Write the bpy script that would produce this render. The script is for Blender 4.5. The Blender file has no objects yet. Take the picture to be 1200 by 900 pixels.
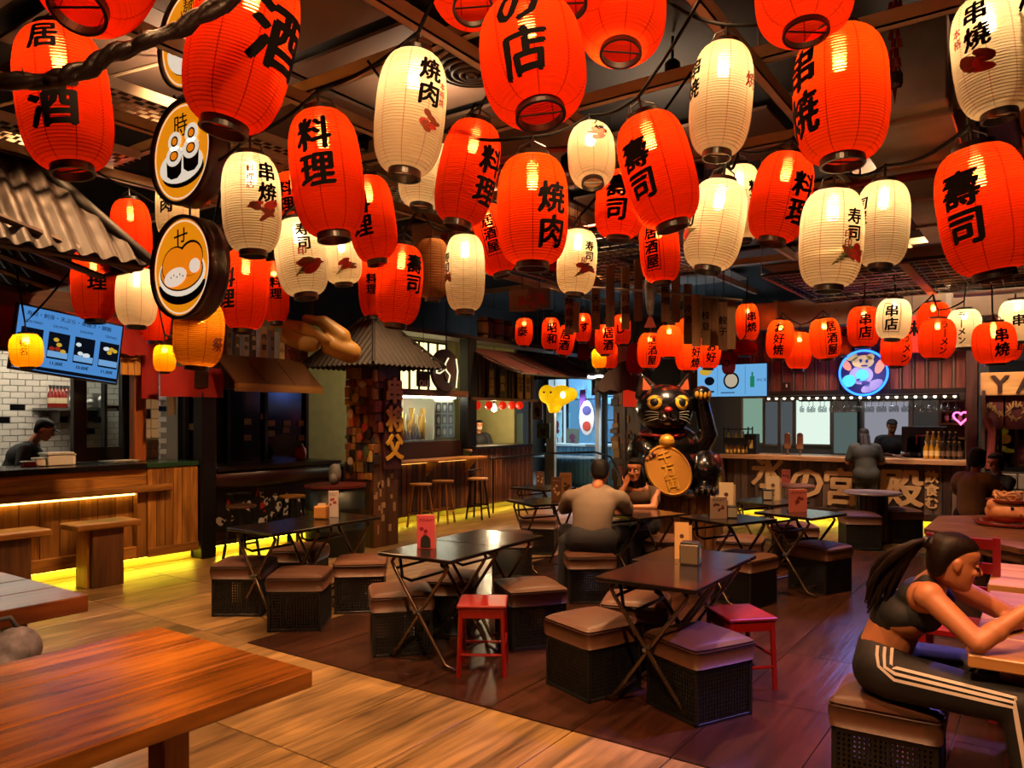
import bpy, bmesh, math, random
from mathutils import Vector, Matrix, Euler
random.seed(7)
SC = bpy.context.scene
COL = SC.collection
PI = math.pi

# ------------------------------------------------------------------ camera
YAW = math.radians(35)
CC, SS = math.cos(YAW), math.sin(YAW)
FPX, PCX, HOR, CH = 900.0, 600.0, 488.0, 1.65
cam = bpy.data.cameras.new('camera'); cam.sensor_width = 36; cam.lens = 36*FPX/1200; cam.shift_y = (HOR-450)/1200
cam.clip_start = 0.05; cam.clip_end = 80
camo = bpy.data.objects.new('camera', cam); COL.objects.link(camo)
camo.location = (0, 0, CH); camo.rotation_euler = (PI/2, 0, YAW)
SC.camera = camo
# ------------------------------------------------------------------ world, exposure
w = bpy.data.worlds.new('world'); SC.world = w; w.use_nodes = True
w.node_tree.nodes['Background'].inputs[0].default_value = (1.0, 0.6, 0.3, 1)
w.node_tree.nodes['Background'].inputs[1].default_value = 0.02
SC.view_settings.view_transform = 'Standard'; SC.view_settings.look = 'None'
SC.view_settings.gamma = 1; SC.view_settings.use_curve_mapping = False
SC.view_settings.exposure = 0.0
cy = SC.cycles
cy.use_denoising = True; cy.max_bounces = 7; cy.diffuse_bounces = 3; cy.glossy_bounces = 3
cy.transmission_bounces = 5; cy.transparent_max_bounces = 12; cy.sample_clamp_indirect = 4.0
cy.caustics_reflective = False; cy.caustics_refractive = False; cy.use_light_tree = True
BULB = 1.0      # brightness of all lantern bulbs
DOWN = 5.0      # brightness of all unseen ceiling spotlights

# ------------------------------------------------------------------ pixel -> world (1200x900 frame)
def P(px, py, d):
    x = (px-PCX)/FPX*d
    return Vector((x*CC-d*SS, x*SS+d*CC, CH-(py-HOR)/FPX*d))
def G(px, py, z=0.0): return P(px, py, (CH-z)*FPX/(py-HOR))
def onX(px, py, X):
    u = (px-PCX)/FPX; return P(px, py, X/(u*CC-SS))
def onY(px, py, Y):
    u = (px-PCX)/FPX; return P(px, py, Y/(u*SS+CC))
RIGHT = Vector((CC, SS, 0)); FWD = Vector((-SS, CC, 0)); UP = Vector((0, 0, 1))

# ------------------------------------------------------------------ materials
def C(h):
    h = h.lstrip('#'); r = []
    for i in (0, 2, 4):
        v = int(h[i:i+2], 16)/255; r.append(v/12.92 if v <= .04045 else ((v+.055)/1.055)**2.4)
    return tuple(r)
MATS = {}
def newmat(name):
    m = bpy.data.materials.new(name); m.use_nodes = True
    nt = m.node_tree; nt.nodes.clear()
    out = nt.nodes.new('ShaderNodeOutputMaterial')
    return m, nt, out
def node(nt, t, **kw):
    n = nt.nodes.new(t)
    for k, v in kw.items():
        if k.startswith('i_'):
            n.inputs[k[2:].replace('_', ' ')].default_value = v
        else: setattr(n, k, v)
    return n
def coords(nt, scale, rnd=True):
    tc = node(nt, 'ShaderNodeTexCoord'); mp = node(nt, 'ShaderNodeMapping')
    mp.inputs['Scale'].default_value = scale
    nt.links.new(tc.outputs['Object'], mp.inputs['Vector'])
    if not rnd: return mp.outputs[0], None
    oi = node(nt, 'ShaderNodeObjectInfo'); mu = node(nt, 'ShaderNodeMath', operation='MULTIPLY'); mu.inputs[1].default_value = 37.0
    nt.links.new(oi.outputs['Random'], mu.inputs[0]); nt.links.new(mu.outputs[0], mp.inputs['Location'])
    return mp.outputs[0], oi.outputs['Random']
def mat(name, col, rough=.5, metal=0.0, var=.0, scale=6.0, bump=0.0, emit=None, es=0.0, spec=.5, coat=0.0, prand=0.0, stretch=(1, 1, 1)):
    """plain material; var mottles the colour with noise, prand shifts each object's own brightness"""
    if name in MATS: return MATS[name]
    m, nt, out = newmat(name); col = C(col) if isinstance(col, str) else col
    b = node(nt, 'ShaderNodeBsdfPrincipled'); nt.links.new(b.outputs[0], out.inputs[0])
    b.inputs['Base Color'].default_value = (*col, 1); b.inputs['Roughness'].default_value = rough
    b.inputs['Metallic'].default_value = metal; b.inputs['Specular IOR Level'].default_value = spec
    b.inputs['Coat Weight'].default_value = coat; b.inputs['Coat Roughness'].default_value = .15
    if emit is not None:
        b.inputs['Emission Color'].default_value = (*(C(emit) if isinstance(emit, str) else emit), 1); b.inputs['Emission Strength'].default_value = es
    if var or bump or prand:
        v, rn = coords(nt, tuple(scale*s for s in stretch))
        nz = node(nt, 'ShaderNodeTexNoise'); nz.inputs['Scale'].default_value = 1; nz.inputs['Detail'].default_value = 5
        nt.links.new(v, nz.inputs['Vector'])
        hs = node(nt, 'ShaderNodeMapRange'); hs.inputs['From Min'].default_value = .3; hs.inputs['From Max'].default_value = .7
        hs.inputs['To Min'].default_value = 1-var; hs.inputs['To Max'].default_value = 1+var
        nt.links.new(nz.outputs[0], hs.inputs['Value'])
        f = hs.outputs[0]
        if prand:
            mr = node(nt, 'ShaderNodeMapRange'); mr.inputs['To Min'].default_value = 1-prand; mr.inputs['To Max'].default_value = 1+prand
            nt.links.new(rn, mr.inputs['Value']); mm = node(nt, 'ShaderNodeMath', operation='MULTIPLY')
            nt.links.new(f, mm.inputs[0]); nt.links.new(mr.outputs[0], mm.inputs[1]); f = mm.outputs[0]
        mx = node(nt, 'ShaderNodeVectorMath', operation='SCALE'); mx.inputs[0].default_value = col
        nt.links.new(f, mx.inputs['Scale']); nt.links.new(mx.outputs[0], b.inputs['Base Color'])
        if bump:
            bp = node(nt, 'ShaderNodeBump'); bp.inputs['Strength'].default_value = bump; bp.inputs['Distance'].default_value = .01
            nt.links.new(nz.outputs[0], bp.inputs['Height']); nt.links.new(bp.outputs[0], b.inputs['Normal'])
    MATS[name] = m
    return m
def wood(name, c1, c2, axis='x', rough=.45, coat=0.0, prand=.25, fine=26, knots=True):
    """grain runs along axis of the object's own space"""
    key = name+axis
    if key in MATS: return MATS[key]
    m, nt, out = newmat(key)
    b = node(nt, 'ShaderNodeBsdfPrincipled'); nt.links.new(b.outputs[0], out.inputs[0])
    b.inputs['Roughness'].default_value = rough; b.inputs['Coat Weight'].default_value = coat; b.inputs['Coat Roughness'].default_value = .2
    sc = {'x': (1.3, fine, fine), 'y': (fine, 1.3, fine), 'z': (fine, fine, 1.3)}[axis]
    v, rn = coords(nt, sc)
    n1 = node(nt, 'ShaderNodeTexNoise'); n1.inputs['Scale'].default_value = 1; n1.inputs['Detail'].default_value = 6; n1.inputs['Distortion'].default_value = .6
    nt.links.new(v, n1.inputs['Vector'])
    sc2 = {'x': (1.0, 5, 5), 'y': (5, 1.0, 5), 'z': (5, 5, 1.0)}[axis]
    v2, _ = coords(nt, sc2)
    n2 = node(nt, 'ShaderNodeTexNoise'); n2.inputs['Scale'].default_value = 1; n2.inputs['Detail'].default_value = 3; n2.inputs['Distortion'].default_value = 1.5
    nt.links.new(v2, n2.inputs['Vector'])
    ad = node(nt, 'ShaderNodeMath', operation='ADD'); nt.links.new(n1.outputs[0], ad.inputs[0]); nt.links.new(n2.outputs[0], ad.inputs[1])
    cr = node(nt, 'ShaderNodeMapRange'); cr.inputs['From Min'].default_value = .72; cr.inputs['From Max'].default_value = 1.28
    nt.links.new(ad.outputs[0], cr.inputs['Value'])
    mx = node(nt, 'ShaderNodeMix', data_type='RGBA'); mx.inputs['A'].default_value = (*C(c1), 1); mx.inputs['B'].default_value = (*C(c2), 1)
    nt.links.new(cr.outputs[0], mx.inputs['Factor'])
    mr = node(nt, 'ShaderNodeMapRange'); mr.inputs['To Min'].default_value = 1-prand; mr.inputs['To Max'].default_value = 1+prand
    nt.links.new(rn, mr.inputs['Value'])
    ms = node(nt, 'ShaderNodeVectorMath', operation='SCALE'); nt.links.new(mx.outputs['Result'], ms.inputs[0]); nt.links.new(mr.outputs[0], ms.inputs['Scale'])
    nt.links.new(ms.outputs[0], b.inputs['Base Color'])
    bp = node(nt, 'ShaderNodeBump'); bp.inputs['Strength'].default_value = .35; bp.inputs['Distance'].default_value = .006
    nt.links.new(n1.outputs[0], bp.inputs['Height']); nt.links.new(bp.outputs[0], b.inputs['Normal'])
    MATS[key] = m
    return m
def glow(name, col, s):
    if name in MATS: return MATS[name]
    m, nt, out = newmat(name)
    e = node(nt, 'ShaderNodeEmission'); e.inputs[0].default_value = (*(C(col) if isinstance(col, str) else col), 1); e.inputs[1].default_value = s
    nt.links.new(e.outputs[0], out.inputs[0]); MATS[name] = m
    return m
def glass(name, col='#ffffff', tr=.9, rough=.05):
    if name in MATS: return MATS[name]
    m, nt, out = newmat(name)
    t = node(nt, 'ShaderNodeBsdfTransparent'); t.inputs[0].default_value = (*C(col), 1)
    g = node(nt, 'ShaderNodeBsdfGlossy'); g.inputs['Roughness'].default_value = rough
    x = node(nt, 'ShaderNodeMixShader'); x.inputs[0].default_value = 1-tr
    nt.links.new(t.outputs[0], x.inputs[1]); nt.links.new(g.outputs[0], x.inputs[2]); nt.links.new(x.outputs[0], out.inputs[0])
    MATS[name] = m
    return m
def paper(name, col, trans=.14, streak=.10):
    """lantern paper: lets the bulb inside shine through; darker where the paper strips overlap (uv.x)"""
    if name in MATS: return MATS[name]
    m, nt, out = newmat(name); col = C(col)
    uv = node(nt, 'ShaderNodeUVMap'); sp = node(nt, 'ShaderNodeSeparateXYZ'); nt.links.new(uv.outputs[0], sp.inputs[0])
    fr = node(nt, 'ShaderNodeMath', operation='FRACT'); nt.links.new(sp.outputs[0], fr.inputs[0])
    lt = node(nt, 'ShaderNodeMath', operation='LESS_THAN'); lt.inputs[1].default_value = .045; nt.links.new(fr.outputs[0], lt.inputs[0])
    mx = node(nt, 'ShaderNodeMix', data_type='RGBA'); mx.inputs['A'].default_value = (*col, 1)
    k = .45 if col[1] < .3 else .82
    mx.inputs['B'].default_value = (col[0]*k, col[1]*k*.6, col[2]*k*.6, 1)
    nt.links.new(lt.outputs[0], mx.inputs['Factor'])
    t = node(nt, 'ShaderNodeBsdfTranslucent'); d = node(nt, 'ShaderNodeBsdfDiffuse')
    rf = node(nt, 'ShaderNodeBsdfRefraction'); rf.inputs['Roughness'].default_value = .08; rf.inputs['IOR'].default_value = 1.32
    tp = node(nt, 'ShaderNodeBsdfTransparent')
    for n in (t, d): nt.links.new(mx.outputs['Result'], n.inputs[0])
    tp.inputs[0].default_value = (*[min(1, x**.5) for x in col], 1)
    c2 = tuple(min(1, x**.45) for x in col); rf.inputs[0].default_value = (*c2, 1)
    a = node(nt, 'ShaderNodeMixShader'); a.inputs[0].default_value = .35
    nt.links.new(t.outputs[0], a.inputs[1]); nt.links.new(d.outputs[0], a.inputs[2])
    b = node(nt, 'ShaderNodeMixShader'); b.inputs[0].default_value = streak
    nt.links.new(a.outputs[0], b.inputs[1]); nt.links.new(rf.outputs[0], b.inputs[2])
    c = node(nt, 'ShaderNodeMixShader'); c.inputs[0].default_value = trans
    nt.links.new(b.outputs[0], c.inputs[1]); nt.links.new(tp.outputs[0], c.inputs[2])
    nt.links.new(c.outputs[0], out.inputs[0]); MATS[name] = m
    return m

# ------------------------------------------------------------------ mesh building
class MB:
    def __init__(s): s.v = []; s.f = []; s.uv = None
    def add(s, vs, fs, M=None):
        o = len(s.v)
        s.v += [tuple(M @ Vector(p)) for p in vs] if M is not None else [tuple(p) for p in vs]
        s.f += [tuple(i+o for i in f) for f in fs]
        return s
    def box(s, a, b, M=None):
        (x0, y0, z0), (x1, y1, z1) = a, b
        if x0 > x1: x0, x1 = x1, x0
        if y0 > y1: y0, y1 = y1, y0
        if z0 > z1: z0, z1 = z1, z0
        return s.add([(x0,y0,z0),(x1,y0,z0),(x1,y1,z0),(x0,y1,z0),(x0,y0,z1),(x1,y0,z1),(x1,y1,z1),(x0,y1,z1)],
                     [(3,2,1,0),(4,5,6,7),(0,1,5,4),(1,2,6,5),(2,3,7,6),(3,0,4,7)], M)
    def cbox(s, c, size, M=None):
        return s.box([c[i]-size[i]/2 for i in range(3)], [c[i]+size[i]/2 for i in range(3)], M)
    def cyl(s, p, q, r, r2=None, n=12, M=None):
        p, q = Vector(p), Vector(q); r2 = r if r2 is None else r2
        R = (q-p).to_track_quat('Z', 'Y').to_matrix()
        vs = []; 
        for c, rr in ((p, r), (q, r2)):
            for i in range(n):
                a = 2*PI*i/n; vs.append(c+R @ Vector((rr*math.cos(a), rr*math.sin(a), 0)))
        fs = [(i, (i+1) % n, n+(i+1) % n, n+i) for i in range(n)]+[tuple(range(n-1, -1, -1)), tuple(range(n, 2*n))]
        return s.add(vs, fs, M)
    def tube(s, pts, r, n=8, M=None):
        pts = [Vector(p) for p in pts]; vs = []; N = len(pts); prev = None
        for i, p in enumerate(pts):
            t = (pts[min(i+1, N-1)]-pts[max(i-1, 0)]).normalized()
            if prev is None: u = t.orthogonal().normalized()
            else: u = (prev-t*prev.dot(t)).normalized()
            prev = u; v = t.cross(u); rr = r[i] if isinstance(r, (list, tuple)) else r
            vs += [p+(u*math.cos(2*PI*k/n)+v*math.sin(2*PI*k/n))*rr for k in range(n)]
        fs = [(i*n+k, i*n+(k+1) % n, (i+1)*n+(k+1) % n, (i+1)*n+k) for i in range(N-1) for k in range(n)]
        fs += [tuple(range(n-1, -1, -1)), tuple((N-1)*n+k for k in range(n))]
        return s.add(vs, fs, M)
    def lathe(s, prof, n=24, M=None, cap=True, closed=False):
        vs = [(r*math.cos(2*PI*k/n), r*math.sin(2*PI*k/n), z) for r, z in prof for k in range(n)]; N = len(prof)
        fs = [(i*n+k, i*n+(k+1) % n, (i+1)*n+(k+1) % n, (i+1)*n+k) for i in range(N-1) for k in range(n)]
        if closed: fs += [((N-1)*n+k, (N-1)*n+(k+1) % n, (k+1) % n, k) for k in range(n)]
        elif cap: fs += [tuple(range(n-1, -1, -1)), tuple((N-1)*n+k for k in range(n))]
        return s.add(vs, fs, M)
    def ell(s, c, r, n=16, m=10, M=None):
        r = (r, r, r) if isinstance(r, (int, float)) else r
        vs = [(c[0], c[1], c[2]-r[2])]
        for i in range(1, m):
            a = -PI/2+PI*i/m
            vs += [(c[0]+r[0]*math.cos(a)*math.cos(2*PI*k/n), c[1]+r[1]*math.cos(a)*math.sin(2*PI*k/n), c[2]+r[2]*math.sin(a)) for k in range(n)]
        vs.append((c[0], c[1], c[2]+r[2])); L = len(vs)-1
        fs = [(0, 1+(k+1) % n, 1+k) for k in range(n)]
        for i in range(m-2): fs += [(1+i*n+k, 1+i*n+(k+1) % n, 1+(i+1)*n+(k+1) % n, 1+(i+1)*n+k) for k in range(n)]
        fs += [(1+(m-2)*n+k, 1+(m-2)*n+(k+1) % n, L) for k in range(n)]
        return s.add(vs, fs, M)
    def prism(s, poly, z0, z1, M=None):
        n = len(poly)
        return s.add([(x, y, z0) for x, y in poly]+[(x, y, z1) for x, y in poly],
                     [tuple(range(n-1, -1, -1)), tuple(range(n, 2*n))]+[(i, (i+1) % n, n+(i+1) % n, n+i) for i in range(n)], M)
    def cap(s, p, q, r1, r2=None, n=12):
        """tapered capsule for flesh"""
        p, q = Vector(p), Vector(q); r2 = r1 if r2 is None else r2; L = (q-p).length
        if L < 1e-5: return s.ell(p, r1, n, 8)
        R = (q-p).to_track_quat('Z', 'Y').to_matrix().to_4x4(); R.translation = p
        pr = [(.001, -r1)]+[(r1*math.cos(a), r1*math.sin(a)) for a in (-1.1, -.7, -.3, 0)]+[(r2*math.cos(a), L+r2*math.sin(a)) for a in (0, .3, .7, 1.1)]+[(.001, L+r2)]
        return s.lathe(pr, n, R)
    def loft(s, rings, n=24):
        """rings of (centre, half-width vector, half-depth vector)"""
        vs = []
        for c, a, b in rings: vs += [c+a*math.cos(2*PI*k/n)+b*math.sin(2*PI*k/n) for k in range(n)]
        N = len(rings)
        return s.add(vs, [(i*n+k, i*n+(k+1) % n, (i+1)*n+(k+1) % n, (i+1)*n+k) for i in range(N-1) for k in range(n)]+[tuple(range(n-1, -1, -1)), tuple((N-1)*n+k for k in range(n))])
    def build(s, name, m, parent=None, world=False, smooth=False, bevel=0.0, seg=1, kind=None, label=None):
        v = s.v
        if world and parent is not None:
            I = parent_matrix(parent).inverted(); v = [tuple(I @ Vector(p)) for p in v]
        me = bpy.data.meshes.new(name); me.from_pydata(v, [], s.f)
        if s.uv:
            l = me.uv_layers.new(name='UVMap'); l.data.foreach_set('uv', s.uv)
        return link(name, me, m, parent, smooth, bevel, seg, kind, label)
def link(name, me, m, parent=None, smooth=False, bevel=0.0, seg=1, kind=None, label=None):
    if m is not None and not me.materials: me.materials.append(m)
    if smooth: me.polygons.foreach_set('use_smooth', [True]*len(me.polygons))
    me.update()
    o = bpy.data.objects.new(name, me); COL.objects.link(o)
    if parent is not None: o.parent = parent
    if bevel:
        b = o.modifiers.new('bevel', 'BEVEL'); b.width = bevel; b.segments = seg; b.limit_method = 'ANGLE'; b.angle_limit = .7
    if kind: o['kind'] = kind
    if label: o['label'] = label
    return o
def parent_matrix(o):
    M = Matrix.LocRotScale(o.location, o.rotation_euler, o.scale)
    return parent_matrix(o.parent) @ M if o.parent else M
def thing(name, label, cat, loc=(0, 0, 0), rz=0.0, group=None):
    o = bpy.data.objects.new(name, None); COL.objects.link(o); o.empty_display_size = .1
    o.location = loc; o.rotation_euler = (0, 0, rz) if isinstance(rz, (int, float)) else rz
    return tag(o, label, cat, group)
def tag(o, label, cat, group=None):
    o['label'] = label; o['category'] = cat
    if group: o['group'] = group
    return o
def copy_tree(o, parent=None):
    c = o.copy(); COL.objects.link(c)
    if parent is not None: c.parent = parent
    for ch in [x for x in COL.objects if x.parent == o]: copy_tree(ch, c)
    return c
BOXES = {}
def piece(name, m, parent, c, size, rot=(0, 0, 0), bevel=.004, world=True, label=None):
    """one plank, tile, board ...: alike pieces share a mesh"""
    k = (name, m.name, tuple(round(x, 3) for x in size), bevel)
    if k not in BOXES:
        mb = MB().cbox((0, 0, 0), size); me = bpy.data.meshes.new(name); me.from_pydata(mb.v, [], mb.f)
        if bevel:
            bm = bmesh.new(); bm.from_mesh(me); bmesh.ops.bevel(bm, geom=bm.edges[:], offset=min(bevel, min(size)*.4), segments=1, affect='EDGES'); bm.to_mesh(me); bm.free()
        me.materials.append(m); BOXES[k] = me
    o = bpy.data.objects.new(name, BOXES[k]); COL.objects.link(o); o.parent = parent
    M = Matrix.LocRotScale(Vector(c), Euler(rot), None)
    if world and parent is not None: M = parent_matrix(parent).inverted() @ M
    o.matrix_local = M
    if label: o['label'] = label
    return o
def remesh(mb, voxel, smooth=4, name='blob'):
    """fuse overlapping closed shapes into one continuous skin"""
    me = bpy.data.meshes.new(name); me.from_pydata(mb.v, [], mb.f)
    o = bpy.data.objects.new(name, me); COL.objects.link(o)
    r = o.modifiers.new('r', 'REMESH'); r.mode = 'VOXEL'; r.voxel_size = voxel
    if smooth:
        q = o.modifiers.new('s', 'SMOOTH'); q.factor = .5; q.iterations = smooth
    dg = bpy.context.evaluated_depsgraph_get(); dg.update()
    out = bpy.data.meshes.new_from_object(o.evaluated_get(dg))
    bpy.data.objects.remove(o); bpy.data.meshes.remove(me); out.name = name
    return out
def flesh(name, mb, m, parent, voxel=.012, smooth=4, label=None):
    me = remesh(mb, voxel, smooth, name); me.transform(parent_matrix(parent).inverted())
    return link(name, me, m, parent, smooth=True, label=label)
# ------------------------------------------------------------------ writing
GLYPHS = {}
def glyph(ch, bold=.0, cut=0):
    """(verts2d, faces) of a character, centred, one em high"""
    k = (ch, bold, cut)
    if k in GLYPHS: return GLYPHS[k]
    cu = bpy.data.curves.new('g', 'FONT'); cu.body = ch; cu.resolution_u = 2
    o = bpy.data.objects.new('g', cu); COL.objects.link(o)
    dg = bpy.context.evaluated_depsgraph_get(); dg.update()
    me = bpy.data.meshes.new_from_object(o.evaluated_get(dg)); bpy.data.objects.remove(o)
    bm = bmesh.new(); bm.from_mesh(me); bpy.data.meshes.remove(me)
    if len(bm.verts):
        xs = [v.co.x for v in bm.verts]; ys = [v.co.y for v in bm.verts]
        cx, cyy = (min(xs)+max(xs))/2, ((min(ys)+max(ys))/2 if len(ch) == 1 and ord(ch) > 0x2000 and ch not in 'ー' else .35)
        for v in bm.verts: v.co.x -= cx; v.co.y -= cyy
        if cut:
            for ax in (0, 1):
                for i in range(-cut+1, cut):
                    n = Vector((1, 0, 0)) if ax == 0 else Vector((0, 1, 0))
                    bmesh.ops.bisect_plane(bm, geom=bm.verts[:]+bm.edges[:]+bm.faces[:], plane_co=n*(i*.5/cut), plane_no=n)
    bm.verts.index_update()
    r = ([(v.co.x, v.co.y) for v in bm.verts], [tuple(v.index for v in f.verts) for f in bm.faces], None); bm.free()
    if bold:                                   # brush weight: the strokes stamped around themselves
        v0, f0, _ = r; vv = []; ff = []
        for dx, dy in ((0, 0), (1, .25), (-1, -.25), (.55, .8), (-.55, -.8), (.1, -.9), (-.1, .9))[:7 if bold > .025 else 3]:
            o = len(vv); vv += [(x+dx*bold, y+dy*bold*.75) for x, y in v0]; ff += [tuple(i+o for i in f) for f in f0]
        r = (vv, ff, max(1, len(v0)))
    GLYPHS[k] = r
    return r
def write(mb, text, M, size, bold=.0, vertical=False, depth=0.0, step=1.0):
    """adds flat writing in M's xy plane (x right, y up), facing +z"""
    if vertical:
        for i, ch in enumerate(text):
            g = glyph('|' if ch == 'ー' else ch, bold); y = ((len(text)-1)/2-i)*size*step
            put(mb, [(x*size, yy*size+y) for x, yy in g[0]], g[1], M, depth, g[2])
    else:
        g = glyph(text, bold); put(mb, [(x*size, y*size) for x, y in g[0]], g[1], M, depth, g[2])
def put(mb, v2, fs, M, depth=0.0, n0=None):
    zz = [(i//n0)*.0003 if n0 else 0 for i in range(len(v2))]
    if not depth:
        mb.add([(x, y, z) for (x, y), z in zip(v2, zz)], fs, M); return
    n = len(v2); ed = {}
    for f in fs:
        for a, b in zip(f, f[1:]+f[:1]):
            if (b, a) in ed: del ed[(b, a)]
            else: ed[(a, b)] = 1
    mb.add([(x, y, 0) for x, y in v2]+[(x, y, depth+z) for (x, y), z in zip(v2, zz)],
           [tuple(i+n for i in f) for f in fs]+[tuple(reversed(f)) for f in fs]+[(a, b, b+n, a+n) for a, b in ed], M)
def frame(o, x, y):
    """matrix with origin o, x and y axes given"""
    x = Vector(x).normalized(); y = Vector(y); y = (y-x*y.dot(x)).normalized(); z = x.cross(y)
    M = Matrix((x, y, z)).transposed().to_4x4(); M.translation = Vector(o)
    return M
def disc2(cx, cy, rx, ry=None, n=24, a0=0, a1=2*PI, rot=0.0):
    ry = rx if ry is None else ry; full = abs(a1-a0-2*PI) < 1e-6
    pts = [(rx*math.cos(a0+(a1-a0)*i/(n if full else n-1)), ry*math.sin(a0+(a1-a0)*i/(n if full else n-1))) for i in range(n)]
    c, s = math.cos(rot), math.sin(rot)
    return [(cx+x*c-y*s, cy+x*s+y*c) for x, y in pts]
def flat(mb, poly, M, z=0.0, depth=0.0):
    if depth: mb.prism(poly, z, z+depth, M)
    else: mb.add([(x, y, z) for x, y in poly], [tuple(range(len(poly)))], M)

# ------------------------------------------------------------------ shared materials
BLACK = mat('black metal', '#0c0b0b', .45, .3)
STEEL = mat('brushed steel', '#8d8780', .35, .9)
CHROME = mat('worn chrome', '#a89a8a', .25, .95)
DARK = mat('dark paint', '#15110e', .6)
def pine(a): return wood('pine', '#6b4214', '#a8742e', a, .5, .1)
def brownw(a): return wood('brown wood', '#38200e', '#66401f', a, .5)
def darkw(a): return wood('dark wood', '#1d0f08', '#3b2010', a, .5)
def tablew(a): return wood('table wood', '#6a3a12', '#b87028', a, .22, .35, .10, 22)
def greyw(a): return wood('weathered wood', '#33241a', '#5c4433', a, .6)
LED = glow('yellow led', (1.0, .74, .03), 44.0); PLINTH = mat('pale plinth', '#8a8468', .5)
LEDW = glow('warm led', (1.0, .55, .12), 9.0)

# ------------------------------------------------------------------ floor
def tilemat(name, c1, c2, rough):
    m = wood(name, c1, c2, 'y', rough, .0, .16, 26); return m
TAN = tilemat('tan tile', '#46351f', '#8f6f45', .33); DRK = tilemat('dark tile', '#24120b', '#3e2216', .25)
GROUT = mat('grout', '#241a12', .8)
fl = MB().box((-13, -4, -.2), (7, 21, -.012)).build('floor', GROUT, kind='structure')
fd = MB().box((-4.8, 3.48, -.0118), (5.0, 10.2, -.008)).build('floor', GROUT, kind='structure')
TW, TL = .55, 1.0
n = 0
for i in range(-14, 12):
    x0 = -4.8+i*TW
    for j in range(-4, 12):
        y0 = 3.48+(j-.0)*TL+(.0 if i % 2 else .0)
        cx, cyy = x0+TW/2, y0+TL/2
        if cx > -4.8 and 3.48 < cyy < 10.2: continue
        if cx > 3.2 or cx < -9.2 or cyy < -.1: continue
        c = (Vector((cx, cyy, 0))-Vector((0, 0, 0)))
        dpt = c.dot(FWD); xx = c.dot(RIGHT)
        if dpt < 1.6 or abs(xx) > dpt*.72+.8 or n >= 298: continue
        n += 1
        piece('tile', TAN, fl, (cx, cyy, -.008), (TW-.007, TL-.007, .016), bevel=.002)
DW = .55
for i in range(0, 17):
    for j in range(0, 7):
        L = min(TL, 10.2-(3.48+j*TL)); x0, y0 = -4.8+i*DW, 3.48+j*TL
        c = Vector((x0+DW/2, y0+L/2, 0)); dpt = c.dot(FWD); xx = c.dot(RIGHT)
        if abs(xx) > dpt*.72+.8: continue
        piece('tile', DRK, fd, (c.x, c.y, -.003), (DW-.006, L-.006, .014), bevel=0)
# ------------------------------------------------------------------ shell
WALL = mat('dark wall', '#120d0a', .8)
MB().box((-12.8, -4, 0), (-12.6, 21, 4.7)).build('wall_left', WALL, kind='structure')
MB().box((-12.8, 19.6, 0), (6, 19.8, 4.7)).build('wall_back', WALL, kind='structure')
MB().box((5.6, -4, 0), (5.8, 19.8, 4.7)).build('wall_right', WALL, kind='structure')
MB().box((-12.8, -3.9, 0), (5.8, -3.7, 4.7)).build('wall_front', WALL, kind='structure')
CEIL = mat('ceiling board', '#5a4433', .7, 0, .15, 3, prand=.35)
ce = MB().box((-12.8, -4, 4.62), (5.8, 19.8, 4.8)).build('ceiling', mat('ceiling void', '#0b0807', .9), kind='structure')
rr = random.Random(3)
for i in range(-5, 3):
    for j in range(-1, 11):
        if rr.random() < .30: continue
        piece('panel', CEIL, ce, (i*1.5+.2, j*1.5+.2, 4.56-rr.random()*.12), (1.4, 1.36, .03), bevel=0)
# steel channel grid hung under the ceiling
CHAN = mat('cream steel channel', '#a88e6c', .5, .1, .1, 4)
k = 1
def trim(mb, m):
    global k
    o = mb.build('trim_%d' % k, m, kind='structure'); k += 1; return o
ZC = 3.78
def channel(a, b, wd=.06, h=.09, m=CHAN):
    a, b = Vector(a), Vector(b); d = (b-a).normalized(); s = Vector((-d.y, d.x, 0))*wd/2; mb = MB()
    for o0, o1, z0, z1 in ((-1, 1, 0, .012), (-1, -.8, 0, h), (.8, 1, 0, h)):
        p = [a+s*o0, b+s*o0, b+s*o1, a+s*o1]
        mb.add([q+UP*z0 for q in p]+[q+UP*z1 for q in p], [(3,2,1,0),(4,5,6,7),(0,1,5,4),(1,2,6,5),(2,3,7,6),(3,0,4,7)])
    return trim(mb, m)
for x in (-6.9, -5.55, -4.2, -2.85, -1.5, -.15): channel((x, 0, ZC), (x, 13.4, ZC))
for y in (2.25, 3.55, 4.85, 6.4, 8.0, 9.6, 11.2): channel((-8.6, y, ZC+.1), (2.6, y, ZC+.1))
for x, y in ((-6.9, 2.25), (-5.55, 3.55), (-4.2, 4.85), (-2.85, 3.55), (-1.5, 4.85), (-4.2, 6.4), (-5.55, 6.4), (-2.85, 8), (-1.5, 8), (-.15, 6.4)):
    trim(MB().cyl((x, y, ZC+.05), (x, y, 4.6), .008, n=6), STEEL)
for a, b in (((-6.9, 2.25, ZC+.09), (-5.6, 3.5, 4.5)), ((-5.55, 3.55, ZC+.09), (-6.8, 4.9, 4.5)), ((-4.2, 4.85, ZC+.09), (-2.9, 6, 4.5)), ((-2.85, 3.55, ZC+.09), (-4.1, 4.7, 4.5)), ((-1.5, 4.85, ZC+.09), (-.3, 6.2, 4.5))):
    trim(MB().cyl(a, b, .014, n=6), CHAN)

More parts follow.
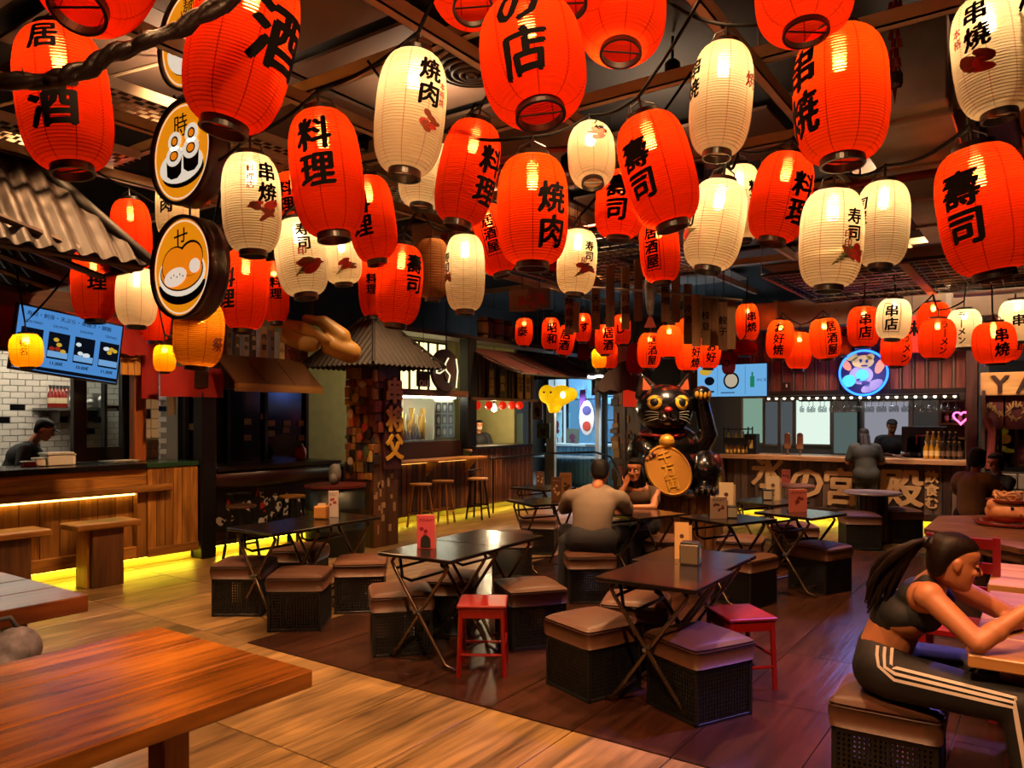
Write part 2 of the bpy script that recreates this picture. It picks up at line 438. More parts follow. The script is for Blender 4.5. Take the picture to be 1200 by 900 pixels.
# ducts, pipes, trays and gratings
def perforated_tray(a, b, wd, label):
    """cable tray whose bottom is a lattice of slots"""
    a, b = Vector(a), Vector(b); L = (b-a).length; d = (b-a)/L; s = Vector((-d.y, d.x, 0)); t = thing('cable_tray', label, 'cable tray', a)
    mb = MB()
    for sg in (-1, 1):
        p0 = a+s*sg*wd/2
        mb.add([p0-s*.004, p0+s*.004, p0+d*L+s*.004, p0+d*L-s*.004, p0-s*.004+UP*.07, p0+s*.004+UP*.07, p0+d*L+s*.004+UP*.07, p0+d*L-s*.004+UP*.07],
               [(3,2,1,0),(4,5,6,7),(0,1,5,4),(1,2,6,5),(2,3,7,6),(3,0,4,7)])
    mb.build('side_rail', GALV, t, world=True)
    mb = MB(); rows = 5
    for r in range(rows+1):
        p = a+s*(-wd/2+wd*r/rows); q = p+d*L; mb.add([p-s*.006, p+s*.006, q+s*.006, q-s*.006], [(0, 1, 2, 3)])
    N = int(L/.09)
    for i in range(N):
        for r in range(rows):
            o = (i+(.5 if r % 2 else 0))*.09; p = a+d*o+s*(-wd/2+wd*r/rows); q = p+s*wd/rows
            mb.add([p, p+d*.03, q+d*.03, q], [(0, 1, 2, 3)])
    o = mb.build('slotted_bottom', GALV, t, world=True, kind='stuff'); return t
GALV = mat('galvanised steel', '#b7a892', .4, .6)
perforated_tray((-4.85, 2.2, 3.66), (-4.85, 9.5, 3.66), .30, 'long galvanised cable tray with slotted bottom running above the white grilled-meat lantern')
perforated_tray((-6.3, .2, 3.75), (-6.3, 3.4, 3.75), .42, 'wide slotted cable tray above the corrugated roof of the kitchen counter')
tag(MB().tube([(-8.5, 7.05, 3.62), (2.5, 7.05, 3.62)], .035, 10).build('sprinkler_pipe', mat('red pipe paint', '#7a1a0c', .4), smooth=True), 'red sprinkler pipe crossing the ceiling behind the lanterns', 'pipe')
tag(MB().tube([(-8.5, 5.6, 3.95), (-3.6, 5.6, 3.95), (-3.2, 5.6, 3.9), (-3.2, 9, 3.9)], .03, 10).build('bent_pipe', mat('red pipe paint', '#7a1a0c', .4), smooth=True), 'rust red pipe that bends along the cable tray', 'pipe')
FOIL = mat('foil wrap', '#b0a59a', .28, .9, .15, 5, bump=.7)
a = P(1060, 40, 5.6)
d1 = thing('air_duct', 'silver foil-wrapped air duct hanging beside the firecracker string', 'air duct', (a.x, a.y, 3.55))
MB().box((a.x-.32, a.y-.5, 3.72), (a.x+.32, a.y+4.2, 4.3)).build('duct', FOIL, d1, world=True, bevel=.01)
for i in range(4): MB().box((a.x-.335, a.y-.3+i*1.15, 3.70), (a.x+.335, a.y-.25+i*1.15, 4.31)).build('seam_band', STEEL, d1, world=True)
d2 = thing('air_duct', 'broad galvanised duct crossing behind the hanging grilles above the bar fascia', 'air duct', (-2.4, 12.1, 3.1))
MB().box((-5.2, 11.9, 2.98), (3.2, 12.5, 3.4)).build('duct', mat('duct steel', '#7f7263', .35, .8, .15, 2), d2, world=True, bevel=.01)
for i in range(7): MB().box((-4.6+i*1.15, 11.88, 2.96), (-4.54+i*1.15, 12.52, 3.42)).build('seam_band', STEEL, d2, world=True)
d3 = thing('air_duct', 'brown painted duct hanging above the dark foil duct near the yakitori sign', 'air duct', (.9, 8, 3.5))
MB().box((.42, 6.6, 3.42), (1.4, 10.8, 3.75)).build('duct', mat('brown duct', '#4a3022', .4, .5, .15, 2), d3, world=True, bevel=.01)
for i in range(4): MB().box((.40, 7.2+i*1.0, 3.40), (1.42, 7.25+i*1.0, 3.77)).build('seam_band', STEEL, d3, world=True)
for i, (x, z, lab) in enumerate(((1.2, 3.25, 'lowest bright steel pipe above the ramen lanterns'), (1.0, 3.55, 'steel pipe under the brown duct'))):
    tag(MB().tube([(-1.0, 10.9+i*.3, z-.35*i), (3.6, 10.9+i*.3, z-.35*i)], .05, 10).build('steel_pipe', STEEL, smooth=True), lab, 'pipe')
def grille(x0, x1, y0, y1, z, nx, ny, label, strips=(), back=True):
    t = thing('hanging_grille', label, 'wire grille', ((x0+x1)/2, (y0+y1)/2, z)); mb = MB()
    for i in range(nx+1):
        x = x0+(x1-x0)*i/nx; mb.cyl((x, y0, z), (x, y1, z), .007, n=4)
    for i in range(ny+1):
        y = y0+(y1-y0)*i/ny; mb.cyl((x0, y, z), (x1, y, z), .007, n=4)
    mb.build('wire_mesh', BLACK, t, world=True, kind='stuff')
    mb = MB()
    for a, b in (((x0, y0), (x1, y0)), ((x0, y1), (x1, y1)), ((x0, y0), (x0, y1)), ((x1, y0), (x1, y1))): mb.cyl((*a, z), (*b, z), .02, n=6)
    mb.build('border_frame', BLACK, t, world=True)
    for xs in strips: MB().box((xs-.05, y0, z-.03), (xs+.05, y1, z-.012)).build('wooden_strip', mat('orange lath', '#a04818', .6), t, world=True)
    if back: MB().box((x0, y0, z+.10), (x1, y1, z+.12)).build('backing_sheet', mat('bamboo backing', '#6a4a30', .8, 0, .25, 5), t, world=True)
    for x in (x0, x1):
        for y in (y0, y1): MB().cyl((x, y, z), (x, y, 4.6), .006, n=4).build('hanger_rod', STEEL, t, world=True)
grille(-2.6, .35, 8.5, 10.9, 3.2, 26, 12, 'wire grille ceiling panel with orange laths hanging before the neon bar sign', (-1.2, .28))
grille(-5.4, -3.2, 6.5, 9.2, 3.45, 18, 14, 'open wire grille panel hanging behind the sushi lanterns over the cat', (), False)
# round ceiling diffuser
p = P(553, 82, 5.9); t = thing('air_diffuser', 'round spiral air diffuser in the ceiling behind the big red lantern', 'air diffuser', p)
for i, r in enumerate((.30, .235, .17, .11, .055)):
    MB().lathe([(r, 0), (r-.012, -.02-.01*i), (r-.03, -.02-.01*i), (r-.022, .0)], 32, cap=False, closed=True).build('ring', mat('diffuser', '#40362c', .5, .4), t, smooth=True)
MB().lathe([(.31, .0), (.31, .12), (.02, .12)], 24).build('duct_collar', DARK, t)

# ------------------------------------------------------------------ unseen ceiling spotlights; all but the violet ones are added fill light
def spotlight(x, y, z, tx, ty, power, col, label, size=75, rad=.06):
    t = thing('unseen_spotlight', label, 'spotlight', (x, y, z)); v = (Vector((tx, ty, .4))-Vector((x, y, z))).normalized()
    R = v.to_track_quat('-Z', 'Y').to_matrix().to_4x4()
    MB().lathe([(.055, -.02), (.06, .0), (.06, .14), (.03, .17), (.001, .17)], 14, R).build('lamp_housing', BLACK, t, smooth=True)
    MB().lathe([(.001, -.012), (.05, -.012), (.05, -.018), (.001, -.018)], 14, R).build('lamp_lens', glow('spot lens', (1, .7, .4), 3), t)
    MB().cyl((0, 0, .1), (0, 0, 4.6-z), .012, n=6).build('stem', BLACK, t)
    l = bpy.data.lights.new('spot', 'SPOT'); l.energy = power*DOWN; l.color = col; l.spot_size = math.radians(size); l.spot_blend = .8; l.shadow_soft_size = rad
    o = bpy.data.objects.new('lamp_light', l); COL.objects.link(o); o.parent = t; o.matrix_local = R; o.location = v*.05
WARM = (1, .52, .22)
for a in ((-2.6, 1.6, 4.3, -2.9, 1.2, 150, WARM, 'added fill spotlight above the long wooden table'),
          (-4.5, 2.9, 4.3, -5.0, 3.2, 170, WARM, 'added fill spotlight above the tan floor beside the wooden table'),
          (-1.6, 3.3, 4.3, -1.9, 3.9, 150, WARM, 'added fill spotlight above the table with the chrome napkin box'),
          (-3.6, 5.0, 4.3, -3.6, 4.4, 150, WARM, 'added fill spotlight above the table with the pink menu stand'),
          (-5.6, 5.4, 4.3, -5.4, 4.6, 60, WARM, 'added fill spotlight above the shaded table by the closed stall'),
          (-3.2, 8.2, 4.3, -3.6, 9.2, 260, (1, .62, .35), 'added fill spotlight aimed at the lucky cat statue'),
          (-1.7, 7.6, 4.3, -1.8, 7.9, 110, WARM, 'added fill spotlight above the tables before the bar'),
          (.2, 2.6, 4.3, .1, 3.2, 120, (1, .40, .18), 'added fill spotlight above the woman eating by the red tray'),
          (.9, 5.8, 4.3, .9, 6.2, 130, (1, .50, .28), 'added fill spotlight above the round wooden table'),
          (-6.3, 9.6, 4.3, -6.6, 10.2, 220, WARM, 'added fill spotlight above the floor before the stools of the counter'),
          (.5, 6.8, 4.2, -.75, 5.1, 380, (.35, .22, 1.0), 'violet stage spotlight over the dark floor', 46),
          (.3, 9.4, 4.2, -1.0, 8.0, 280, (.35, .22, 1.0), 'violet stage spotlight before the bar', 44),
          (-5.6, 4.2, 4.25, -8.1, 3.2, 150, WARM, 'added fill spotlight aimed at the kitchen counter planks', 80), (-4.4, 1.4, 4.3, -6.8, 2.2, 7, (1, .66, .42), 'added fill spotlight aimed at the corrugated roof', 90),
          (-5.6, 6.0, 4.2, -7.0, 7.1, 95, (1, .6, .28), 'added fill spotlight aimed at the carved pillar', 60), (-5.4, 7.6, 4.2, -7.9, 6.2, 45, WARM, 'added fill spotlight aimed at the closed stall', 70),
          (-6.0, 11.0, 4.2, -8.1, 11.0, 120, WARM, 'added fill spotlight aimed at the slatted till counter', 80), (-2.4, 10.9, 4.25, -2.6, 12.8, 150, (1, .66, .42), 'added fill spotlight aimed at the bar lettering', 90),
          (-1.0, 10.6, 4.25, -1.4, 13.6, 90, (1, .66, .42), 'added fill spotlight aimed at the fascia over the bar', 100), (.4, 10.6, 4.2, .2, 12.6, 110, (1, .62, .36), 'added fill spotlight aimed at the tan shop sign', 80),
          (-4.2, 7.0, 4.25, -4.4, 7.4, 150, WARM, 'added fill spotlight above the tables beside the couple', 95), (-2.4, 5.6, 4.25, -2.4, 5.6, 170, WARM, 'added fill spotlight above the middle of the dark floor', 100),
          (-6.2, 2.6, 4.25, -6.4, 4.2, 130, WARM, 'added fill spotlight above the walkway by the pedestal seats', 90), (-.6, .9, 4.3, -1.6, 2.4, 150, WARM, 'added fill spotlight above the tan tiles near the camera', 100),
          (-7.5, 15.05, 2.62, -7.7, 15.8, 70, (.8, .92, 1), 'added fill spotlight aimed at the blue counter of the glazed shop', 90), (-9.0, 15.05, 2.62, -9.2, 15.9, 60, (.8, .92, 1), 'added fill spotlight aimed at the cream post and poster', 90)): spotlight(*a)
def uplight(x, y, z, power, label):  # unseen uplights, added to brighten the ceiling
    t = thing('added_uplight', label, 'lamp', (x, y, z)); MB().lathe([(.03, -.06), (.09, 0), (.095, 0), (.035, -.07)], 16, closed=True, cap=False).build('reflector_bowl', STEEL, t, smooth=True)
    MB().lathe([(.001, -.045), (.04, -.045), (.001, -.04)], 10).build('lamp_disc', glow('spot lens', (1, .7, .4), 3), t); MB().cyl((0, 0, -.09), (0, 0, -.05), .03, n=8).build('base', BLACK, t)
    l = bpy.data.lights.new('up', 'SPOT'); l.energy = power; l.color = (1, .68, .42); l.spot_size = 2.7; l.spot_blend = .5; l.shadow_soft_size = .08
    o = bpy.data.objects.new('lamp_light', l); COL.objects.link(o); o.parent = t; o.location = (0, 0, .01); o.rotation_euler = (PI, 0, 0)
for x, y, lab in ((-5.55, 3.55, 'small added uplight bowl on the beams beside the round yellow signs'), (-4.2, 2.25, 'small added uplight bowl on the beams over the wooden table'), (-1.5, 3.55, 'small added uplight bowl on the beams over the orange lantern'), (-4.2, 4.85, 'small added uplight bowl on the beams over the middle tables'),
                  (-2.85, 6.4, 'small added uplight bowl on the beams before the wire grilles'), (-5.55, 8.0, 'small added uplight bowl on the beams over the bar stools'), (-.15, 6.4, 'small added uplight bowl on the beams under the brown duct'), (-1.5, 9.6, 'small added uplight bowl on the beams before the bar fascia')): uplight(x, y, ZC+.28, 105, lab)


# ------------------------------------------------------------------ kitchen counter along the walkway
LX = -8.1
kc = thing('service_counter', 'long pine service counter of the tiled kitchen with glowing recess', 'counter', (LX-.3, 2.2, 0))
Y0, Y1, YB = -.6, 4.59, 5.2
MB().box((LX-.62, Y0, .11), (LX-.10, YB, 1.08)).build('carcass', DARK, kc, world=True)
piece('kick_board', PLINTH, kc, (LX-.13, (Y0+YB)/2, .055), (.03, YB-Y0, .11))
MB().box((LX-.085, Y0, .100), (LX-.045, YB, .107)).build('light_strip', LED, kc, world=True, label='glowing yellow light strip')
for z in (.945, 1.035): piece('plank', pine('y'), kc, (LX-.02, (Y0+Y1)/2, z), (.05, Y1-Y0, .088))
piece('ledge', pine('y'), kc, (LX+.03, (Y0+Y1+.25)/2, .865), (.16, Y1-Y0+.25, .07), bevel=.008)
N = 27; wy = (Y1-.12-Y0)/N
for i in range(N): piece('plank', pine('z'), kc, (LX-.07, Y0+wy*(i+.5), .50), (.03, wy-.006, .66))
piece('jamb', pine('z'), kc, (LX-.03, Y1-.06, .48), (.10, .10, .70))
piece('bottom_board', pine('y'), kc, (LX-.03, (Y0+Y1)/2, .175), (.07, Y1-Y0, .13))
MB().box((LX-.05, Y0, .80), (LX-.015, Y1-.12, .822)).build('recess_light', LEDW, kc, world=True, label='warm light strip under the ledge')
n = 6; wy = (YB-Y1)/n
for i in range(n): piece('plank', pine('z'), kc, (LX-.0, Y1+wy*(i+.5), .60), (.05, wy-.005, .96))
piece('bottom_board', pine('y'), kc, (LX+.01, (Y1+YB)/2, .16), (.06, YB-Y1, .10))
MB().box((LX-.72, Y0, 1.085), (LX+.06, Y1-.02, 1.14)).build('countertop', mat('black stone', '#0d0c0b', .25), kc, world=True, bevel=.006)
MB().box((LX-.72, Y1-.02, 1.085), (LX+.04, YB, 1.135)).build('countertop', mat('green glazed top', '#23402c', .2), kc, world=True, bevel=.006, label='green glazed end of the countertop')
# wooden pedestal seats
for i, (y, lab) in enumerate(((3.86, 'wooden pedestal seat with slab top standing clear of the glowing counter recess'), (3.02, 'wooden pedestal seat half hidden by the thick dark tabletop'))):
    t = thing('pedestal_seat', lab, 'seat', (-7.62, y, 0), 0, 'pedestal seats at the kitchen counter')
    piece('seat_slab', pine('y'), t, (0, 0, .595), (.36, .62, .06), world=False, bevel=.01)
    piece('post', brownw('z'), t, (.02, .0, .283), (.24, .30, .565), world=False)
    piece('post_board', pine('z'), t, (-.02, -.165, .283), (.22, .03, .565), world=False)
# kitchen interior
kw = MB().box((-10.7, -1, 0), (-10.6, 7.2, 3.4)).build('wall_kitchen', mat('kitchen grout', '#8a8274', .7), kind='structure')
WT = mat('white glazed tile', '#c9c2b4', .2, prand=.06); BT = mat('black glazed tile', '#0d0c0c', .15)
n = 0
for r in range(19):
    z = 1.06+r*.078
    for c in range(16):
        y = 3.55+c*.172+(.086 if r % 2 else 0)
        blk = r in (5, 7, 9) and (c*5+r) % 7 < 2
        if n < 298: piece('tile', BT if blk else WT, kw, (-10.59, y, z), (.03, .165, .071), bevel=.003); n += 1
o = MB().box((-10.6, 1.4, 2.0), (-8.6, 6.8, 2.06)); 
lampk = thing('kitchen_light', 'bright tube lamp over the tiled kitchen wall', 'lamp', (-9.6, 4.2, 2.62))
MB().box((-.06, -1.9, 0), (.06, 1.2, .05)).build('lamp_tube', glow('kitchen tube', (1, .88, .70), 34), lampk)
MB().box((-.09, -1.95, .05), (.09, 1.25, .09)).build('lamp_housing', STEEL, lampk)
# shelf with sauce bottles
a = onX(45, 478, -10.4); b = onX(128, 478, -10.4)
sh = thing('steel_shelf', 'steel wall shelf on the white tiles carrying red sauce bottles', 'shelf', (-10.4, (a.y+b.y)/2, a.z-.03))
MB().box((-10.57, a.y, a.z-.03), (-10.2, b.y, a.z)).build('board', STEEL, sh, world=True)
for y in (a.y+.2, b.y-.2): MB().box((-10.56, y-.01, a.z-.18), (-10.3, y+.01, a.z-.03)).build('bracket', STEEL, sh, world=True)
for i in range(6):
    p = onX(59+i*4.2, 478, -10.38)
    t = thing('sauce_bottle', 'red sauce bottle with dark cap on the steel kitchen shelf', 'bottle', (p.x, p.y, a.z), 0, 'sauce bottles on the kitchen shelf')
    MB().lathe([(.03, 0), (.034, .02), (.034, .17), (.014, .22), (.014, .25)], 10).build('bottle_body', mat('red sauce', '#7c160c', .25), t, smooth=True)
    MB().lathe([(.018, .25), (.018, .29)], 10).build('bottle_cap', DARK, t)
    MB().lathe([(.035, .06), (.035, .13)], 10, cap=False).build('bottle_label', mat('cream label', '#b8a684', .6), t)
for i, (x, h, r) in enumerate(((84, .22, .07), (104, .14, .11), (117, .2, .09))):
    p = onX(x, 478, -10.38)
    t = tag(MB().lathe([(r*.8, 0), (r, .02), (r, h), (r*.9, h), (r*.85, .03), (.001, .03)], 16, Matrix.Translation((p.x, p.y, a.z))).build(('steel_jug', 'mixing_bowl', 'stock_pot')[i], STEEL, smooth=True),
            ('small steel jug beside the sauce bottles', 'wide steel bowl on the kitchen shelf', 'steel pot at the end of the kitchen shelf')[i], ('jug', 'bowl', 'pot')[i])
# black framed sliding window over the counter
wx = LX-.78
def wp(px, X): return onX(px, 500, X).y
z0, z1 = 1.14, 2.3
wd = thing('serving_window', 'black framed serving window with glass standing on the kitchen counter', 'window', (wx, wp(120, wx), 1.14))
for px, wpx in ((92, .14), (122, .03), (149, .16)):
    y = wp(px, wx); MB().box((wx-.04, y-wpx/2, z0), (wx+.04, y+wpx/2, z1)).build('stile', BLACK, wd, world=True)
MB().box((wx-.03, wp(92, wx), z0), (wx+.03, wp(149, wx), z0+.16)).build('rail', BLACK, wd, world=True)
MB().box((wx-.03, wp(92, wx), z1-.06), (wx+.03, wp(149, wx), z1)).build('rail', BLACK, wd, world=True)
for q0, q1 in ((92, 122), (122, 149)): MB().box((wx-.005, wp(q0, wx), z0+.16), (wx+.005, wp(q1, wx), z1-.06)).build('pane', glass('clear glass', '#dfe8ea', .93), wd, world=True)
y = wp(161, wx+.25); tag(MB().box((wx+.2, y-.07, 1.135), (wx+.32, y+.07, 2.95)).build('timber_post', wood('orange post', '#7a3a10', '#b4642a', 'z', .5), bevel=.006), 'orange timber post standing on the counter beside the serving window', 'post')
# tiled strip
tp = thing('tiled_pier', 'narrow white tiled pier with two black tiles beside the orange post', 'pier', (LX-.9, wp(176, LX-.9), 1.1))
ya, yb = wp(167, LX-.9), wp(186, LX-.9)
MB().box((LX-1.1, ya, 0), (LX-.915, yb, 2.6)).build('core', mat('kitchen grout', '#8a8274', .7), tp, world=True)
for r in range(11):
    for c in range(2):
        yy = ya+(yb-ya)*(c+.5)/2; blk = (r in (4, 7)) and c == 0
        piece('tile', BT if blk else WT, tp, (LX-.905, yy, 1.2+r*.12), (.03, (yb-ya)/2-.008, .112), bevel=.003)
# things on the kitchen worktop
for i, (px, col, s, nm, lab) in enumerate(((40, '#8b1a14', (.1, .22, .06), 'meat_tray', 'tray of red meat before the cook'), (52, '#cfc9bb', (.12, .2, .09), 'white_tub', 'white tub beside the meat tray'),
        (66, '#b8b4aa', (.2, .25, .14), 'clear_container', 'clear square container on the kitchen worktop'), (79, '#d5d0c4', (.12, .12, .12), 'paper_cup_stack', 'white stack of cups beside the black window frame'), (140, '#cfcabb', (.2, .35, .025), 'menu_sheet', 'white menu sheets lying at the end of the countertop'))):
    p = onX(px, 530, LX-.35); sx, sy, sz = s
    t = thing(nm, lab, nm.split('_')[-1], (p.x, p.y, 1.14))
    m = mat('goods%d' % i, col, .4)
    mb = MB()
    mb.prism([(-sx/2, -sy/2), (sx/2, -sy/2), (sx/2, sy/2), (-sx/2, sy/2)], 0, sz*.8); mb.build('body', m, t, bevel=.01)
    MB().cbox((0, 0, sz*.9), (sx*1.06, sy*1.06, sz*.2)).build('rim', mat('goodsrim', '#a8a498', .4), t, bevel=.006)
# ------------------------------------------------------------------ corrugated hip roof over the kitchen counter
def corrugated(mb, e0, e1, t0, t1, pitch=.16, amp=.03, rows=3):
    """sheet between eave e0-e1 and top edge t0-t1 with ridges running up the slope"""
    e0, e1, t0, t1 = map(Vector, (e0, e1, t0, t1)); L = (e1-e0).length; d = (e1-e0)/L
    nn = ((e1-e0).cross(t0-e0)).normalized(); N = int(L/pitch)*6; g = {}
    up = (t0-e0)-d*(t0-e0).dot(d)
    ta, tb = (t0-e0).dot(d), (t1-e0).dot(d)
    vs = []; fs = []
    for i in range(N+1):
        x = L*i/N
        s = 1.0
        if x < ta: s = x/ta if ta > 1e-6 else 1
        if x > tb: s = (L-x)/(L-tb) if L-tb > 1e-6 else 1
        s = max(.012, min(1, s)); h = nn*amp*math.cos(2*PI*i/6)
        for j in range(rows+1): vs.append(e0+d*x+up*(s*j/rows)+h)
    for i in range(N):
        for j in range(rows):
            a = i*(rows+1)+j; fs.append((a, a+rows+1, a+rows+2, a+1))
    nv = len(vs); th = nn*-.006
    mb.add(vs+[v+th for v in vs], fs+[tuple(reversed([i+nv for i in f])) for f in fs])
RUST = mat('rusty brown sheet', '#1c0e06', .6, .1, .3, 7, prand=.1)
zE, zT, tt = 2.95, 4.47, 1.2
rf = thing('corrugated_roof', 'big brown corrugated hip roof jutting over the kitchen counter', 'roof', (-7.6, 1, zE))
mb = MB(); corrugated(mb, (-6.3, -2.2, zE), (-6.3, 3.62, zE), (-6.3-tt, -2.2, zT), (-6.3-tt, 3.62-tt, zT)); mb.build('roof_sheet', RUST, rf, world=True, smooth=True)
mb = MB(); corrugated(mb, (-6.3, 3.62, zE), (-9.4, 3.62, zE), (-6.3-tt, 3.62-tt, zT), (-9.4, 3.62-tt, zT)); mb.build('roof_sheet', RUST, rf, world=True, smooth=True)
MB().tube([(-6.3, 3.62, zE+.02), (-6.3-tt, 3.62-tt, zT+.03)], .045, 8).build('hip_cap', mat('black cap', '#0c0908', .6), rf, world=True, smooth=True)
MB().tube([(-6.36, -2.2, zE-.03), (-6.36, 3.56, zE-.03)], .025, 6).build('eave_rail', darkw('y'), rf, world=True)
MB().tube([(-6.36, 3.56, zE-.03), (-9.4, 3.56, zE-.03)], .025, 6).build('eave_rail', darkw('x'), rf, world=True)
for i in range(6): MB().cyl((-6.4-i*.5, 3.5, zE-.06), (-6.4-i*.5, 1.2, zE+.5), .03, n=6).build('rafter', darkw('y'), rf, world=True)
# red cloth behind the lanterns
RED = mat('red cloth', '#8a0d08', .8, 0, .12, 4)
def cloth(name, label, o, x, y, wdt, hgt, m, wave=.03, nw=5, cat='cloth', valance=False):
    """hanging cloth with folds; o = top corner, x along the top, y downwards"""
    o, x, y = Vector(o), Vector(x).normalized(), Vector(y).normalized(); z = x.cross(y); N, R = 28, 6; vs = []
    for j in range(R+1):
        for i in range(N+1):
            u, v = i/N, j/R; hh = hgt*(1-.08*abs(math.sin(u*PI*nw))) if valance else hgt
            vs.append(o+x*(u*wdt)+y*(v*hh)+z*wave*math.sin(u*PI*2*nw)*v)
    fs = [(j*(N+1)+i, j*(N+1)+i+1, (j+1)*(N+1)+i+1, (j+1)*(N+1)+i) for j in range(R) for i in range(N)]
    nv = len(vs); mb = MB().add(vs+[q+z*.004 for q in vs], fs+[tuple(reversed([i+nv for i in f])) for f in fs])
    return tag(mb.build(name, m, smooth=True), label, cat)
a, b = onX(-20, 372, -8.2), onX(178, 398, -8.2)
cloth('red_valance', 'long red cloth valance hung behind the kitchen menu screen', (-8.25, a.y, 2.72), (0, 1, 0), (0, 0, -1), b.y-a.y, .42, RED, .02, 8, valance=True)
a, b = onX(188, 428, -8.0), onX(262, 428, -8.0)
cloth('red_drape', 'red cloth drape hanging below the amber lantern', (-8.0, a.y, a.z), (0, 1, 0), (0, 0, -1), b.y-a.y, .34, RED, .03, 2)
a = onX(166, 402, -8.38); b = onX(186, 402, -8.38)
cloth('red_banner', 'narrow red banner hanging beside the orange timber post', (-8.38, a.y, a.z), (0, 1, -.1), (0, .0, -1), b.y-a.y, .62, RED, .02, 1)
a = onX(142, 392, -8.35); b = onX(165, 440, -8.35)
wsn = thing('plank_sign', 'honey coloured plank board behind the edge of the kitchen screen', 'board', (-8.35, (a.y+b.y)/2, b.z))
for i in range(3): piece('plank', wood('honey board', '#8a5a1c', '#c08a3a', 'z', .5), wsn, (-8.36, a.y+(b.y-a.y)*(i+.5)/3, (a.z+b.z)/2), (.03, (b.y-a.y)/3-.006, a.z-b.z))
a = onX(150, 398, -8.3)
MB().box((-8.34, a.y-.2, 2.28), (-8.3, a.y+.1, 2.33)).build('top_rail', pine('y'), wsn, world=True)
# timber fascia behind the valance carries it
tag(MB().box((-8.55, -.6, 2.30), (-8.42, 5.2, 2.95)).build('timber_fascia', brownw('y')), 'brown timber fascia above the kitchen window behind the red valance', 'fascia')
# ------------------------------------------------------------------ screens
def screen(label, c, xdir, ydir, wdt, hgt, depth, draw, base='#4a86c8', s=1.0, arm=.68):
    t = thing('menu_screen', label, 'screen', c); M = frame((0, 0, 0), xdir, ydir)
    MB().cbox((0, 0, -depth/2), (wdt+.04, hgt+.04, depth), M).build('casing', BLACK, t, bevel=.006)
    flatm = MB(); flat(flatm, [(-wdt/2, -hgt/2), (wdt/2, -hgt/2), (wdt/2, hgt/2), (-wdt/2, hgt/2)], M, .003); flatm.build('display', glow('display '+base, base, s), t)
    draw(t, M, wdt, hgt)
    n_ = M.to_3x3().col[2]; MB().tube([n_*-.02, n_*-arm], .03, 8).build('wall_arm', BLACK, t); return t
def ink(t, M, name, polys, m, z=.005, texts=()):
    mb = MB()
    for p in polys: flat(mb, p, M, z)
    for s_, x, y, sz, bold in texts: write(mb, s_, M @ Matrix.Translation((x, y, z)), sz, bold)
    return mb.build(name, m, t)
def rect(x, y, w_, h): return [(x-w_/2, y-h/2), (x+w_/2, y-h/2), (x+w_/2, y+h/2), (x-w_/2, y+h/2)]
SK = mat('screen black', '#05060a', .6)
def draw1(t, M, W, H):
    rr = random.Random(5); dk = []; wt = []; rd = []; ye = []; gn = []
    ink(t, M, 'screen_title', [], glow('sd', '#12233f', 1), .005, [('寿司・刺身・天ぷら・串焼き・御飯', -.02*W, .40*H, .085*H, .02)])
    for i, s_ in enumerate(('ZEN MAKI', 'SALMON', 'SASHIMI', 'TEMAKI')): ink(t, M, 'screen_caption', [], glow('sd', '#12233f', 1), .005, [(s_, (-.36+i*.25)*W, .27*H, .06*H, .01)])
    for i in range(4):
        x = (-.36+i*.25)*W; dk.append(rect(x, -.05*H, .2*W, .44*H))
        for k in range(5):
            p = disc2(x+rr.uniform(-.06, .06)*W, (-.05+rr.uniform(-.1, .12))*H, .028*W, .035*H, 8)
            (rd if i < 2 else wt).append(p) if k % 2 else (ye if i != 2 else wt).append(p)
        gn.append(rect(x, -.19*H, .19*W, .1*H))
    ink(t, M, 'food_panel', dk, glow('sk', '#0a0e18', 1)); ink(t, M, 'food_picture', rd, glow('sr', '#8e2a18', 1), .007)
    ink(t, M, 'food_picture', ye, glow('sy', '#c8a030', 1), .007); ink(t, M, 'food_picture', wt, glow('sw', '#d0d8dc', 1), .007); ink(t, M, 'food_picture', gn, glow('sb', '#6f9fd0', 1), .0065)
    ink(t, M, 'price_row', [], glow('sk', '#0a0e18', 1), .008, [('11.00€', -.36*W, -.34*H, .075*H, .03), ('11.00€', -.11*W, -.34*H, .075*H, .03), ('10.00€', .14*W, -.34*H, .075*H, .03), ('11.00€', .39*W, -.34*H, .075*H, .03)])
    ink(t, M, 'bottom_bar', [rect(0, -.46*H, W, .06*H)], glow('sk', '#0a0e18', 1), .006)
c = onX(82, 405, -7.75); e1 = onX(148, 396, -7.75); e0 = onX(16, 396, -7.75)
wv = (e1.y-e0.y)*.92; th = -.12
screen('large bright menu screen with four sushi pictures hanging tilted above the kitchen', c, (.0, math.cos(th), math.sin(th)), (0, -math.sin(th), math.cos(th)), wv, 66*7.9/900, .05, draw1, s=1.0)
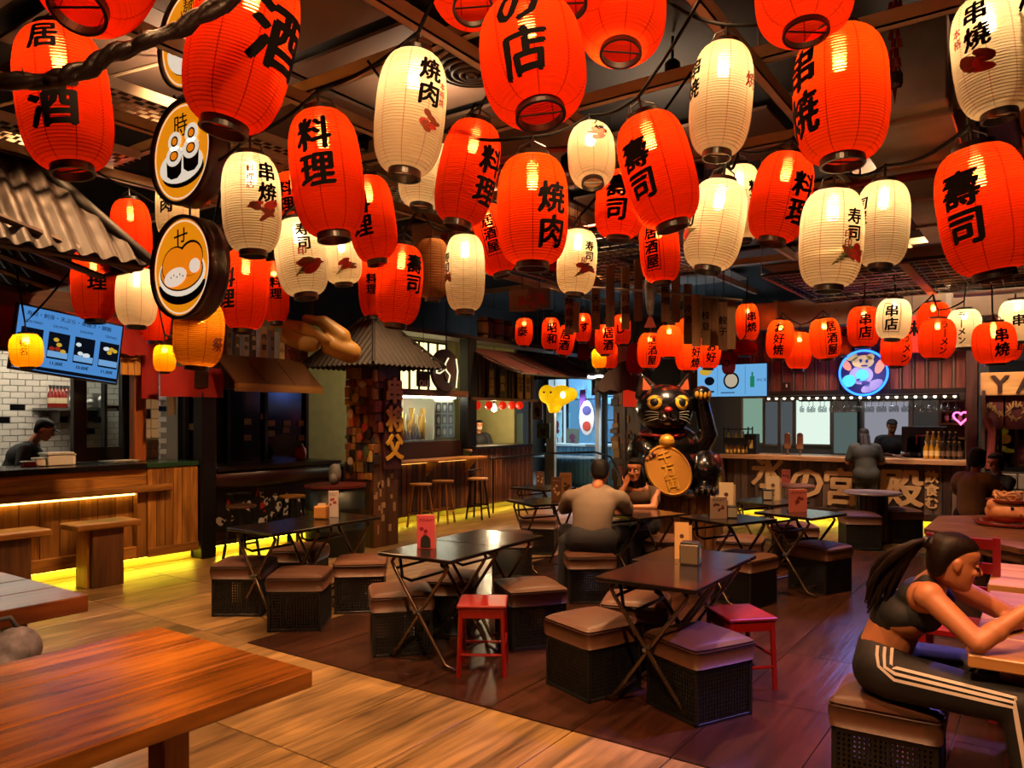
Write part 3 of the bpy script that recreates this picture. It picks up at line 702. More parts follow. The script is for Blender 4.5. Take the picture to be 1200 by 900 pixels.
def draw2(t, M, W, H):
    ink(t, M, 'bowl_picture', [disc2(-.0*W, .0*H, .115*W, .27*H, 20)], glow('sk', '#0a0e18', 1)); ink(t, M, 'noodle_picture', [disc2(0, 0, .09*W, .21*H, 20)], glow('sn', '#b8a890', 1), .006)
    ink(t, M, 'bowl_picture', [disc2(-.32*W, .0*H, .075*W, .14*H, 16)], glow('sk', '#0a0e18', 1)); ink(t, M, 'bottle_picture', [rect(.30*W, -.05*H, .06*W, .34*H), rect(.30*W, .18*H, .025*W, .14*H)], glow('sg', '#1e7a5a', 1), .006)
    ink(t, M, 'divider', [rect(.2*W, 0, .006*W, .9*H), rect(-.2*W, 0, .006*W, .9*H)], glow('sb3', '#3f6f9f', 1), .005)
    ink(t, M, 'offer_bubble', [disc2(-.38*W, .3*H, .09*W, .12*H, 14)], glow('sy', '#c8a030', 1), .006)
    ink(t, M, 'screen_caption', [rect(-.32*W, -.34*H, .14*W, .06*H), rect(-.05*W, -.38*H, .2*W, .03*H)], glow('sd', '#12233f', 1), .006, [('かに玉', .43*W, 0, .1*H, .02)])
c = onY(857, 446, 12.3)
screen('bright blue menu screen with noodle bowls above the bar behind the cat', c, (1, 0, 0), (0, 0, 1), 80/900*12.9, 36/900*12.9, .06, draw2, base='#6aaade', s=1.0, arm=.24)
# ------------------------------------------------------------------ black post, closed stall
tag(MB().box((LX-.10, 5.21, 0), (LX+.08, 5.40, 3.2)).build('steel_post', BLACK, bevel=.008), 'square black steel post at the end of the green glazed counter', 'post')
cs = thing('closed_stall', 'dark closed stall with a graffiti panel below its padded counter', 'stall', (LX-.3, 6.2, 0))
ya, yb = 5.42, 7.35
MB().box((LX-.6, ya, .0), (LX-.12, yb, 1.0)).build('counter_body', mat('dark red brown', '#2a120c', .5), cs, world=True)
MB().tube([(LX-.06, ya, .90), (LX-.06, yb, .90)], .13, 14).build('padded_rail', mat('maroon leather', '#2c0f14', .35), cs, world=True, smooth=True)
MB().box((LX-.65, ya, 1.0), (LX+.08, yb, 1.05)).build('countertop', mat('dark slab', '#1a120e', .3), cs, world=True, bevel=.005)
MB().box((LX-.125, ya, .002), (LX-.115, yb, .10)).build('kick_board', PLINTH, cs, world=True)
MB().box((LX-.085, ya, .100), (LX-.045, yb, .107)).build('light_strip', LED, cs, world=True, label='glowing yellow light strip')
MB().box((LX-.12, ya, .107), (LX-.02, yb, .15)).build('skirting', darkw('y'), cs, world=True)
M = frame((LX-.115, 6.25, .5), (0, 1, 0), (0, 0, 1)); mb = MB(); mbk = MB(); mbr = MB(); rr = random.Random(11)
MB().cbox((0, 0, 0), (1.45, .46, .02), M).build('graffiti_panel', mat('panel black', '#0c0a0a', .5), cs, world=True)
for i in range(34):
    x, y = rr.uniform(-.68, .68), rr.uniform(-.2, .2); p = disc2(x, y, rr.uniform(.02, .07), rr.uniform(.02, .08), rr.choice((3, 4, 5, 7)), rot=rr.random()*6)
    flat(mb if i % 6 else mbr, p, M, .011+i*.0001)
    if i % 2: flat(mbk, disc2(x+.01, y, .02, .03, 5, rot=rr.random()*6), M, .0155+i*.0001)
mb.build('graffiti_shape', mat('graffiti white', '#b5aca2', .6), cs, world=True); mbr.build('graffiti_shape', mat('graffiti red', '#8c2018', .6), cs, world=True); mbk.build('graffiti_shape', mat('graffiti ink', '#0a0808', .6), cs, world=True)
MB().box((LX-.75, ya, 1.05), (LX-.65, yb, 2.1)).build('dark_window', mat('dark glass', '#040404', .12), cs, world=True)
for y in (ya+.03, ya+.62, ya+1.2, yb-.03): MB().box((LX-.66, y-.025, 1.05), (LX-.6, y+.025, 2.12)).build('mullion', BLACK, cs, world=True)
for px, py in ((201, 472), (226, 500), (290, 494), (309, 488), (318, 496), (335, 504), (353, 496), (353, 513), (318, 508), (290, 513), (336, 496)):
    q = onX(px, py, LX-.64); MB().cbox((LX-.635, q.y, q.z), (.006, .11, .08 if px != 201 else .3)).build('notice', mat('old paper', '#8a7a60', .7, var=.1), cs, world=True)
# sloping brown board and box signs above it
a, b = onX(262, 425, -7.6), onX(362, 425, -7.6)
sb = thing('sloping_canopy', 'sloping brown panelled canopy above the closed stall', 'canopy', (-7.7, 6.2, 2.15))
for i in range(3):
    y0, y1 = a.y+(b.y-a.y)*i/3, a.y+(b.y-a.y)*(i+1)/3-.012
    MB().add([(-7.35, y0, 2.02), (-7.35, y1, 2.02), (-7.75, y1, 2.36), (-7.75, y0, 2.36), (-7.36, y0, 2.0), (-7.36, y1, 2.0), (-7.76, y1, 2.34), (-7.76, y0, 2.34)],
             [(0,1,2,3),(7,6,5,4),(0,4,5,1),(1,5,6,2),(2,6,7,3),(3,7,4,0)]).build('panel', mat('ochre panel', '#45290f', .5, var=.1), sb, world=True)
MB().box((-7.4, a.y, 1.93), (-7.34, b.y, 2.02)).build('front_board', wood('ochre board', '#6a4818', '#94692a', 'y', .5), sb, world=True)
MB().box((-8.2, a.y-.1, 1.98), (-8.0, b.y, 2.36)).build('frame_beam', darkw('y'), sb, world=True)
cols = ['#5a3c24', '#3c2015', '#8a8078', '#30180f', '#9a7350', '#6e4a3a', '#a09060', '#8a5a66', '#7a6040', '#7c6a50', '#6a3a58']
for i, px in enumerate((266, 276, 286, 295, 307, 317, 328, 336, 342, 349, 356)):
    q = onX(px, 398, -7.85); ww, hh = (7, 6, 8, 7, 9, 6, 8, 6, 5, 5, 7)[i]*9.3/900, (.34, .36, .30, .33, .38, .36, .34, .30, .28, .26, .24)[i]
    t = thing('box_sign', ('pale', 'dark', 'black and white', 'brown', 'tan', 'rust', 'cream', 'mauve', 'ochre', 'beige', 'plum')[i]+' upright box sign on the sloping canopy, '+('first', 'second', 'third', 'fourth', 'fifth', 'sixth', 'seventh', 'eighth', 'ninth', 'tenth', 'last')[i]+' from the black post', 'sign', (q.x, q.y, 2.36), 0, 'upright box signs above the closed stall')
    MB().box((-.08, -ww/2, 0), (.04, ww/2, hh)).build('box', mat('sign '+cols[i], cols[i], .6, var=.15), t, bevel=.004)
    mb = MB(); write(mb, '寿司酒串肉味天丼鉄板茶屋'[i], frame((.043, 0, hh*.68), (0, 1, 0), (0, 0, 1)), ww*.8, .03); write(mb, '処丸亭屋家楽心花月山川木'[i], frame((.043, 0, hh*.34), (0, 1, 0), (0, 0, 1)), ww*.8, .03)
    mb.build('lettering', mat('sign ink', '#140c0a', .7) if i not in (1, 3) else mat('sign chalk', '#a89a80', .7), t)
# fire extinguisher like red jar on the closed counter
q = onX(352, 528, LX-.3); t = thing('red_jar', 'red ribbed paper jar standing on the closed stall counter', 'jar', (q.x, q.y, 1.05))
MB().lathe([(.05, 0), (.075, .04), (.085, .10), (.075, .16), (.05, .19)], 16).build('jar_body', mat('red jar', '#9a2a18', .5), t, smooth=True)
MB().lathe([(.04, .19), (.04, .22), (.015, .24), (.001, .24)], 12).build('jar_lid', DARK, t)
# oil drum
q = P(393, 648, 9.3); dr = thing('oil_drum', 'dark green oil drum with a red-edged lid before the carved pillar', 'drum', (q.x, q.y, 0))
MB().lathe([(.34, 0), (.35, .01), (.35, .28), (.365, .30), (.35, .32), (.35, .53), (.365, .55), (.35, .57), (.35, .80), (.001, .80)], 32).build('drum_body', mat('drum paint', '#18201a', .4, .4, .2, 6), dr, smooth=True)
MB().lathe([(.365, .80), (.365, .83), (.001, .83)], 32).build('drum_lid', mat('drum lid', '#4a100c', .4), dr)
MB().ell((-.03, .02, .95), (.09, .07, .13), 12, 8).ell((.05, -.08, .9), (.05, .05, .07), 10, 6).build('seated_figurine', mat('figurine grey', '#5a5650', .6, var=.2), dr, smooth=True)
# ------------------------------------------------------------------ carved pillar kiosk with pyramid roof
px0, px1, py0, py1 = -7.39, -6.89, 6.84, 7.34
pk = thing('carved_pillar', 'carved wooden pillar covered with plaques under a pyramid roof', 'pillar', (-7.14, 7.09, 0))
MB().box((px0+.03, py0+.03, 0), (px1-.03, py1-.03, 2.4)).build('core', brownw('z'), pk, world=True)
rr = random.Random(21)
pc = ['#8a5a16', '#6b3f12', '#a8721e', '#3a2412', '#7a3a1c', '#2a1c14', '#94702c', '#5a2f14', '#8c4a2c', '#b08a3c']
for face in (0, 1):
    z = .85 if face == 0 else 1.05
    while z < 2.3:
        hh = rr.uniform(.08, .17); x = 0
        while x < .46:
            ww = min(rr.uniform(.06, .16), .5-x); c = rr.choice(pc); m = mat('plaque '+c, c, .5, 0, .25, 12, bump=.4); dp = rr.uniform(.02, .06)
            if face == 0: MB().cbox((px0+x+ww/2, py0-dp/2+.03, z+hh/2), (ww-.008, dp, hh-.01)).build('plaque', m, pk, world=True, bevel=.006)
            elif x < .14: MB().cbox((px1+dp/2-.03, py0+x*.8+ww/2*.7, z+hh/2), (dp, ww*.7, hh-.01)).build('plaque', m, pk, world=True, bevel=.006)
            x += ww
        z += hh
for i in range(14):
    x, z = rr.uniform(px0+.06, px1-.06), rr.uniform(.95, 2.2); c = rr.choice(('#b0321c', '#c8a23c', '#d0c0a0', '#1c1410', '#4a5a24', '#c85a30'))
    MB().ell((x, py0-.035, z), (rr.uniform(.03, .07), .02, rr.uniform(.03, .09)), 8, 6).build('carving', mat('carving '+c, c, .5), pk, world=True, smooth=True)
sb_ = MB().box((px1-.03, py0+.16, .98), (px1+.03, py1-.02, 2.12)).build('sign_board', mat('dark red board', '#3a1414', .5, var=.2), pk, world=True, bevel=.01)
mb = MB(); mb2 = MB(); Mx = frame((px1+.031, (py0+.16+py1-.02)/2, 1.62), (0, 1, 0), (0, 0, 1))
for i, ch in enumerate('串将父'):
    g = glyph(ch, .05); put(mb, [(x*.32, y*.34+.36-.36*i) for x, y in g[0]], g[1], Mx, .03, g[2]); g = glyph(ch, .085); put(mb2, [(x*.32, y*.34+.36-.36*i) for x, y in g[0]], g[1], Mx, .012, g[2])
mb.build('carved_letter', mat('carved ochre', '#c8982a', .45), pk, world=True); mb2.build('carved_letter_edge', mat('sign ink', '#140c0a', .7), pk, world=True)
for i in range(16):
    z = rr.uniform(.1, .9); y = rr.uniform(py0+.05, py1-.05)
    MB().cbox((px1-.028, y, z), (.006, rr.uniform(.02, .07), rr.uniform(.04, .14)), ).build('worn_patch', mat('worn paint', '#9a7a58', .7), pk, world=True)
for i in range(4):
    for sgn in (0, 1): pass
rk = thing('pyramid_roof', 'brown corrugated pyramid roof capping the carved pillar', 'roof', (-7.14, 7.09, 2.3))
A = (-7.14, 7.09, 3.02); e = .66; cs4 = [(-7.14-e, 7.09-e), (-7.14+e, 7.09-e), (-7.14+e, 7.09+e), (-7.14-e, 7.09+e)]
for i in range(4):
    a, b = cs4[i], cs4[(i+1) % 4]; mb = MB(); corrugated(mb, (*a, 2.27), (*b, 2.27), A, A, .085, .016, 2); mb.build('roof_sheet', mat('rusty roof', '#1d1108', .7, .0, .3, 9), rk, world=True, smooth=True)
    MB().tube([(*a, 2.29), A], .018, 6).build('hip_cap', DARK, rk, world=True)
# giant hand holding a corn cob
q = P(366, 392, 8.6); gh = thing('giant_hand_sculpture', 'giant ochre hand sculpture holding a bread roll above the canopy', 'sculpture', q)
def cp(x, y, d=0): return RIGHT*((x-366)*8.6/900)-UP*((y-392)*8.6/900)+FWD*d
mb = MB(); mb.cap(cp(408, 412, .1), cp(388, 405), .13, .12); mb.cap(cp(398, 395, .05), cp(380, 378, -.02), .12, .08); mb.cap(cp(380, 378), cp(360, 374, -.05), .065, .05)
for dy in (0, 1): mb.cap(cp(384, 400, -.1), cp(360, 384+dy*6, -.22), .065, .05); mb.cap(cp(360, 384+dy*6, -.22), cp(330, 378+dy*4, -.16), .05, .035)
mb.cap(cp(330, 380, -.16), cp(322, 386, -.12), .035, .03)
OCH = mat('ochre paint', '#8c6424', .5, 0, .15, 5)
me = remesh(mb, .02, 3); link('hand', me, OCH, gh, smooth=True)
R = (cp(378, 406, -.12)-cp(334, 391, -.12)).to_track_quat('Z', 'Y').to_matrix().to_4x4(); R.translation = cp(334, 391, -.12)
L = (cp(378, 406)-cp(334, 391)).length; pr = []
for i in range(40):
    f = i/39; r = .115*max(0, 1-(abs(f-.5)*2)**4)**.5+.004*(i % 2); pr.append((max(r, .004), f*L))
MB().lathe(pr, 24, R).build('bread_roll', mat('roll ochre', '#94743a', .6), gh, smooth=True)
MB().cyl((0, 0, .1), (0, 0, 4.625-q.z), .012, n=6).build('hanger_rod', BLACK, gh)

# ------------------------------------------------------------------ slatted counter stall further along the walkway
ya, ym, yb = 7.45, 10.42, 12.25
sc3 = thing('slatted_counter', 'long counter of narrow upright brown slats with a raised till section', 'counter', (LX-.3, 10, 0))
MB().box((LX-.5, ya, .1), (LX-.04, yb, .95)).build('carcass', DARK, sc3, world=True)
N = 25
for i in range(N): piece('slat', brownw('z') if i % 3 else darkw('z'), sc3, (LX-.02, ya+(ym-ya)*(i+.5)/N, .53), (.03, (ym-ya)/N-.012, .82))
N = 26
for i in range(N): piece('slat', wood('walnut slat', '#4a2c14', '#80522a', 'z', .45) if i % 2 else brownw('z'), sc3, (LX-.02, ym+(yb-ym)*(i+.5)/N, .60), (.04, (yb-ym)/N-.014, .98))
MB().box((LX-.6, ym-.02, 1.09), (LX+.06, yb+.03, 1.13)).build('countertop', mat('dark slab', '#1a120e', .3), sc3, world=True)
MB().box((LX-.135, ya, .002), (LX-.125, yb, .105)).build('kick_board', PLINTH, sc3, world=True)
MB().box((LX-.085, ya, .100), (LX-.045, yb, .107)).build('light_strip', LED, sc3, world=True, label='glowing yellow light strip')
MB().box((LX-.12, ya, .107), (LX-.0, yb, .13)).build('skirting', darkw('y'), sc3, world=True)
MB().box((LX-.02, ym-.1, .1), (LX+.03, ym, 1.0)).build('divider_post', darkw('z'), sc3, world=True)
bs = thing('bar_shelf', 'wooden bar shelf on brackets over the three bar stools', 'shelf', (LX+.1, 9.4, .94))
piece('shelf_board', pine('y'), bs, (LX+.10, 9.15, .96), (.34, 2.6, .04), bevel=.006)
for y in (8.2, 9.2, 10.2): MB().add([(LX, y-.02, .94), (LX+.24, y-.02, .94), (LX, y-.02, .70), (LX, y+.02, .94), (LX+.24, y+.02, .94), (LX, y+.02, .70)], [(0,1,2),(5,4,3),(0,3,4,1),(1,4,5,2),(2,5,3,0)]).build('bracket', pine('x'), bs, world=True)
MB().box((LX+.01, 7.9, .915), (LX+.03, 10.4, .935)).build('under_shelf_light', glow('under shelf', (1.0, .5, .1), 4), bs, world=True)
rl = thing('black_handrail', 'black tubular handrail running before the slatted till counter', 'handrail', (LX+.35, 11.5, 0))
MB().tube([(LX+.3, 10.5, .93), (LX+.35, 12.4, .95), (-7.2, 13.1, .96)], .02, 8).build('rail', BLACK, rl, world=True)
for y in (10.55, 12.2): MB().cyl((LX+.32, y, 0), (LX+.32, y, .94), .016, n=8).build('post', BLACK, rl, world=True)
MB().tube([(-7.2, 13.1, .96), (-6.6, 12.6, .9), (-6.2, 12.2, .55), (-6.1, 12.1, 0)], .022, 8).build('curved_end', BLACK, rl, world=True, smooth=True)
# lit display case
a, b = onX(468, 490, LX-.3), onX(533, 490, LX-.3)
dc = thing('display_case', 'brightly lit glass display case of hanging golden food samples', 'display case', (LX-.5, (a.y+b.y)/2, 1.2))
MB().box((LX-.75, a.y-.1, .95), (LX-.2, b.y+.1, 1.24)).build('base', mat('dark red brown', '#2a120c', .5), dc, world=True)
MB().box((LX-.75, a.y, 1.24), (LX-.72, b.y, 1.98)).build('back_panel', mat('case white', '#cfc6b0', .6), dc, world=True)
MB().box((LX-.75, a.y-.4, 1.98), (LX-.05, b.y+.1, 2.08)).build('top_board', brownw('y'), dc, world=True)
MB().box((LX-.30, a.y+.05, 1.95), (LX-.24, b.y-.05, 1.975)).build('lamp_tube', glow('case lamp', (1, .85, .6), 40), dc, world=True)
MB().box((LX-.215, a.y, 1.24), (LX-.205, b.y, 1.97)).build('glass_front', glass('clear glass', '#dfe8ea', .93), dc, world=True)
rr = random.Random(2); g0 = mat('golden sample', '#e0aa38', .35); g1 = mat('pale sample', '#e0cc98', .4)
for i in range(9):
    y = a.y+.06+(b.y-a.y)*.58*i/9; h = rr.uniform(.3, .55); z = 1.27
    mb = MB()
    for k in range(5): mb.tube([(LX-.5+rr.uniform(-.08, .08), y+rr.uniform(-.04, .04), z), (LX-.48, y+rr.uniform(-.04, .04), z+h*.5), (LX-.5+rr.uniform(-.05, .05), y, z+h)], rr.uniform(.012, .025), 6)
    mb.build('food_sample', g0 if i % 3 else g1, dc, world=True, smooth=True)
Mx = frame((LX-.3, a.y+(b.y-a.y)*.80, 1.6), (0, 1, 0), (0, 0, 1)); mb = MB(); mk = MB()
MB().cbox((0, 0, -.01), (.5, .68, .01), Mx).build('picture_sheet', mat('sheet grey', '#8f8a80', .5), dc, world=True)
for i in range(3):
    for j in range(3):
        flat(mb, rect(-.16+.16*i, -.2+.2*j, .13, .17), Mx, .002); flat(mk, disc2(-.16+.16*i, -.21+.2*j, .04, .06, 10), Mx, .004)
mb.build('picture_square', mat('picture dark', '#2c2a28', .5), dc, world=True); mk.build('picture_food', mat('picture pale', '#b8aca0', .5), dc, world=True)
tag(MB().box((LX-.25, b.y+.06, 1.1), (LX-.05, b.y+.3, 3.0)).build('black_column', BLACK, bevel=.01), 'black column between the display case and the till', 'column')
# round neon sign and lit window
q = onX(523, 434, LX+.02); ns = thing('round_bar_sign', 'dark round sign with bent pale tubes above the display case', 'sign', q)
Mx = frame((0, 0, 0), (0, 1, 0), (0, 0, 1)); r = 25*q.dot(FWD)/900
MB().prism(disc2(0, 0, r, r, 32), -.06, 0, Mx).build('disc', mat('sign brown', '#2c1c1e', .5), ns, bevel=.008)
MB().prism(disc2(.06, .02, r*.38, r*.62, 24), 0, .02, Mx).build('oval_plate', mat('oval brown', '#4a2e24', .5), ns)
T = glow('pale tube', (1.0, .86, .5), 1.3)
for pts in ([(.02, .2), (-.06, .1), (-.04, 0), (.06, -.08), (.02, -.2)], [(-.28, -.03), (-.2, .02), (-.08, 0), (-.2, -.06), (-.28, -.05)], [(.22, .2), (.26, 0), (.22, -.28)]):
    MB().tube([Mx @ Vector((x, y, .03)) for x, y in pts], .012, 6).build('glow_tube', T, ns, smooth=True)
MB().cyl((.0, 0, r), (0, 0, 4.62-q.z), .01, n=6).build('hanger_rod', BLACK, ns)
q = onX(496, 432, LX-.7); lw = thing('lit_window', 'yellow lit lattice window behind the pyramid roof edge', 'window', q)
MB().cbox((-.02, 0, 0), (.02, 1.2, .95)).build('pane', glow('window glow', (1.0, .8, .35), 2.2), lw)
for i in range(6): MB().cbox((.01, -.6+i*.24, 0), (.03, .03, .95)).build('mullion', BLACK, lw)
for i in range(3): MB().cbox((.01, 0, -.46+i*.46), (.03, 1.2, .03)).build('transom', BLACK, lw)
q = onX(496, 444, LX+.15); o = thing('small_letter_board', 'small black board with white curly letters under the pyramid roof', 'sign', q)
MB().cbox((0, 0, 0), (.02, .3, .24)).build('board', DARK, o); mb = MB(); write(mb, 'ou', frame((.012, 0, -.04), (0, 1, 0), (0, 0, 1)), .22, .02); mb.build('lettering', mat('chalk white', '#c8c8c0', .6), o)
MB().cyl((0, 0, .12), (0, 0, 4.625-q.z), .006, n=5).build('hanger_rod', BLACK, o)
# interior of the till
MB().box((-10.3, 7.3, 0), (-10.2, 12.6, 3.2)).build('wall_till', mat('olive plaster', '#7a7448', .7, var=.1), kind='structure')
MB().box((-10.2, 12.5, 0), (LX-.6, 12.6, 3.2)).build('wall_till_end', mat('olive plaster', '#7a7448', .7, var=.1), kind='structure')
for i, (px, c, wv, hv, pz, lab) in enumerate(((586, '#8a3a48', .32, 1.5, 500, 'tall mauve panel behind the paper ball lanterns of the till'), (577, '#b09a50', .5, .5, 492, 'yellow square board on the olive till wall'), (605, '#c0a848', .5, .8, 505, 'yellow leaning hood panel behind the till'), (569, '#7a3c20', .2, .9, 490, 'brown strip board behind the till clerk'))):
    q = onX(px, pz, -10.1+.03*i); tag(MB().cbox(q, (.03, wv, hv)).build('wall_board', mat('wb'+c, c, .6)), lab, 'board')
for i, px in enumerate((548, 559, 573, 589, 600, 609)):
    q = onX(px, 475, LX-.13); t = thing('paper_ball', 'small round red paper lantern over the till, number %s from the black column' % ('first second third fourth fifth sixth'.split()[i]), 'lantern', q, 0, 'red paper balls hanging over the till')
    r = .075
    MB().lathe([(max(.002, r*math.sin(PI*j/14)), -r*math.cos(PI*j/14)) for j in range(15)], 16).build('paper_globe', mat('red ball paper', '#b01808', .6, emit='#ff2408', es=.5), t, smooth=True)
    MB().cyl((0, 0, r), (0, 0, 2.0-q.z), .004, n=5).build('cord', BLACK, t)
for i, (px, py) in enumerate(((552, 483), (579, 478))):
    q = onX(px, py, LX-.5); t = thing('pendant_bulb', ('bare white pendant bulb hanging lowest beside the black column', 'bare white pendant bulb hanging in the middle of the till')[i], 'lamp', q)
    MB().lathe([(.002, -.08), (.05, -.05), (.055, -.01), (.03, .05), (.02, .08)], 14).build('bulb', glow('bulb white', (1, .88, .6), 14), t, smooth=True)
    MB().cyl((0, 0, .07), (0, 0, .14), .022, n=8).build('socket', BLACK, t); MB().cyl((0, 0, .14), (0, 0, 4.625-q.z), .005, n=5).build('cord', BLACK, t)
    l = bpy.data.lights.new('bulb', 'POINT'); l.energy = 45; l.color = (1, .75, .42); l.shadow_soft_size = .06; lo = bpy.data.objects.new('lamp_light', l); COL.objects.link(lo); lo.parent = t; lo.location = (.0, 0, -.12)
# till sign boards under the awning
a, b = onX(552, 450, LX-.05), onX(628, 450, LX-.05)
sf = thing('sign_fascia', 'dark timber fascia of upright boards above the till', 'fascia', (LX-.1, (a.y+b.y)/2, 1.95))
MB().box((LX-.16, a.y, 1.95), (LX-.10, b.y, 2.75)).build('backing', DARK, sf, world=True)
MB().box((LX-.10, a.y, 1.93), (LX-.0, b.y, 1.98)).build('bottom_rail', pine('y'), sf, world=True)
for i in range(18): piece('upright_board', brownw('z') if i % 2 else darkw('z'), sf, (LX-.09, a.y+(b.y-a.y)*(i+.5)/18, 2.36), (.03, (b.y-a.y)/18-.03, .76))
for i, (px, s_, bg, fg) in enumerate(((577, '居酒屋', '#3a220f', '#b8942c'), (590, '焼鳥', '#2a160c', '#b8942c'), (611, '定食', '#b08a18', '#4a3008'), (620, '御飯', '#b08a18', '#4a3008'))):
    q = onX(px, 452, LX); t = thing('upright_sign', ('brown upright sign with three gold characters', 'dark upright sign with two gold characters', 'ochre upright sign beside the gold lettered dark one', 'ochre upright sign at the far end')[i]+' above the till', 'sign', (LX-.05, q.y, 1.99), 0, 'upright signs above the till')
    MB().box((0, -.085, 0), (.03, .085, .52)).build('board', mat('us'+bg, bg, .5), t, bevel=.004); mb = MB(); write(mb, s_, frame((.032, 0, .26), (0, 1, 0), (0, 0, 1)), .15, .03, True); mb.build('lettering', mat('uf'+fg, fg, .5), t)
# maroon awning
aw = thing('maroon_awning', 'sagging maroon cloth awning over the slatted till counter', 'awning', (-7.7, 11.5, 2.4))
N, R = 40, 6; vs = []
for j in range(R+1):
    for i in range(N+1):
        u, v = i/N, j/R; y = 10.5+u*3.3
        vs.append((-8.3+1.15*v, y, 2.86-.46*v-.10*math.sin(v*PI)*(.6+.4*math.sin(u*22))-.05*v*abs(math.sin(u*PI*7))))
fs = [(j*(N+1)+i, j*(N+1)+i+1, (j+1)*(N+1)+i+1, (j+1)*(N+1)+i) for j in range(R) for i in range(N)]; nv = len(vs)
MB().add(vs+[(x, y, z-.006) for x, y, z in vs], [tuple(reversed(f)) for f in fs]+[tuple(i+nv for i in f) for f in fs]).build('canvas', mat('maroon canvas', '#3c100e', .75, var=.15, scale=3), aw, world=True, smooth=True)
MB().tube([(-7.15, 10.5, 2.36), (-7.15, 13.8, 2.36)], .018, 6).build('front_bar', STEEL, aw, world=True)
for y in (10.55, 11.5, 12.6, 13.75): MB().cyl((-8.3, y, 2.83), (-7.15, y, 2.37), .014, n=6).build('arm', STEEL, aw, world=True)
# upper ledge with round objects above the awning
lg = tag(MB().box((-8.7, 8.6, 2.98), (-8.2, 15.4, 3.05)).build('upper_ledge', darkw('y')), 'dark timber ledge carrying painted barrels above the awning', 'ledge')
for i, (px, py, r, c, lab) in enumerate(((571, 383, .10, '#b89a58', 'cream painted barrel with a round mark on the ledge above the awning'), (588, 388, .12, '#7a5a48', 'dull rose barrel on the ledge above the awning'), (578, 397, .1, '#3a2418', 'dark barrel below the cream one above the awning'), (600, 398, .1, '#6a4c30', 'brown jar at the far end of the ledge'))):
    q = onX(px, py, -8.3); t = thing('painted_barrel', lab, 'barrel', (-8.4, q.y, 3.05), 0, 'barrels above the awning')
    MB().lathe([(r*.8, 0), (r, .08), (r*1.05, .2), (r, .32), (r*.8, .4), (.001, .4)], 18).build('barrel_body', mat('br'+c, c, .5, var=.2), t, smooth=True)
    MB().lathe([(r*1.03, .07), (r*1.06, .085), (r*1.03, .10)], 18, cap=False).build('hoop', BLACK, t)
    MB().lathe([(r*1.03, .3), (r*1.06, .315), (r*1.0, .33)], 18, cap=False).build('hoop', BLACK, t)
# ------------------------------------------------------------------ bright glazed shop at the end of the walkway
SY = 15.6
gz = MB(); a = onY(612, 470, SY+3.4); b = onY(760, 470, SY+3.4)
MB().box((-12, SY+3.4, 0), (-3.5, SY+3.5, 3.6)).build('wall_shop', mat('shop pale wall', '#b4c4cc', .6), kind='structure')
for i in range(3):
    t = thing('shop_ceiling_light', 'cool white ceiling panel light inside the glazed shop, %s from the awning' % ('first', 'second', 'third')[i], 'lamp', (-10.2+i*1.9, SY+1.9, 3.3)); MB().cbox((0, 0, 0), (1.2, .5, .03)).build('light_panel', glow('shop panel', (.75, .9, 1), 120), t); MB().cbox((0, 0, .04), (1.26, .56, .04)).build('panel_frame', STEEL, t)
def vpost(px, Y, wd, z0, z1, m, lab, nm='window_post'):
    q = onY(px, 500, Y); return tag(MB().box((q.x-wd/2, Y-.05, z0), (q.x+wd/2, Y+.05, z1)).build(nm, m), lab, 'post')
vpost(701, SY-.2, .10, 0, 3.0, mat('white post', '#b0a89c', .5), 'slim white post before the glazed shop')
vpost(708.5, SY-.4, .10, 0, 3.4, BLACK, 'black steel post beside the slim white post'); vpost(722, SY-.3, .07, 0, 3.2, BLACK, 'black steel post of the glazed shop door')
vpost(646, SY-.5, .22, 0, 2.1, mat('cream post', '#a8967c', .5), 'cream post below the yellow animal lantern')
vpost(622, SY-1.5, .05, 0, 2.9, mat('brass post', '#8a6a28', .4, .5), 'thin brass post at the end of the till counter')
sg = thing('glazed_shopfront', 'pale blue glazed shopfront with black bars behind the cat', 'shopfront', onY(715, 500, SY+.6)*1.0)
for x0, x1 in ((664, 700), (700, 722), (724, 760)):
    q0, q1 = onY(x0, 500, SY+.6), onY(x1, 500, SY+.6)
    MB().box((q0.x, SY+.59, .2), (q1.x, SY+.6, 2.6)).build('pane', glass('blue glass', '#bcdcf0', .85), sg, world=True)
    MB().box((q0.x, SY+.57, .15), (q0.x+.05, SY+.62, 2.65)).build('mullion', BLACK, sg, world=True)
for z in (1.02, 1.55, 2.1):
    q0, q1 = onY(708, 500, SY+.6), onY(760, 500, SY+.6); MB().box((q0.x, SY+.57, z), (q1.x, SY+.62, z+.03)).build('transom', BLACK, sg, world=True)
q0, q1 = onY(648, 560, SY+.2), onY(738, 560, SY+.2)
bc = thing('blue_counter', 'light blue counter with upright boards inside the glazed shop', 'counter', ((q0.x+q1.x)/2, SY+.3, 0))
MB().box((q0.x, SY+.1, 0), (q1.x, SY+.5, .95)).build('body', mat('blue counter', '#4a7a98', .5), bc, world=True)
N = 18
for i in range(N): piece('upright_board', mat('blue board', '#5f93b4', .5, prand=.15), bc, (q0.x+(q1.x-q0.x)*(i+.5)/N, SY+.09, .5), ((q1.x-q0.x)/N-.02, .03, .84))
MB().box((q0.x-.1, SY+.0, .95), (q1.x+.1, SY+.6, 1.0)).build('countertop', mat('ice top', '#a8bcc4', .3), bc, world=True)
MB().box((q0.x-.3, SY-.2, .68), (q1.x+.2, SY+.05, .72)).build('front_ledge', mat('ice top', '#a8bcc4', .3), bc, world=True)
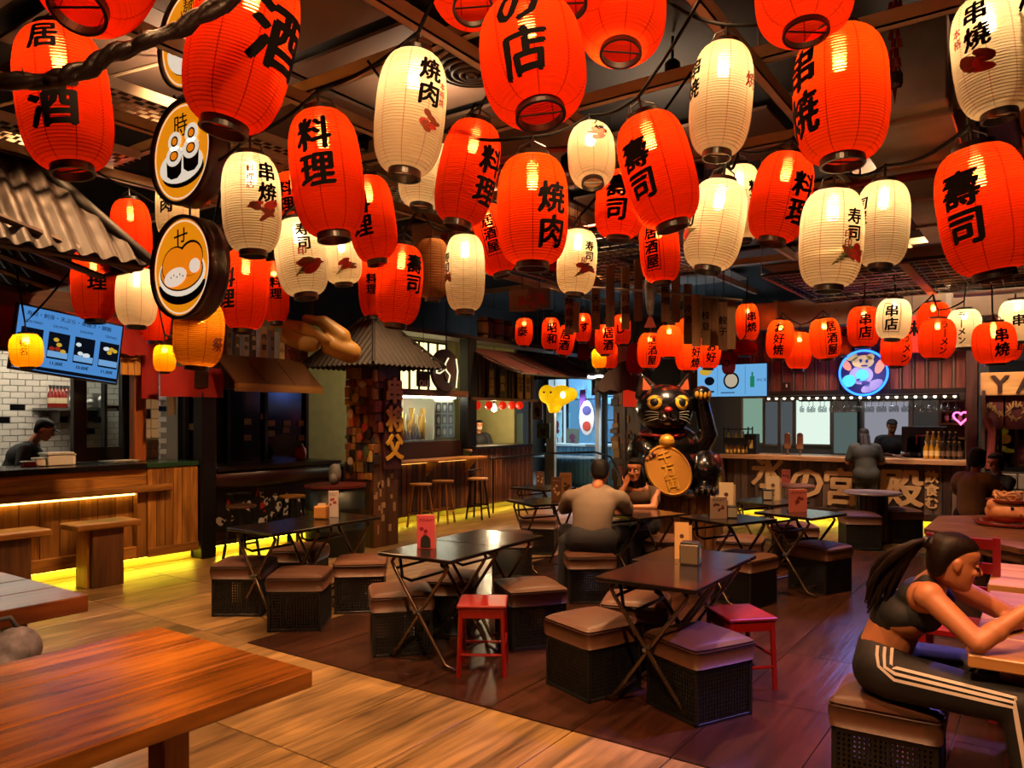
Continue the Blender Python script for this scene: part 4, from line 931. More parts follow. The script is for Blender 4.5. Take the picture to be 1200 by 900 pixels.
for i, (px, py, Y, wv, hv, c, nm, lab) in enumerate(((630, 481, SY-.9, .26, .42, '#a08478', 'poster', 'pinkish food poster hanging left of the yellow lantern'), (683, 480, SY+.3, .16, .95, '#7a4aa8', 'banner', 'purple banner hanging inside the glazed shop'), (653, 498, SY+.4, .26, .60, '#7fb4c4', 'board', 'pale blue board beside the cream post'),
        (671, 512, SY+.45, .36, .40, '#4c5248', 'board', 'grey board with a round purple sticker in the glazed shop'), (671, 527, SY+.2, .22, .24, '#7fc49a', 'card', 'pale green card on the blue counter'), (637, 505, SY-.8, .34, .34, '#5c6650', 'hood', 'olive green cooker hood beside the cream post'))):
    q = onY(px, py, Y); t = thing(nm if nm != 'hood' else 'cooker_hood', lab, nm, q)
    MB().cbox((0, 0, 0), (wv, .03, hv)).build('panel', mat('pn'+c, c, .5, var=.1), t); MB().cyl((0, 0, hv/2), (0, 0, 4.625-q.z if nm in ('poster', 'banner', 'hood') else hv/2+.02), .006, n=5).build('hanger', STEEL, t)
    if nm in ('board', 'card'): MB().cyl((0, .02, -hv/2), (0, .02, -q.z), .012, n=6).build('stand_pole', STEEL, t)
    mb = MB(); Mx = frame((0, -.017, 0), (1, 0, 0), (0, 0, 1)); flat(mb, disc2(0, .0, wv*.25, hv*.18, 10), Mx); flat(mb, disc2(.02, -hv*.25, wv*.2, hv*.1, 8), Mx, .001)
    mb.build('print', mat('print plum', '#4a2038', .5), t)
q = onY(688, 490, SY-.1); t = thing('rounded_sign', 'white rounded sign with red and navy pictures in the glazed shop', 'sign', q)
Mx = frame((0, 0, 0), (1, 0, 0), (0, 0, 1)); MB().prism(disc2(0, 0, .2, .4, 20), -.02, .02, Mx).build('panel', mat('sign white', '#c8c4c8', .5), t, bevel=.005)
for (x, y, rx, ry, c) in ((.0, .18, .12, .11, '#3c3a70'), (0, -.18, .11, .11, '#b04030')): MB().prism(disc2(x, y, rx, ry, 14), .02, .026, Mx).build('picture', mat('pc'+c, c, .5), t)
MB().cyl((0, 0, .4), (0, 0, 4.625-q.z), .006, n=5).build('hanger', STEEL, t)
# yellow animal shaped lantern
q = P(650, 463, 14.2); t = thing('animal_lantern', 'glowing yellow elephant-shaped paper lantern hanging before the glazed shop', 'lantern', q, YAW)
k = 14.2/900; YP = mat('yellow animal paper', '#e0b010', .6, emit='#ffc408', es=.75)
mb = MB(); mb.ell((8*k, 0, 0), (14*k, 9*k, 12*k), 16, 10).ell((-9*k, -.02, 1*k), (10*k, 9*k, 11*k), 14, 10).ell((19*k, 0, 1*k), (8*k, 7*k, 8*k), 12, 8)
mb.cap((-6*k, -.02, -5*k), (-4*k, -.02, -18*k), 5*k, 3.5*k); mb.cap((8*k, 0, -8*k), (2*k, 0, -18*k), 4*k, 3.5*k)
link('paper_body', remesh(mb, .022, 3), YP, t, smooth=True)
for x in (-13, -5): MB().ell((x*k, -.15, 3*k), 1.3*k, 8, 6).build('eye', BLACK, t)
MB().ell((9*k, -.14, 0), (3*k, .02, 4*k), 10, 8).build('bright_patch', glow('hot bulb', (1, .9, .4), 5), t)
MB().cyl((0, 0, 11*k), (0, 0, 4.625-q.z), .008, n=5).build('cord', BLACK, t)
panel_lit_rows = ((660, 699, 468, 522, SY+3.36, '#a8c8d8', 1.3, 'shop_lit_window', 'large pale blue lit window deep inside the glazed shop'), (708, 738, 474, 545, SY+3.36, '#a0c4d8', 1.0, 'shop_lit_window', 'tall pale blue lit window behind the black door post'))
tag(MB().box((-11.5, SY+.4, 2.56), (-6.52, SY+.5, 3.9)).box((-8.9, SY+.4, 2.15), (-6.52, SY+.5, 2.56)).build('shop_fascia', mat('shop fascia', '#1a1210', .7)), 'dark fascia over the glazed shopfront', 'fascia')
sl2 = thing('string_light', 'short string of tiny white and yellow bulbs above the glazed shop', 'lamp', P(708, 442, 14.6))
for i in range(14):
    q = P(690+i*2.6, 441.5+.8*math.sin(i), 14.6); MB().ell(tuple(q), .028, 8, 6).build('bulb', glow('string white', (1, .85, .8), 5) if i < 7 else glow('string yellow', (1, .7, .1), 5), sl2, world=True)
a, b = P(688, 440, 14.6), P(727, 440, 14.6); MB().tube([a+UP*.03, b+UP*.03], .008, 5).build('wire', BLACK, sl2, world=True)
for q in (a, b): MB().cyl(q+UP*.03, (q.x, q.y, 4.625), .005, n=4).build('hanger', BLACK, sl2, world=True)
# stone clad column and parasol left of the cat
q0 = onY(741, 520, 14.2); cl = thing('clad_column', 'brown column clad with painted wooden shapes behind the cat', 'column', (q0.x, 14.2, 0))
MB().box((-.3, -.25, 0), (.3, .25, 2.6)).build('core', brownw('z'), cl); rr = random.Random(9)
for i in range(26): MB().cbox((rr.uniform(-.27, .27), -.26, rr.uniform(.3, 2.4)), (rr.uniform(.06, .2), .06, rr.uniform(.08, .25))).build('plaque', mat('plaque '+pc[i % 10], pc[i % 10], .5), cl, bevel=.01)
q = P(733, 448, 13.2); t = thing('dark_parasol', 'dark scalloped parasol spread behind the ear of the cat', 'parasol', (q.x, q.y, 0))
N = 24; pr = []; mb = MB(); vs = []
for j in range(6):
    f = j/5; r = .55*f
    for i in range(N): vs.append((r*math.cos(2*PI*i/N), r*math.sin(2*PI*i/N), 2.62-.52*f**1.7-(.04*(i % 2) if j == 5 else 0)))
fs = [(j*N+i, j*N+(i+1) % N, (j+1)*N+(i+1) % N, (j+1)*N+i) for j in range(5) for i in range(N)]
mb.add(vs+[(x, y, z-.01) for x, y, z in vs], [tuple(reversed(f)) for f in fs]+[tuple(i+len(vs) for i in f) for f in fs]).build('canopy', mat('parasol cloth', '#241417', .8), t, smooth=True)
MB().cyl((0, 0, 0), (0, 0, 2.6), .025, n=8).build('pole', darkw('z'), t); MB().lathe([(.25, 0), (.25, .05), (.04, .08)], 16).build('foot', BLACK, t)
q = P(741, 462, 12.9); t = thing('red_sign_box', 'small red sign box under the parasol beside the cat', 'sign', q); MB().cbox((0, 0, 0), (.3, .1, .42)).build('box', mat('sign red', '#a02412', .5, emit='#ff3010', es=.4), t); MB().cyl((0, 0, .2), (0, 0, 3.4-q.z), .006, n=5).build('hanger', BLACK, t)

# ------------------------------------------------------------------ bar with carved lettering
BY = 12.8; bx0, bx1 = -4.50, -.93
br = thing('bar_counter', 'plank fronted bar counter with large pale Japanese lettering', 'counter', ((bx0+bx1)/2, BY+.3, 0))
MB().box((bx0, BY+.04, .11), (bx1, BY+.7, .94)).build('carcass', DARK, br, world=True)
N = 30
for i in range(N): piece('plank', greyw('z') if i % 3 else darkw('z'), br, (bx0+(bx1-bx0)*(i+.5)/N, BY+.02, .57), ((bx1-bx0)/N-.008, .04, .72))
piece('base_board', darkw('x'), br, ((bx0+bx1)/2, BY+.0, .155), (bx1-bx0, .05, .11))
piece('countertop', wood('bar top', '#7a5534', '#a87c50', 'x', .4), br, ((bx0+bx1)/2, BY+.28, .98), (bx1-bx0+.14, .86, .075), bevel=.008)
MB().box((bx0, BY+.13, .002), (bx1, BY+.14, .105)).build('kick_board', PLINTH, br, world=True)
MB().box((bx0, BY+.045, .100), (bx1, BY+.085, .107)).build('light_strip', LED, br, world=True, label='glowing yellow light strip')
LT = mat('pale cut wood', '#b08a58', .5, var=.12, scale=5)
for ch, px, py, wpx, hpx in (('氷', 900, 552, 38, 40), ('の', 945, 566, 42, 40), ('宮', 986, 570, 40, 44), ('殿', 1055, 572, 48, 44)):
    q = onY(px, py, BY-.0); d = q.dot(FWD); g = glyph(ch, .035)
    put(mb := MB(), [(x*wpx*d/900*1.02, y*hpx*d/900*1.05) for x, y in g[0]], g[1], frame(q, (1, 0, 0), (0, 0, 1)), .025, g[2]); mb.build('carved_letter', LT, br, world=True)
q = onY(1092, 574, BY); mb = MB(); write(mb, '飲食む', frame(q, (1, 0, 0), (0, 0, 1)), .19, .035, True, .02); mb.build('carved_letter', LT, br, world=True)
# fascia of dark vertical boards above the bar
q0, q1 = onY(822, 430, 12.5), onY(1134, 430, 12.5)
fa = thing('board_fascia', 'fascia of upright red brown boards with battens above the bar', 'fascia', ((q0.x+q1.x)/2, 12.5, 2))
MB().box((q0.x-.2, 12.52, 2.02), (q1.x, 12.6, 3.2)).build('backing', DARK, fa, world=True)
N = 23
for i in range(N):
    x = q0.x+(q1.x-q0.x)*(i+.5)/N; piece('board', wood('fascia board', '#3c1812', '#6e3428', 'z', .5), fa, (x, 12.5, 2.6), ((q1.x-q0.x)/N-.05, .03, 1.1)); piece('batten', greyw('z'), fa, (x+(q1.x-q0.x)/N/2, 12.495, 2.6), (.03, .05, 1.1))
MB().box((q0.x-.2, 12.38, 1.98), (q1.x+.1, 12.62, 2.05)).build('bottom_rail', BLACK, fa, world=True)
sl = thing('shelf_light', 'row of small white lamps along the rail under the bar fascia', 'lamp', (-2.2, 12.5, 1.93))
MB().box((q0.x+1.1, 12.40, 1.945), (q1.x-.1, 12.46, 1.965)).build('rail', BLACK, sl, world=True)
for i in range(22):
    x = q0.x+1.15+(q1.x-q0.x-1.3)*i/21; MB().ell((x, 12.42, 1.935), .022, 8, 6).build('bulb', glow('rail bulb', (1, .8, .55), 6), sl, world=True)
# bar back room
MB().box((-6.5, 15.6, 2.0), (-6.4, 19.5, 3.6)).build('wall_partition', mat('bar back wall', '#5a554e', .6), kind='structure')
MB().box((-6.4, 15.6, 0), (1.2, 15.7, 3.4)).build('wall_bar_back', mat('bar back wall', '#5a554e', .6), kind='structure')
def panel_lit(px0, px1, py0, py1, Y, col, s, nm, lab, cat='window'):
    a, b = onY(px0, py0, Y), onY(px1, py1, Y); t = thing(nm, lab, cat, ((a.x+b.x)/2, Y, b.z))
    MB().box((a.x, Y, b.z), (b.x, Y+.02, a.z)).build('pane', glow('pl'+nm+col, col, s), t, world=True)
    for x in (a.x, b.x): MB().box((x-.02, Y-.02, b.z), (x+.02, Y+.03, a.z)).build('stile', STEEL, t, world=True)
    for z in (a.z, b.z): MB().box((a.x, Y-.02, z-.02), (b.x, Y+.03, z+.02)).build('rail', STEEL, t, world=True)
    return t
panel_lit(870, 895, 466, 520, 15.55, '#7a9a88', 1.0, 'green_lit_pane', 'narrow greenish lit pane behind the bottle rack of the bar')
panel_lit(932, 974, 468, 522, 15.55, '#b8c8bc', 1.6, 'white_lit_window', 'white lit kitchen window behind the beer taps')
panel_lit(1012, 1066, 470, 536, 15.55, '#84848f', 1.1, 'grey_lit_wall', 'pale grey lit panel behind the barman', 'panel')  # wall is no lamp; the light on it is put in as glow
panel_lit(976, 1006, 482, 533, 15.5, '#5c6c68', .8, 'glowing_fridge_door', 'steel fridge door given a dull glow beside the white lit window', 'door')  # steel door is no lamp; its lit look is put in as glow
panel_lit(896, 930, 470, 522, 15.55, '#5a6064', .7, 'tiled_lit_panel', 'grey tiled panel given a dim glow left of the white lit window', 'panel')  # tiles are no lamp; the light on them is emission
for px in (914, 1007, 1068): vpost(px, 13.6, .05, 0, 2.6, STEEL if px != 1007 else BLACK, {914: 'steel post above the bar beside the beer taps', 1007: 'dark post above the bar beside the barman', 1068: 'steel post above the bar at the till monitors'}[px], 'bar_post')
for a_ in panel_lit_rows: panel_lit(*a_)
# hanging glasses
rk_ = thing('glass_rack', 'long black rack holding stem glasses upside down above the bar', 'rack', (-2.5, 13.3, 1.9))
a, b = onY(938, 475, 13.3), onY(1125, 475, 13.3)
for y in (13.2, 13.3, 13.4): MB().box((a.x, y-.01, 1.90), (b.x, y+.01, 1.92)).build('rail', BLACK, rk_, world=True)
for x in (a.x+.02, (a.x+b.x)/2, b.x-.02): MB().cyl((x, 13.3, 1.9), (x, 13.3, 4.625), .01, n=6).build('hanger', BLACK, rk_, world=True)
GL = mat('glass grey', '#c8ccd0', .05, spec=1.0); GLS = glass('wine glass', '#e8eef0', .72, .08)
gb = MB().lathe([(.03, 0), (.006, -.006), (.006, -.07), (.03, -.09), (.04, -.13), (.032, -.18)], 12, cap=False)
first = None
for i in range(26):
    x = a.x+.05+(b.x-a.x-.1)*i/25
    if first is None:
        first = thing('stem_glass', 'stem glass hanging upside down in the rack above the bar', 'glass', (x, 13.25, 1.9), 0, 'stem glasses in the rack above the bar'); first.location.y = 13.2; first.location.z = 1.897; gb.build('bowl', GLS, first, smooth=True)
        MB().lathe([(.034, .004), (.034, 0), (.001, 0)], 12).build('foot', GLS, first)
    else: t = copy_tree(first); t.location = (x, 13.2+.1*(i % 2), 1.897)
# beer taps, bottles, monitors
for i, px in enumerate((923, 937.5)):
    q = onY(px, 530, 13.0); t = thing('tap_paddle', ('tall wooden tap paddle by the steel post', 'tall wooden tap paddle with a small badge')[i], 'beer tap', (q.x, 13.0, 1.017))
    MB().prism(disc2(0, .22, .048, .045, 14, 0, PI)+[(-.048, 0), (.048, 0)], -.02, .02, frame((0, 0, .1), (1, 0, 0), (0, 0, 1))).build('paddle', wood('paddle wood', '#96683c', '#c09060', 'z', .4), t, bevel=.005)
    MB().cyl((0, 0, 0), (0, 0, .12), .022, n=10).build('stem', STEEL, t)
    if i: MB().cyl((0, -.02, .32), (0, -.026, .32), .022, n=12).build('badge', mat('badge grey', '#777a80', .4), t)
def bottle(x, y, z, c, lab, grp, h=.26, r=.036, capc='#15110e', lc='#b8a684', nm='glass_bottle'):
    t = thing(nm, lab, 'bottle', (x, y, z), 0, grp)
    MB().lathe([(r*.9, 0), (r, .01), (r, h*.6), (r*.38, h*.78), (r*.38, h*.94), (.001, h*.94)], 12).build('bottle_body', mat('bt'+c, c, .15, coat=.4), t, smooth=True)
    MB().lathe([(r*.45, h*.92), (r*.45, h), (.001, h)], 10).build('bottle_cap', mat('bc'+capc, capc, .4), t)
    MB().lathe([(r*1.03, h*.18), (r*1.03, h*.46)], 12, cap=False).build('bottle_label', mat('bl'+lc, lc, .6), t)
    return t
for i in range(13):
    px = 1085+(i % 7)*6.6+(2 if i > 6 else 0); py = 538 if i < 7 else 533; Y = 12.95+(.16 if i > 6 else 0)
    amber = i % 7 < 3; q = onY(px, py, Y)
    bottle(q.x, Y, 1.017+(.0 if i < 7 else .14), '#a8781c' if amber else '#1e120c', ('amber bottle with cream label' if amber else 'dark brown bottle with gold cap')+' on the bar end, '+('front' if i < 7 else 'raised back')+' row', 'bottles standing on the end of the bar', .27, .035, '#c0a040' if not amber else '#d8b060', '#c8a868' if amber else '#5a4028')
stp = tag(MB().box((onY(1090, 530, 13.1).x, 13.02, 1.018), (onY(1130, 530, 13.1).x, 13.25, 1.155)).build('bottle_step', darkw('x')), 'dark wooden step under the back row of bottles on the bar', 'step')
for i, (px, wv, hv, lab) in enumerate(((1083, .62, .40, 'wide black till monitor with red edge beside the barman'), (1071, .2, .24, 'small black card terminal next to the till monitor'))):
    q = onY(px, 530, 13.25); t = thing('till_monitor', lab, 'monitor', (q.x, 13.25, 1.017)); MB().cbox((0, 0, hv/2+.08), (wv, .04, hv)).build('screen_back', BLACK, t, bevel=.008); MB().cbox((0, .02, .06), (.1, .05, .12)).build('stand', BLACK, t); MB().cbox((0, .02, .01), (.26, .18, .02)).build('foot', BLACK, t)
    if i == 0:
        for a_, b_ in (((-.12, -.02), (.12, -.02)), ((-.12, -.02), (-.14, .14)), ((.12, -.02), (.14, .14)), ((-.1, .14), (.1, .14))): pass
        MB().tube([(-.1, -.03, .20), (-.1, -.03, .34), (.12, -.03, .34), (.12, -.03, .22)], .012, 6).build('red_handle', mat('red plastic', '#8c1420', .4), t)
q0, q1 = onY(1103, 490, 13.7), onY(1134, 490, 13.7)
hs = thing('bar_shelf_unit', 'brown shelf unit with a pink neon heart above the bar bottles', 'shelf', ((q0.x+q1.x)/2, 13.7, 1.0))
MB().box((q0.x, 13.75, 1.0), (q1.x, 13.8, 2.0)).build('back_board', brownw('x'), hs, world=True)
for z in (1.30, 1.52, 1.88): MB().box((q0.x, 13.5, z), (q1.x, 13.76, z+.03)).build('shelf_board', brownw('x'), hs, world=True)
for x in (q0.x, q1.x): MB().box((x-.02, 13.5, 1.0), (x+.02, 13.78, 2.0)).build('side_panel', brownw('z'), hs, world=True)
hp = [(.10*math.sin(a)**3*1.0, .0065*(13*math.cos(a)-5*math.cos(2*a)-2*math.cos(3*a)-math.cos(4*a))) for a in [2*PI*i/24 for i in range(25)]]
q = onY(1126, 489, 13.45); MB().tube([frame(q, (1, 0, .0), (0, 0, 1)) @ Vector((x, y, 0)) for x, y in hp], .014, 6).build('neon_heart', glow('pink neon', (1, .12, .4), 4), hs, world=True, smooth=True)
for i in range(3): q = onY(1109+i*8, 480, 13.6); bottle(q.x, 13.62, 1.55, ('#6a3a14', '#2c3a1c', '#8a6a30')[i], ('brown', 'green', 'golden')[i]+' bottle on the shelf under the neon heart', 'bottles on the shelf unit', .24, .034)
# bottle crate rack left
q = onY(866, 522, 12.9); t = thing('bottle_rack', 'black rack stand of yellow bottles at the end of the bar', 'rack', (q.x, 12.85, 1.017))
for z in (0, .17, .42): MB().cbox((0, 0, z), (.42, .24, .02)).build('shelf', BLACK, t)
for x in (-.21, .21):
    for y in (-.11, .11): MB().cyl((x, y, 0), (x, y, .46), .012, n=6).build('upright', BLACK, t)
MB().cbox((0, -.115, .23), (.42, .01, .09)).build('front_bar', BLACK, t)
for i in range(12): bottle(q.x-.17+.068*(i % 6), 12.80+.1*(i//6), 1.028, '#b88a1c', 'small yellow bottle in the lower shelf of the black rack', 'yellow bottles in the rack', .15, .026, '#b03020', '#d8b050')
for i in range(6): bottle(q.x-.16+.065*i, 12.84, 1.198, ('#a8a020', '#6a7a20')[i % 2], 'slim greenish bottle on the upper shelf of the black rack', 'greenish bottles in the rack', .2, .024)
q = onY(880, 522, 12.9); t = thing('speaker_box', 'black box with yellow label beside the bottle rack', 'box', (q.x+.02, 12.9, 1.017)); MB().cbox((0, 0, .17), (.2, .2, .34)).build('body', BLACK, t, bevel=.01); MB().cbox((0, -.102, .17), (.09, .004, .14)).build('label', mat('yellow label', '#a89440', .5), t)
lowc = thing('bar_side_cabinet', 'brown cabinet under the bottle rack at the end of the bar', 'cabinet', (-5.0, 12.95, 0)); MB().cbox((.1, 0, .5), (.75, .5, 1.0)).build('body', brownw('z'), lowc, bevel=.006)
for i in range(2): MB().cbox((-.08+.37*i, -.255, .48), (.34, .02, .86)).build('door', brownw('z'), lowc, bevel=.004)
# round neon creature sign
q = onY(1012, 437, 12.36); d = q.dot(FWD); R = 26*d/900; t = thing('neon_sign', 'round blue neon sign with a pale horned creature holding a drink', 'neon sign', q); Mx = frame((0, 0, 0), (1, 0, 0), (0, 0, 1))
MB().prism(disc2(0, 0, R, R, 40), -.05, -.0, Mx).build('disc', mat('neon disc', '#0a0c3a', .4, emit='#0a12a0', es=.10), t)
MB().tube([Mx @ Vector((R*math.cos(2*PI*i/48), R*math.sin(2*PI*i/48), .02)) for i in range(49)], .016, 8).build('neon_ring', glow('blue neon', (.02, .14, 1.0), 4.5), t, smooth=True)
def npl(nm, polys, col, z, s=.8):
    mb = MB()
    for p in polys: flat(mb, [(x*R, y*R) for x, y in p], Mx, z, .006)
    mb.build(nm, mat('neon '+col, col, .5, emit=col, es=s), t)
npl('body_shape', [disc2(-.1, -.1, .5, .42, 20), disc2(.35, -.6, .5, .22, 16, rot=.5)], '#8a84a0', .004, .15); npl('horn', [disc2(-.72, .38, .16, .3, 12, rot=.6)], '#c07858', .006, .35); npl('horn', [disc2(.68, .28, .18, .36, 12, rot=-.4)], '#c07858', .006, .35)
npl('face_shape', [disc2(-.02, .5, .46, .3, 18), disc2(-.5, .75, .28, .2, 12), disc2(.3, .72, .16, .14, 10)], '#b09858', .012, .25); npl('drink', [disc2(-.05, -.1, .28, .26, 14)], '#38a0d0', .018, .5)
npl('mane_shape', [disc2(-.62, -.35, .3, .28, 12, rot=.5)], '#30a8a0', .01, .6); npl('mark', [disc2(-.1, .55, .06, .08, 8), disc2(.15, .52, .06, .08, 8), disc2(.05, .32, .16, .04, 10), disc2(.1, -.45, .18, .08, 10), disc2(-.2, -.3, .1, .04, 8, rot=.4)], '#1c1a50', .026, .05)
l = bpy.data.lights.new('neon', 'POINT'); l.energy = 16; l.color = (.15, .3, 1); l.shadow_soft_size = .25; lo = bpy.data.objects.new('lamp_light', l); COL.objects.link(lo); lo.parent = t; lo.location = (0, -.35, 0)
q = onY(922, 452, 12.45); t = thing('small_notice', 'small black notice with a white mark on the board fascia', 'sign', q); MB().cbox((0, 0, 0), (.12, .02, .10)).build('plate', BLACK, t); MB().cbox((0, -.012, 0), (.02, .004, .05)).build('mark', mat('chalk white', '#c8c8c0', .6), t)
bl_ = thing('bar_work_light', 'cool tube light hidden over the bar work area', 'lamp', (-2.4, 13.2, 2.85)); MB().cbox((0, 0, 0), (2.6, .08, .04)).build('lamp_tube', glow('bar tube', (.85, .92, 1), 40), bl_); MB().cbox((0, 0, .04), (2.64, .12, .04)).build('housing', STEEL, bl_)
for x in (-1.1, 1.1): MB().cyl((x, 0, .05), (x, 0, 1.78), .008, n=6).build('hanger', BLACK, bl_)
# brown post and yakitori shop
q0, q1 = onY(1133, 500, 12.45), onY(1146, 500, 12.45)
tag(MB().box((q0.x, 12.35, 0), (q1.x, 12.6, 3.3)).build('brown_post', wood('maroon post', '#2a1210', '#451f1a', 'z', .5)), 'broad dark red post at the end of the bar', 'post')
SYY = 12.2
q0, q1 = onY(1149, 437, SYY), onY(1290, 462, SYY)
ysn = thing('shop_sign', 'glowing tan shop sign with large dark Latin letters', 'sign', ((q0.x+q1.x)/2, SYY, (q0.z+q1.z)/2))
MB().box((q0.x, SYY-.02, q1.z), (q1.x, SYY+.1, q0.z)).build('sign_board', wood('sign tan', '#a07848', '#c89a64', 'x', .4, prand=.02), ysn, world=True, bevel=.008)
mb = MB()
for i, ch in enumerate('YAKI'):
    q = onY(1172+i*31, 450, SYY-.022); g = glyph(ch, .03); put(mb, [(x*.33, (y-.0)*.33) for x, y in g[0]], g[1], frame(q, (1, 0, 0), (0, 0, 1)), .02, g[2])
mb.build('sign_letter', mat('sign letter', '#2a120a', .5), ysn, world=True)
MB().cyl((q0.x+.5, SYY+.05, q0.z), (q0.x+.5, SYY+.05, 3.6), .008, n=5).build('hanger', BLACK, ysn, world=True)
NR = mat('noren red', '#43080a', .8, var=.1); NG = mat('noren gold', '#8a6c3c', .6)
for i, (pa, pb) in enumerate(((1152, 1176), (1178, 1203), (1206, 1230))):
    a, b = onY(pa, 463, SYY+.05), onY(pb, 463, SYY+.05)
    t = cloth('shop_curtain', ('dark red shop curtain with a gold wheat pattern', 'dark red shop curtain with a gold curled dragon pattern', 'dark red shop curtain at the far right of the shop')[i].replace('at the far right of', 'hidden deepest in'), (a.x, SYY+.05, a.z), (1, 0, 0), (0, 0, -1), b.x-a.x, .46, NR, .02, 1, 'curtain')
    rr = random.Random(i); mb = MB()
    for k in range(14):
        f = k/13; x, y = ((a.x+b.x)/2+(f-.5)*.2, a.z-.2+.06*math.sin(f*5)) if i == 0 else ((a.x+b.x)/2+.09*math.cos(f*5), a.z-.22+.1*math.sin(f*5))
        flat(mb, disc2(0, 0, .012, .05, 6, rot=rr.uniform(-1, 1)), frame((x, SYY+.02, y), (1, 0, 0), (0, 0, 1)))
    mb.build('gold_pattern', NG, t)
MB().box((q0.x, SYY+1.8, 0), (3.5, SYY+1.9, 2.5)).build('wall_shop_back', mat('shop back', '#1c1210', .7), kind='structure')
yf = thing('shop_window', 'dark glazed shop window behind the red curtains', 'window', (q0.x+.6, SYY+.2, .9))
MB().box((q0.x+.02, SYY+.2, .95), (q1.x, SYY+.22, 2.0)).build('pane', glass('smoked glass', '#6a6058', .8), yf, world=True)
for px in (1163, 1172, 1191, 1215): x = onY(px, 500, SYY+.2).x; MB().box((x-.02, SYY+.17, .9), (x+.02, SYY+.24, 2.0)).build('mullion', BLACK, yf, world=True)
MB().box((q0.x+.02, SYY+.15, .9), (q1.x, SYY+.26, .96)).build('sill', BLACK, yf, world=True)
stw = thing('stone_plinth', 'grey stone block plinth under the dark shop window', 'plinth', (q0.x+.7, SYY+.1, 0)); MB().box((q0.x+.02, SYY+.06, 0), (q1.x, SYY+.3, .9)).build('core', GROUT, stw, world=True)
for r in range(4):
    for c in range(8):
        x = q0.x+.12+c*.3+(.15 if r % 2 else 0)
        if x+.14 < q1.x: piece('stone', mat('stone', '#6a6258', .8, 0, .2, 8, bump=.5, prand=.2), stw, (x, SYY+.05, .12+r*.22), (.288, .05, .208), bevel=.012)
q = onY(1152.5, 500, SYY-.1); tag(MB().box((q.x-.02, SYY-.12, 0), (q.x+.02, SYY-.06, 2.0)).build('steel_strip_post', STEEL), 'thin pale steel post at the corner of the shop', 'post')
q = onY(1160, 510, SYY-.1); tag(MB().tube([(q.x-.0, SYY-.1, .95), (q.x+.02, SYY-.1, 1.45), (q.x-.04, SYY-.1, 1.62)], .05, 8).build('furled_banner', mat('furled red', '#6a2018', .7)), 'furled dull red banner standing by the shop curtain', 'banner')
q = onY(1177, 516, SYY+.25); t = thing('neon_figure', 'small yellow neon figure glowing in the dark shop window', 'neon sign', q)
for i, (x, y, rx, ry, c) in enumerate(((0, .13, .05, .05, (1, .85, .05)), (0, .02, .08, .07, (1, .4, .05)), (-.03, -.1, .06, .03, (1, .85, .05)), (.05, -.14, .08, .03, (1, .85, .05)))): MB().ell((x, 0, y), (rx, .02, ry), 10, 8).build('glow_shape', glow('nf%d' % i, c, 3), t, smooth=True)
MB().cyl((0, .0, -.15), (0, .0, .955-q.z), .01, n=5).build('stand', BLACK, t)

# ------------------------------------------------------------------ crate stools
CUSH = mat('brown leather cushion', '#4a2b19', .5, 0, .12, 30, bump=.12)
CRATE = mat('black crate plastic', '#0b0a0a', .5)
def crate_mesh():
    S, Hh = .205, .315; mb = MB()
    for k in range(4):
        M = Matrix.Rotation(k*PI/2, 4, 'Z')
        for i in range(19): x = -S+.02+i*(2*S-.04)/18; mb.box((x-.0055, -S+.004, .02), (x+.0055, -S+.012, Hh-.02), M)
        for j in range(13): z = .025+j*(Hh-.05)/12; mb.box((-S+.012, -S+.006, z-.005), (S-.012, -S+.014, z+.005), M)
    return mb
def make_stool():
    t = thing('crate_stool', '', 'stool')
    crate_mesh().build('crate_lattice', CRATE, t, kind='stuff')
    S, Hh = .205, .315; mb = MB()
    for k in range(4):
        M = Matrix.Rotation(k*PI/2, 4, 'Z'); mb.box((-S, -S, 0), (-S+.022, -S+.022, Hh), M); mb.box((-S, -S, 0), (S, -S+.02, .022), M); mb.box((-S, -S, Hh-.03), (S, -S+.02, Hh), M)
    mb.build('crate_frame', CRATE, t, bevel=.002); MB().box((-S+.01, -S+.01, Hh-.012), (S-.01, S-.01, Hh)).build('crate_top', CRATE, t)
    mb = MB(); N = 12; S2 = .222; vs = []
    for j in range(N+1):
        for i in range(N+1):
            u, v = i/N*2-1, j/N*2-1
            fu = math.copysign(abs(u)**.8, u); x, y = fu*S2, math.copysign(abs(v)**.8, v)*S2
            e = max(abs(u), abs(v)); z = .426+.030*(1-u*u)*(1-v*v)-.012*max(0, e-.8)**2/.04
            c = (abs(u)*abs(v))**6; k9 = 1-.045*c-.012*max(0, e-.85)/.15; vs.append((x*k9, y*k9, z))
    fs = [(j*(N+1)+i, j*(N+1)+i+1, (j+1)*(N+1)+i+1, (j+1)*(N+1)+i) for j in range(N) for i in range(N)]
    ring = [i for i in range(N)]+[i*(N+1)+N for i in range(N)]+[N*(N+1)+N-i for i in range(N)]+[(N-i)*(N+1) for i in range(N)]
    nv = len(vs); m1 = [(vs[i][0]*1.03, vs[i][1]*1.03, .372) for i in ring]; m2 = [(vs[i][0]*1.0, vs[i][1]*1.0, .312) for i in ring]; L = len(ring)
    vs += m1+m2
    for k in range(L):
        a, b = ring[k], ring[(k+1) % L]; fs += [(a, nv+k, nv+(k+1) % L, b), (nv+k, nv+L+k, nv+L+(k+1) % L, nv+(k+1) % L)]
    fs.append(tuple(nv+L+k for k in range(L)))
    mb.add(vs, [tuple(reversed(f)) if k >= N*N else f for k, f in enumerate(fs)]).build('cushion', CUSH, t, smooth=True)
    pts = [(x*1.008, y*1.008, z-.012) for x, y, z in [vs[i] for i in ring]]; mb = MB(); mb.tube(pts+[pts[0]], .004, 5); mb.build('piping', mat('piping', '#3c2014', .5), t)
    return t
stool0 = make_stool(); used = [0]
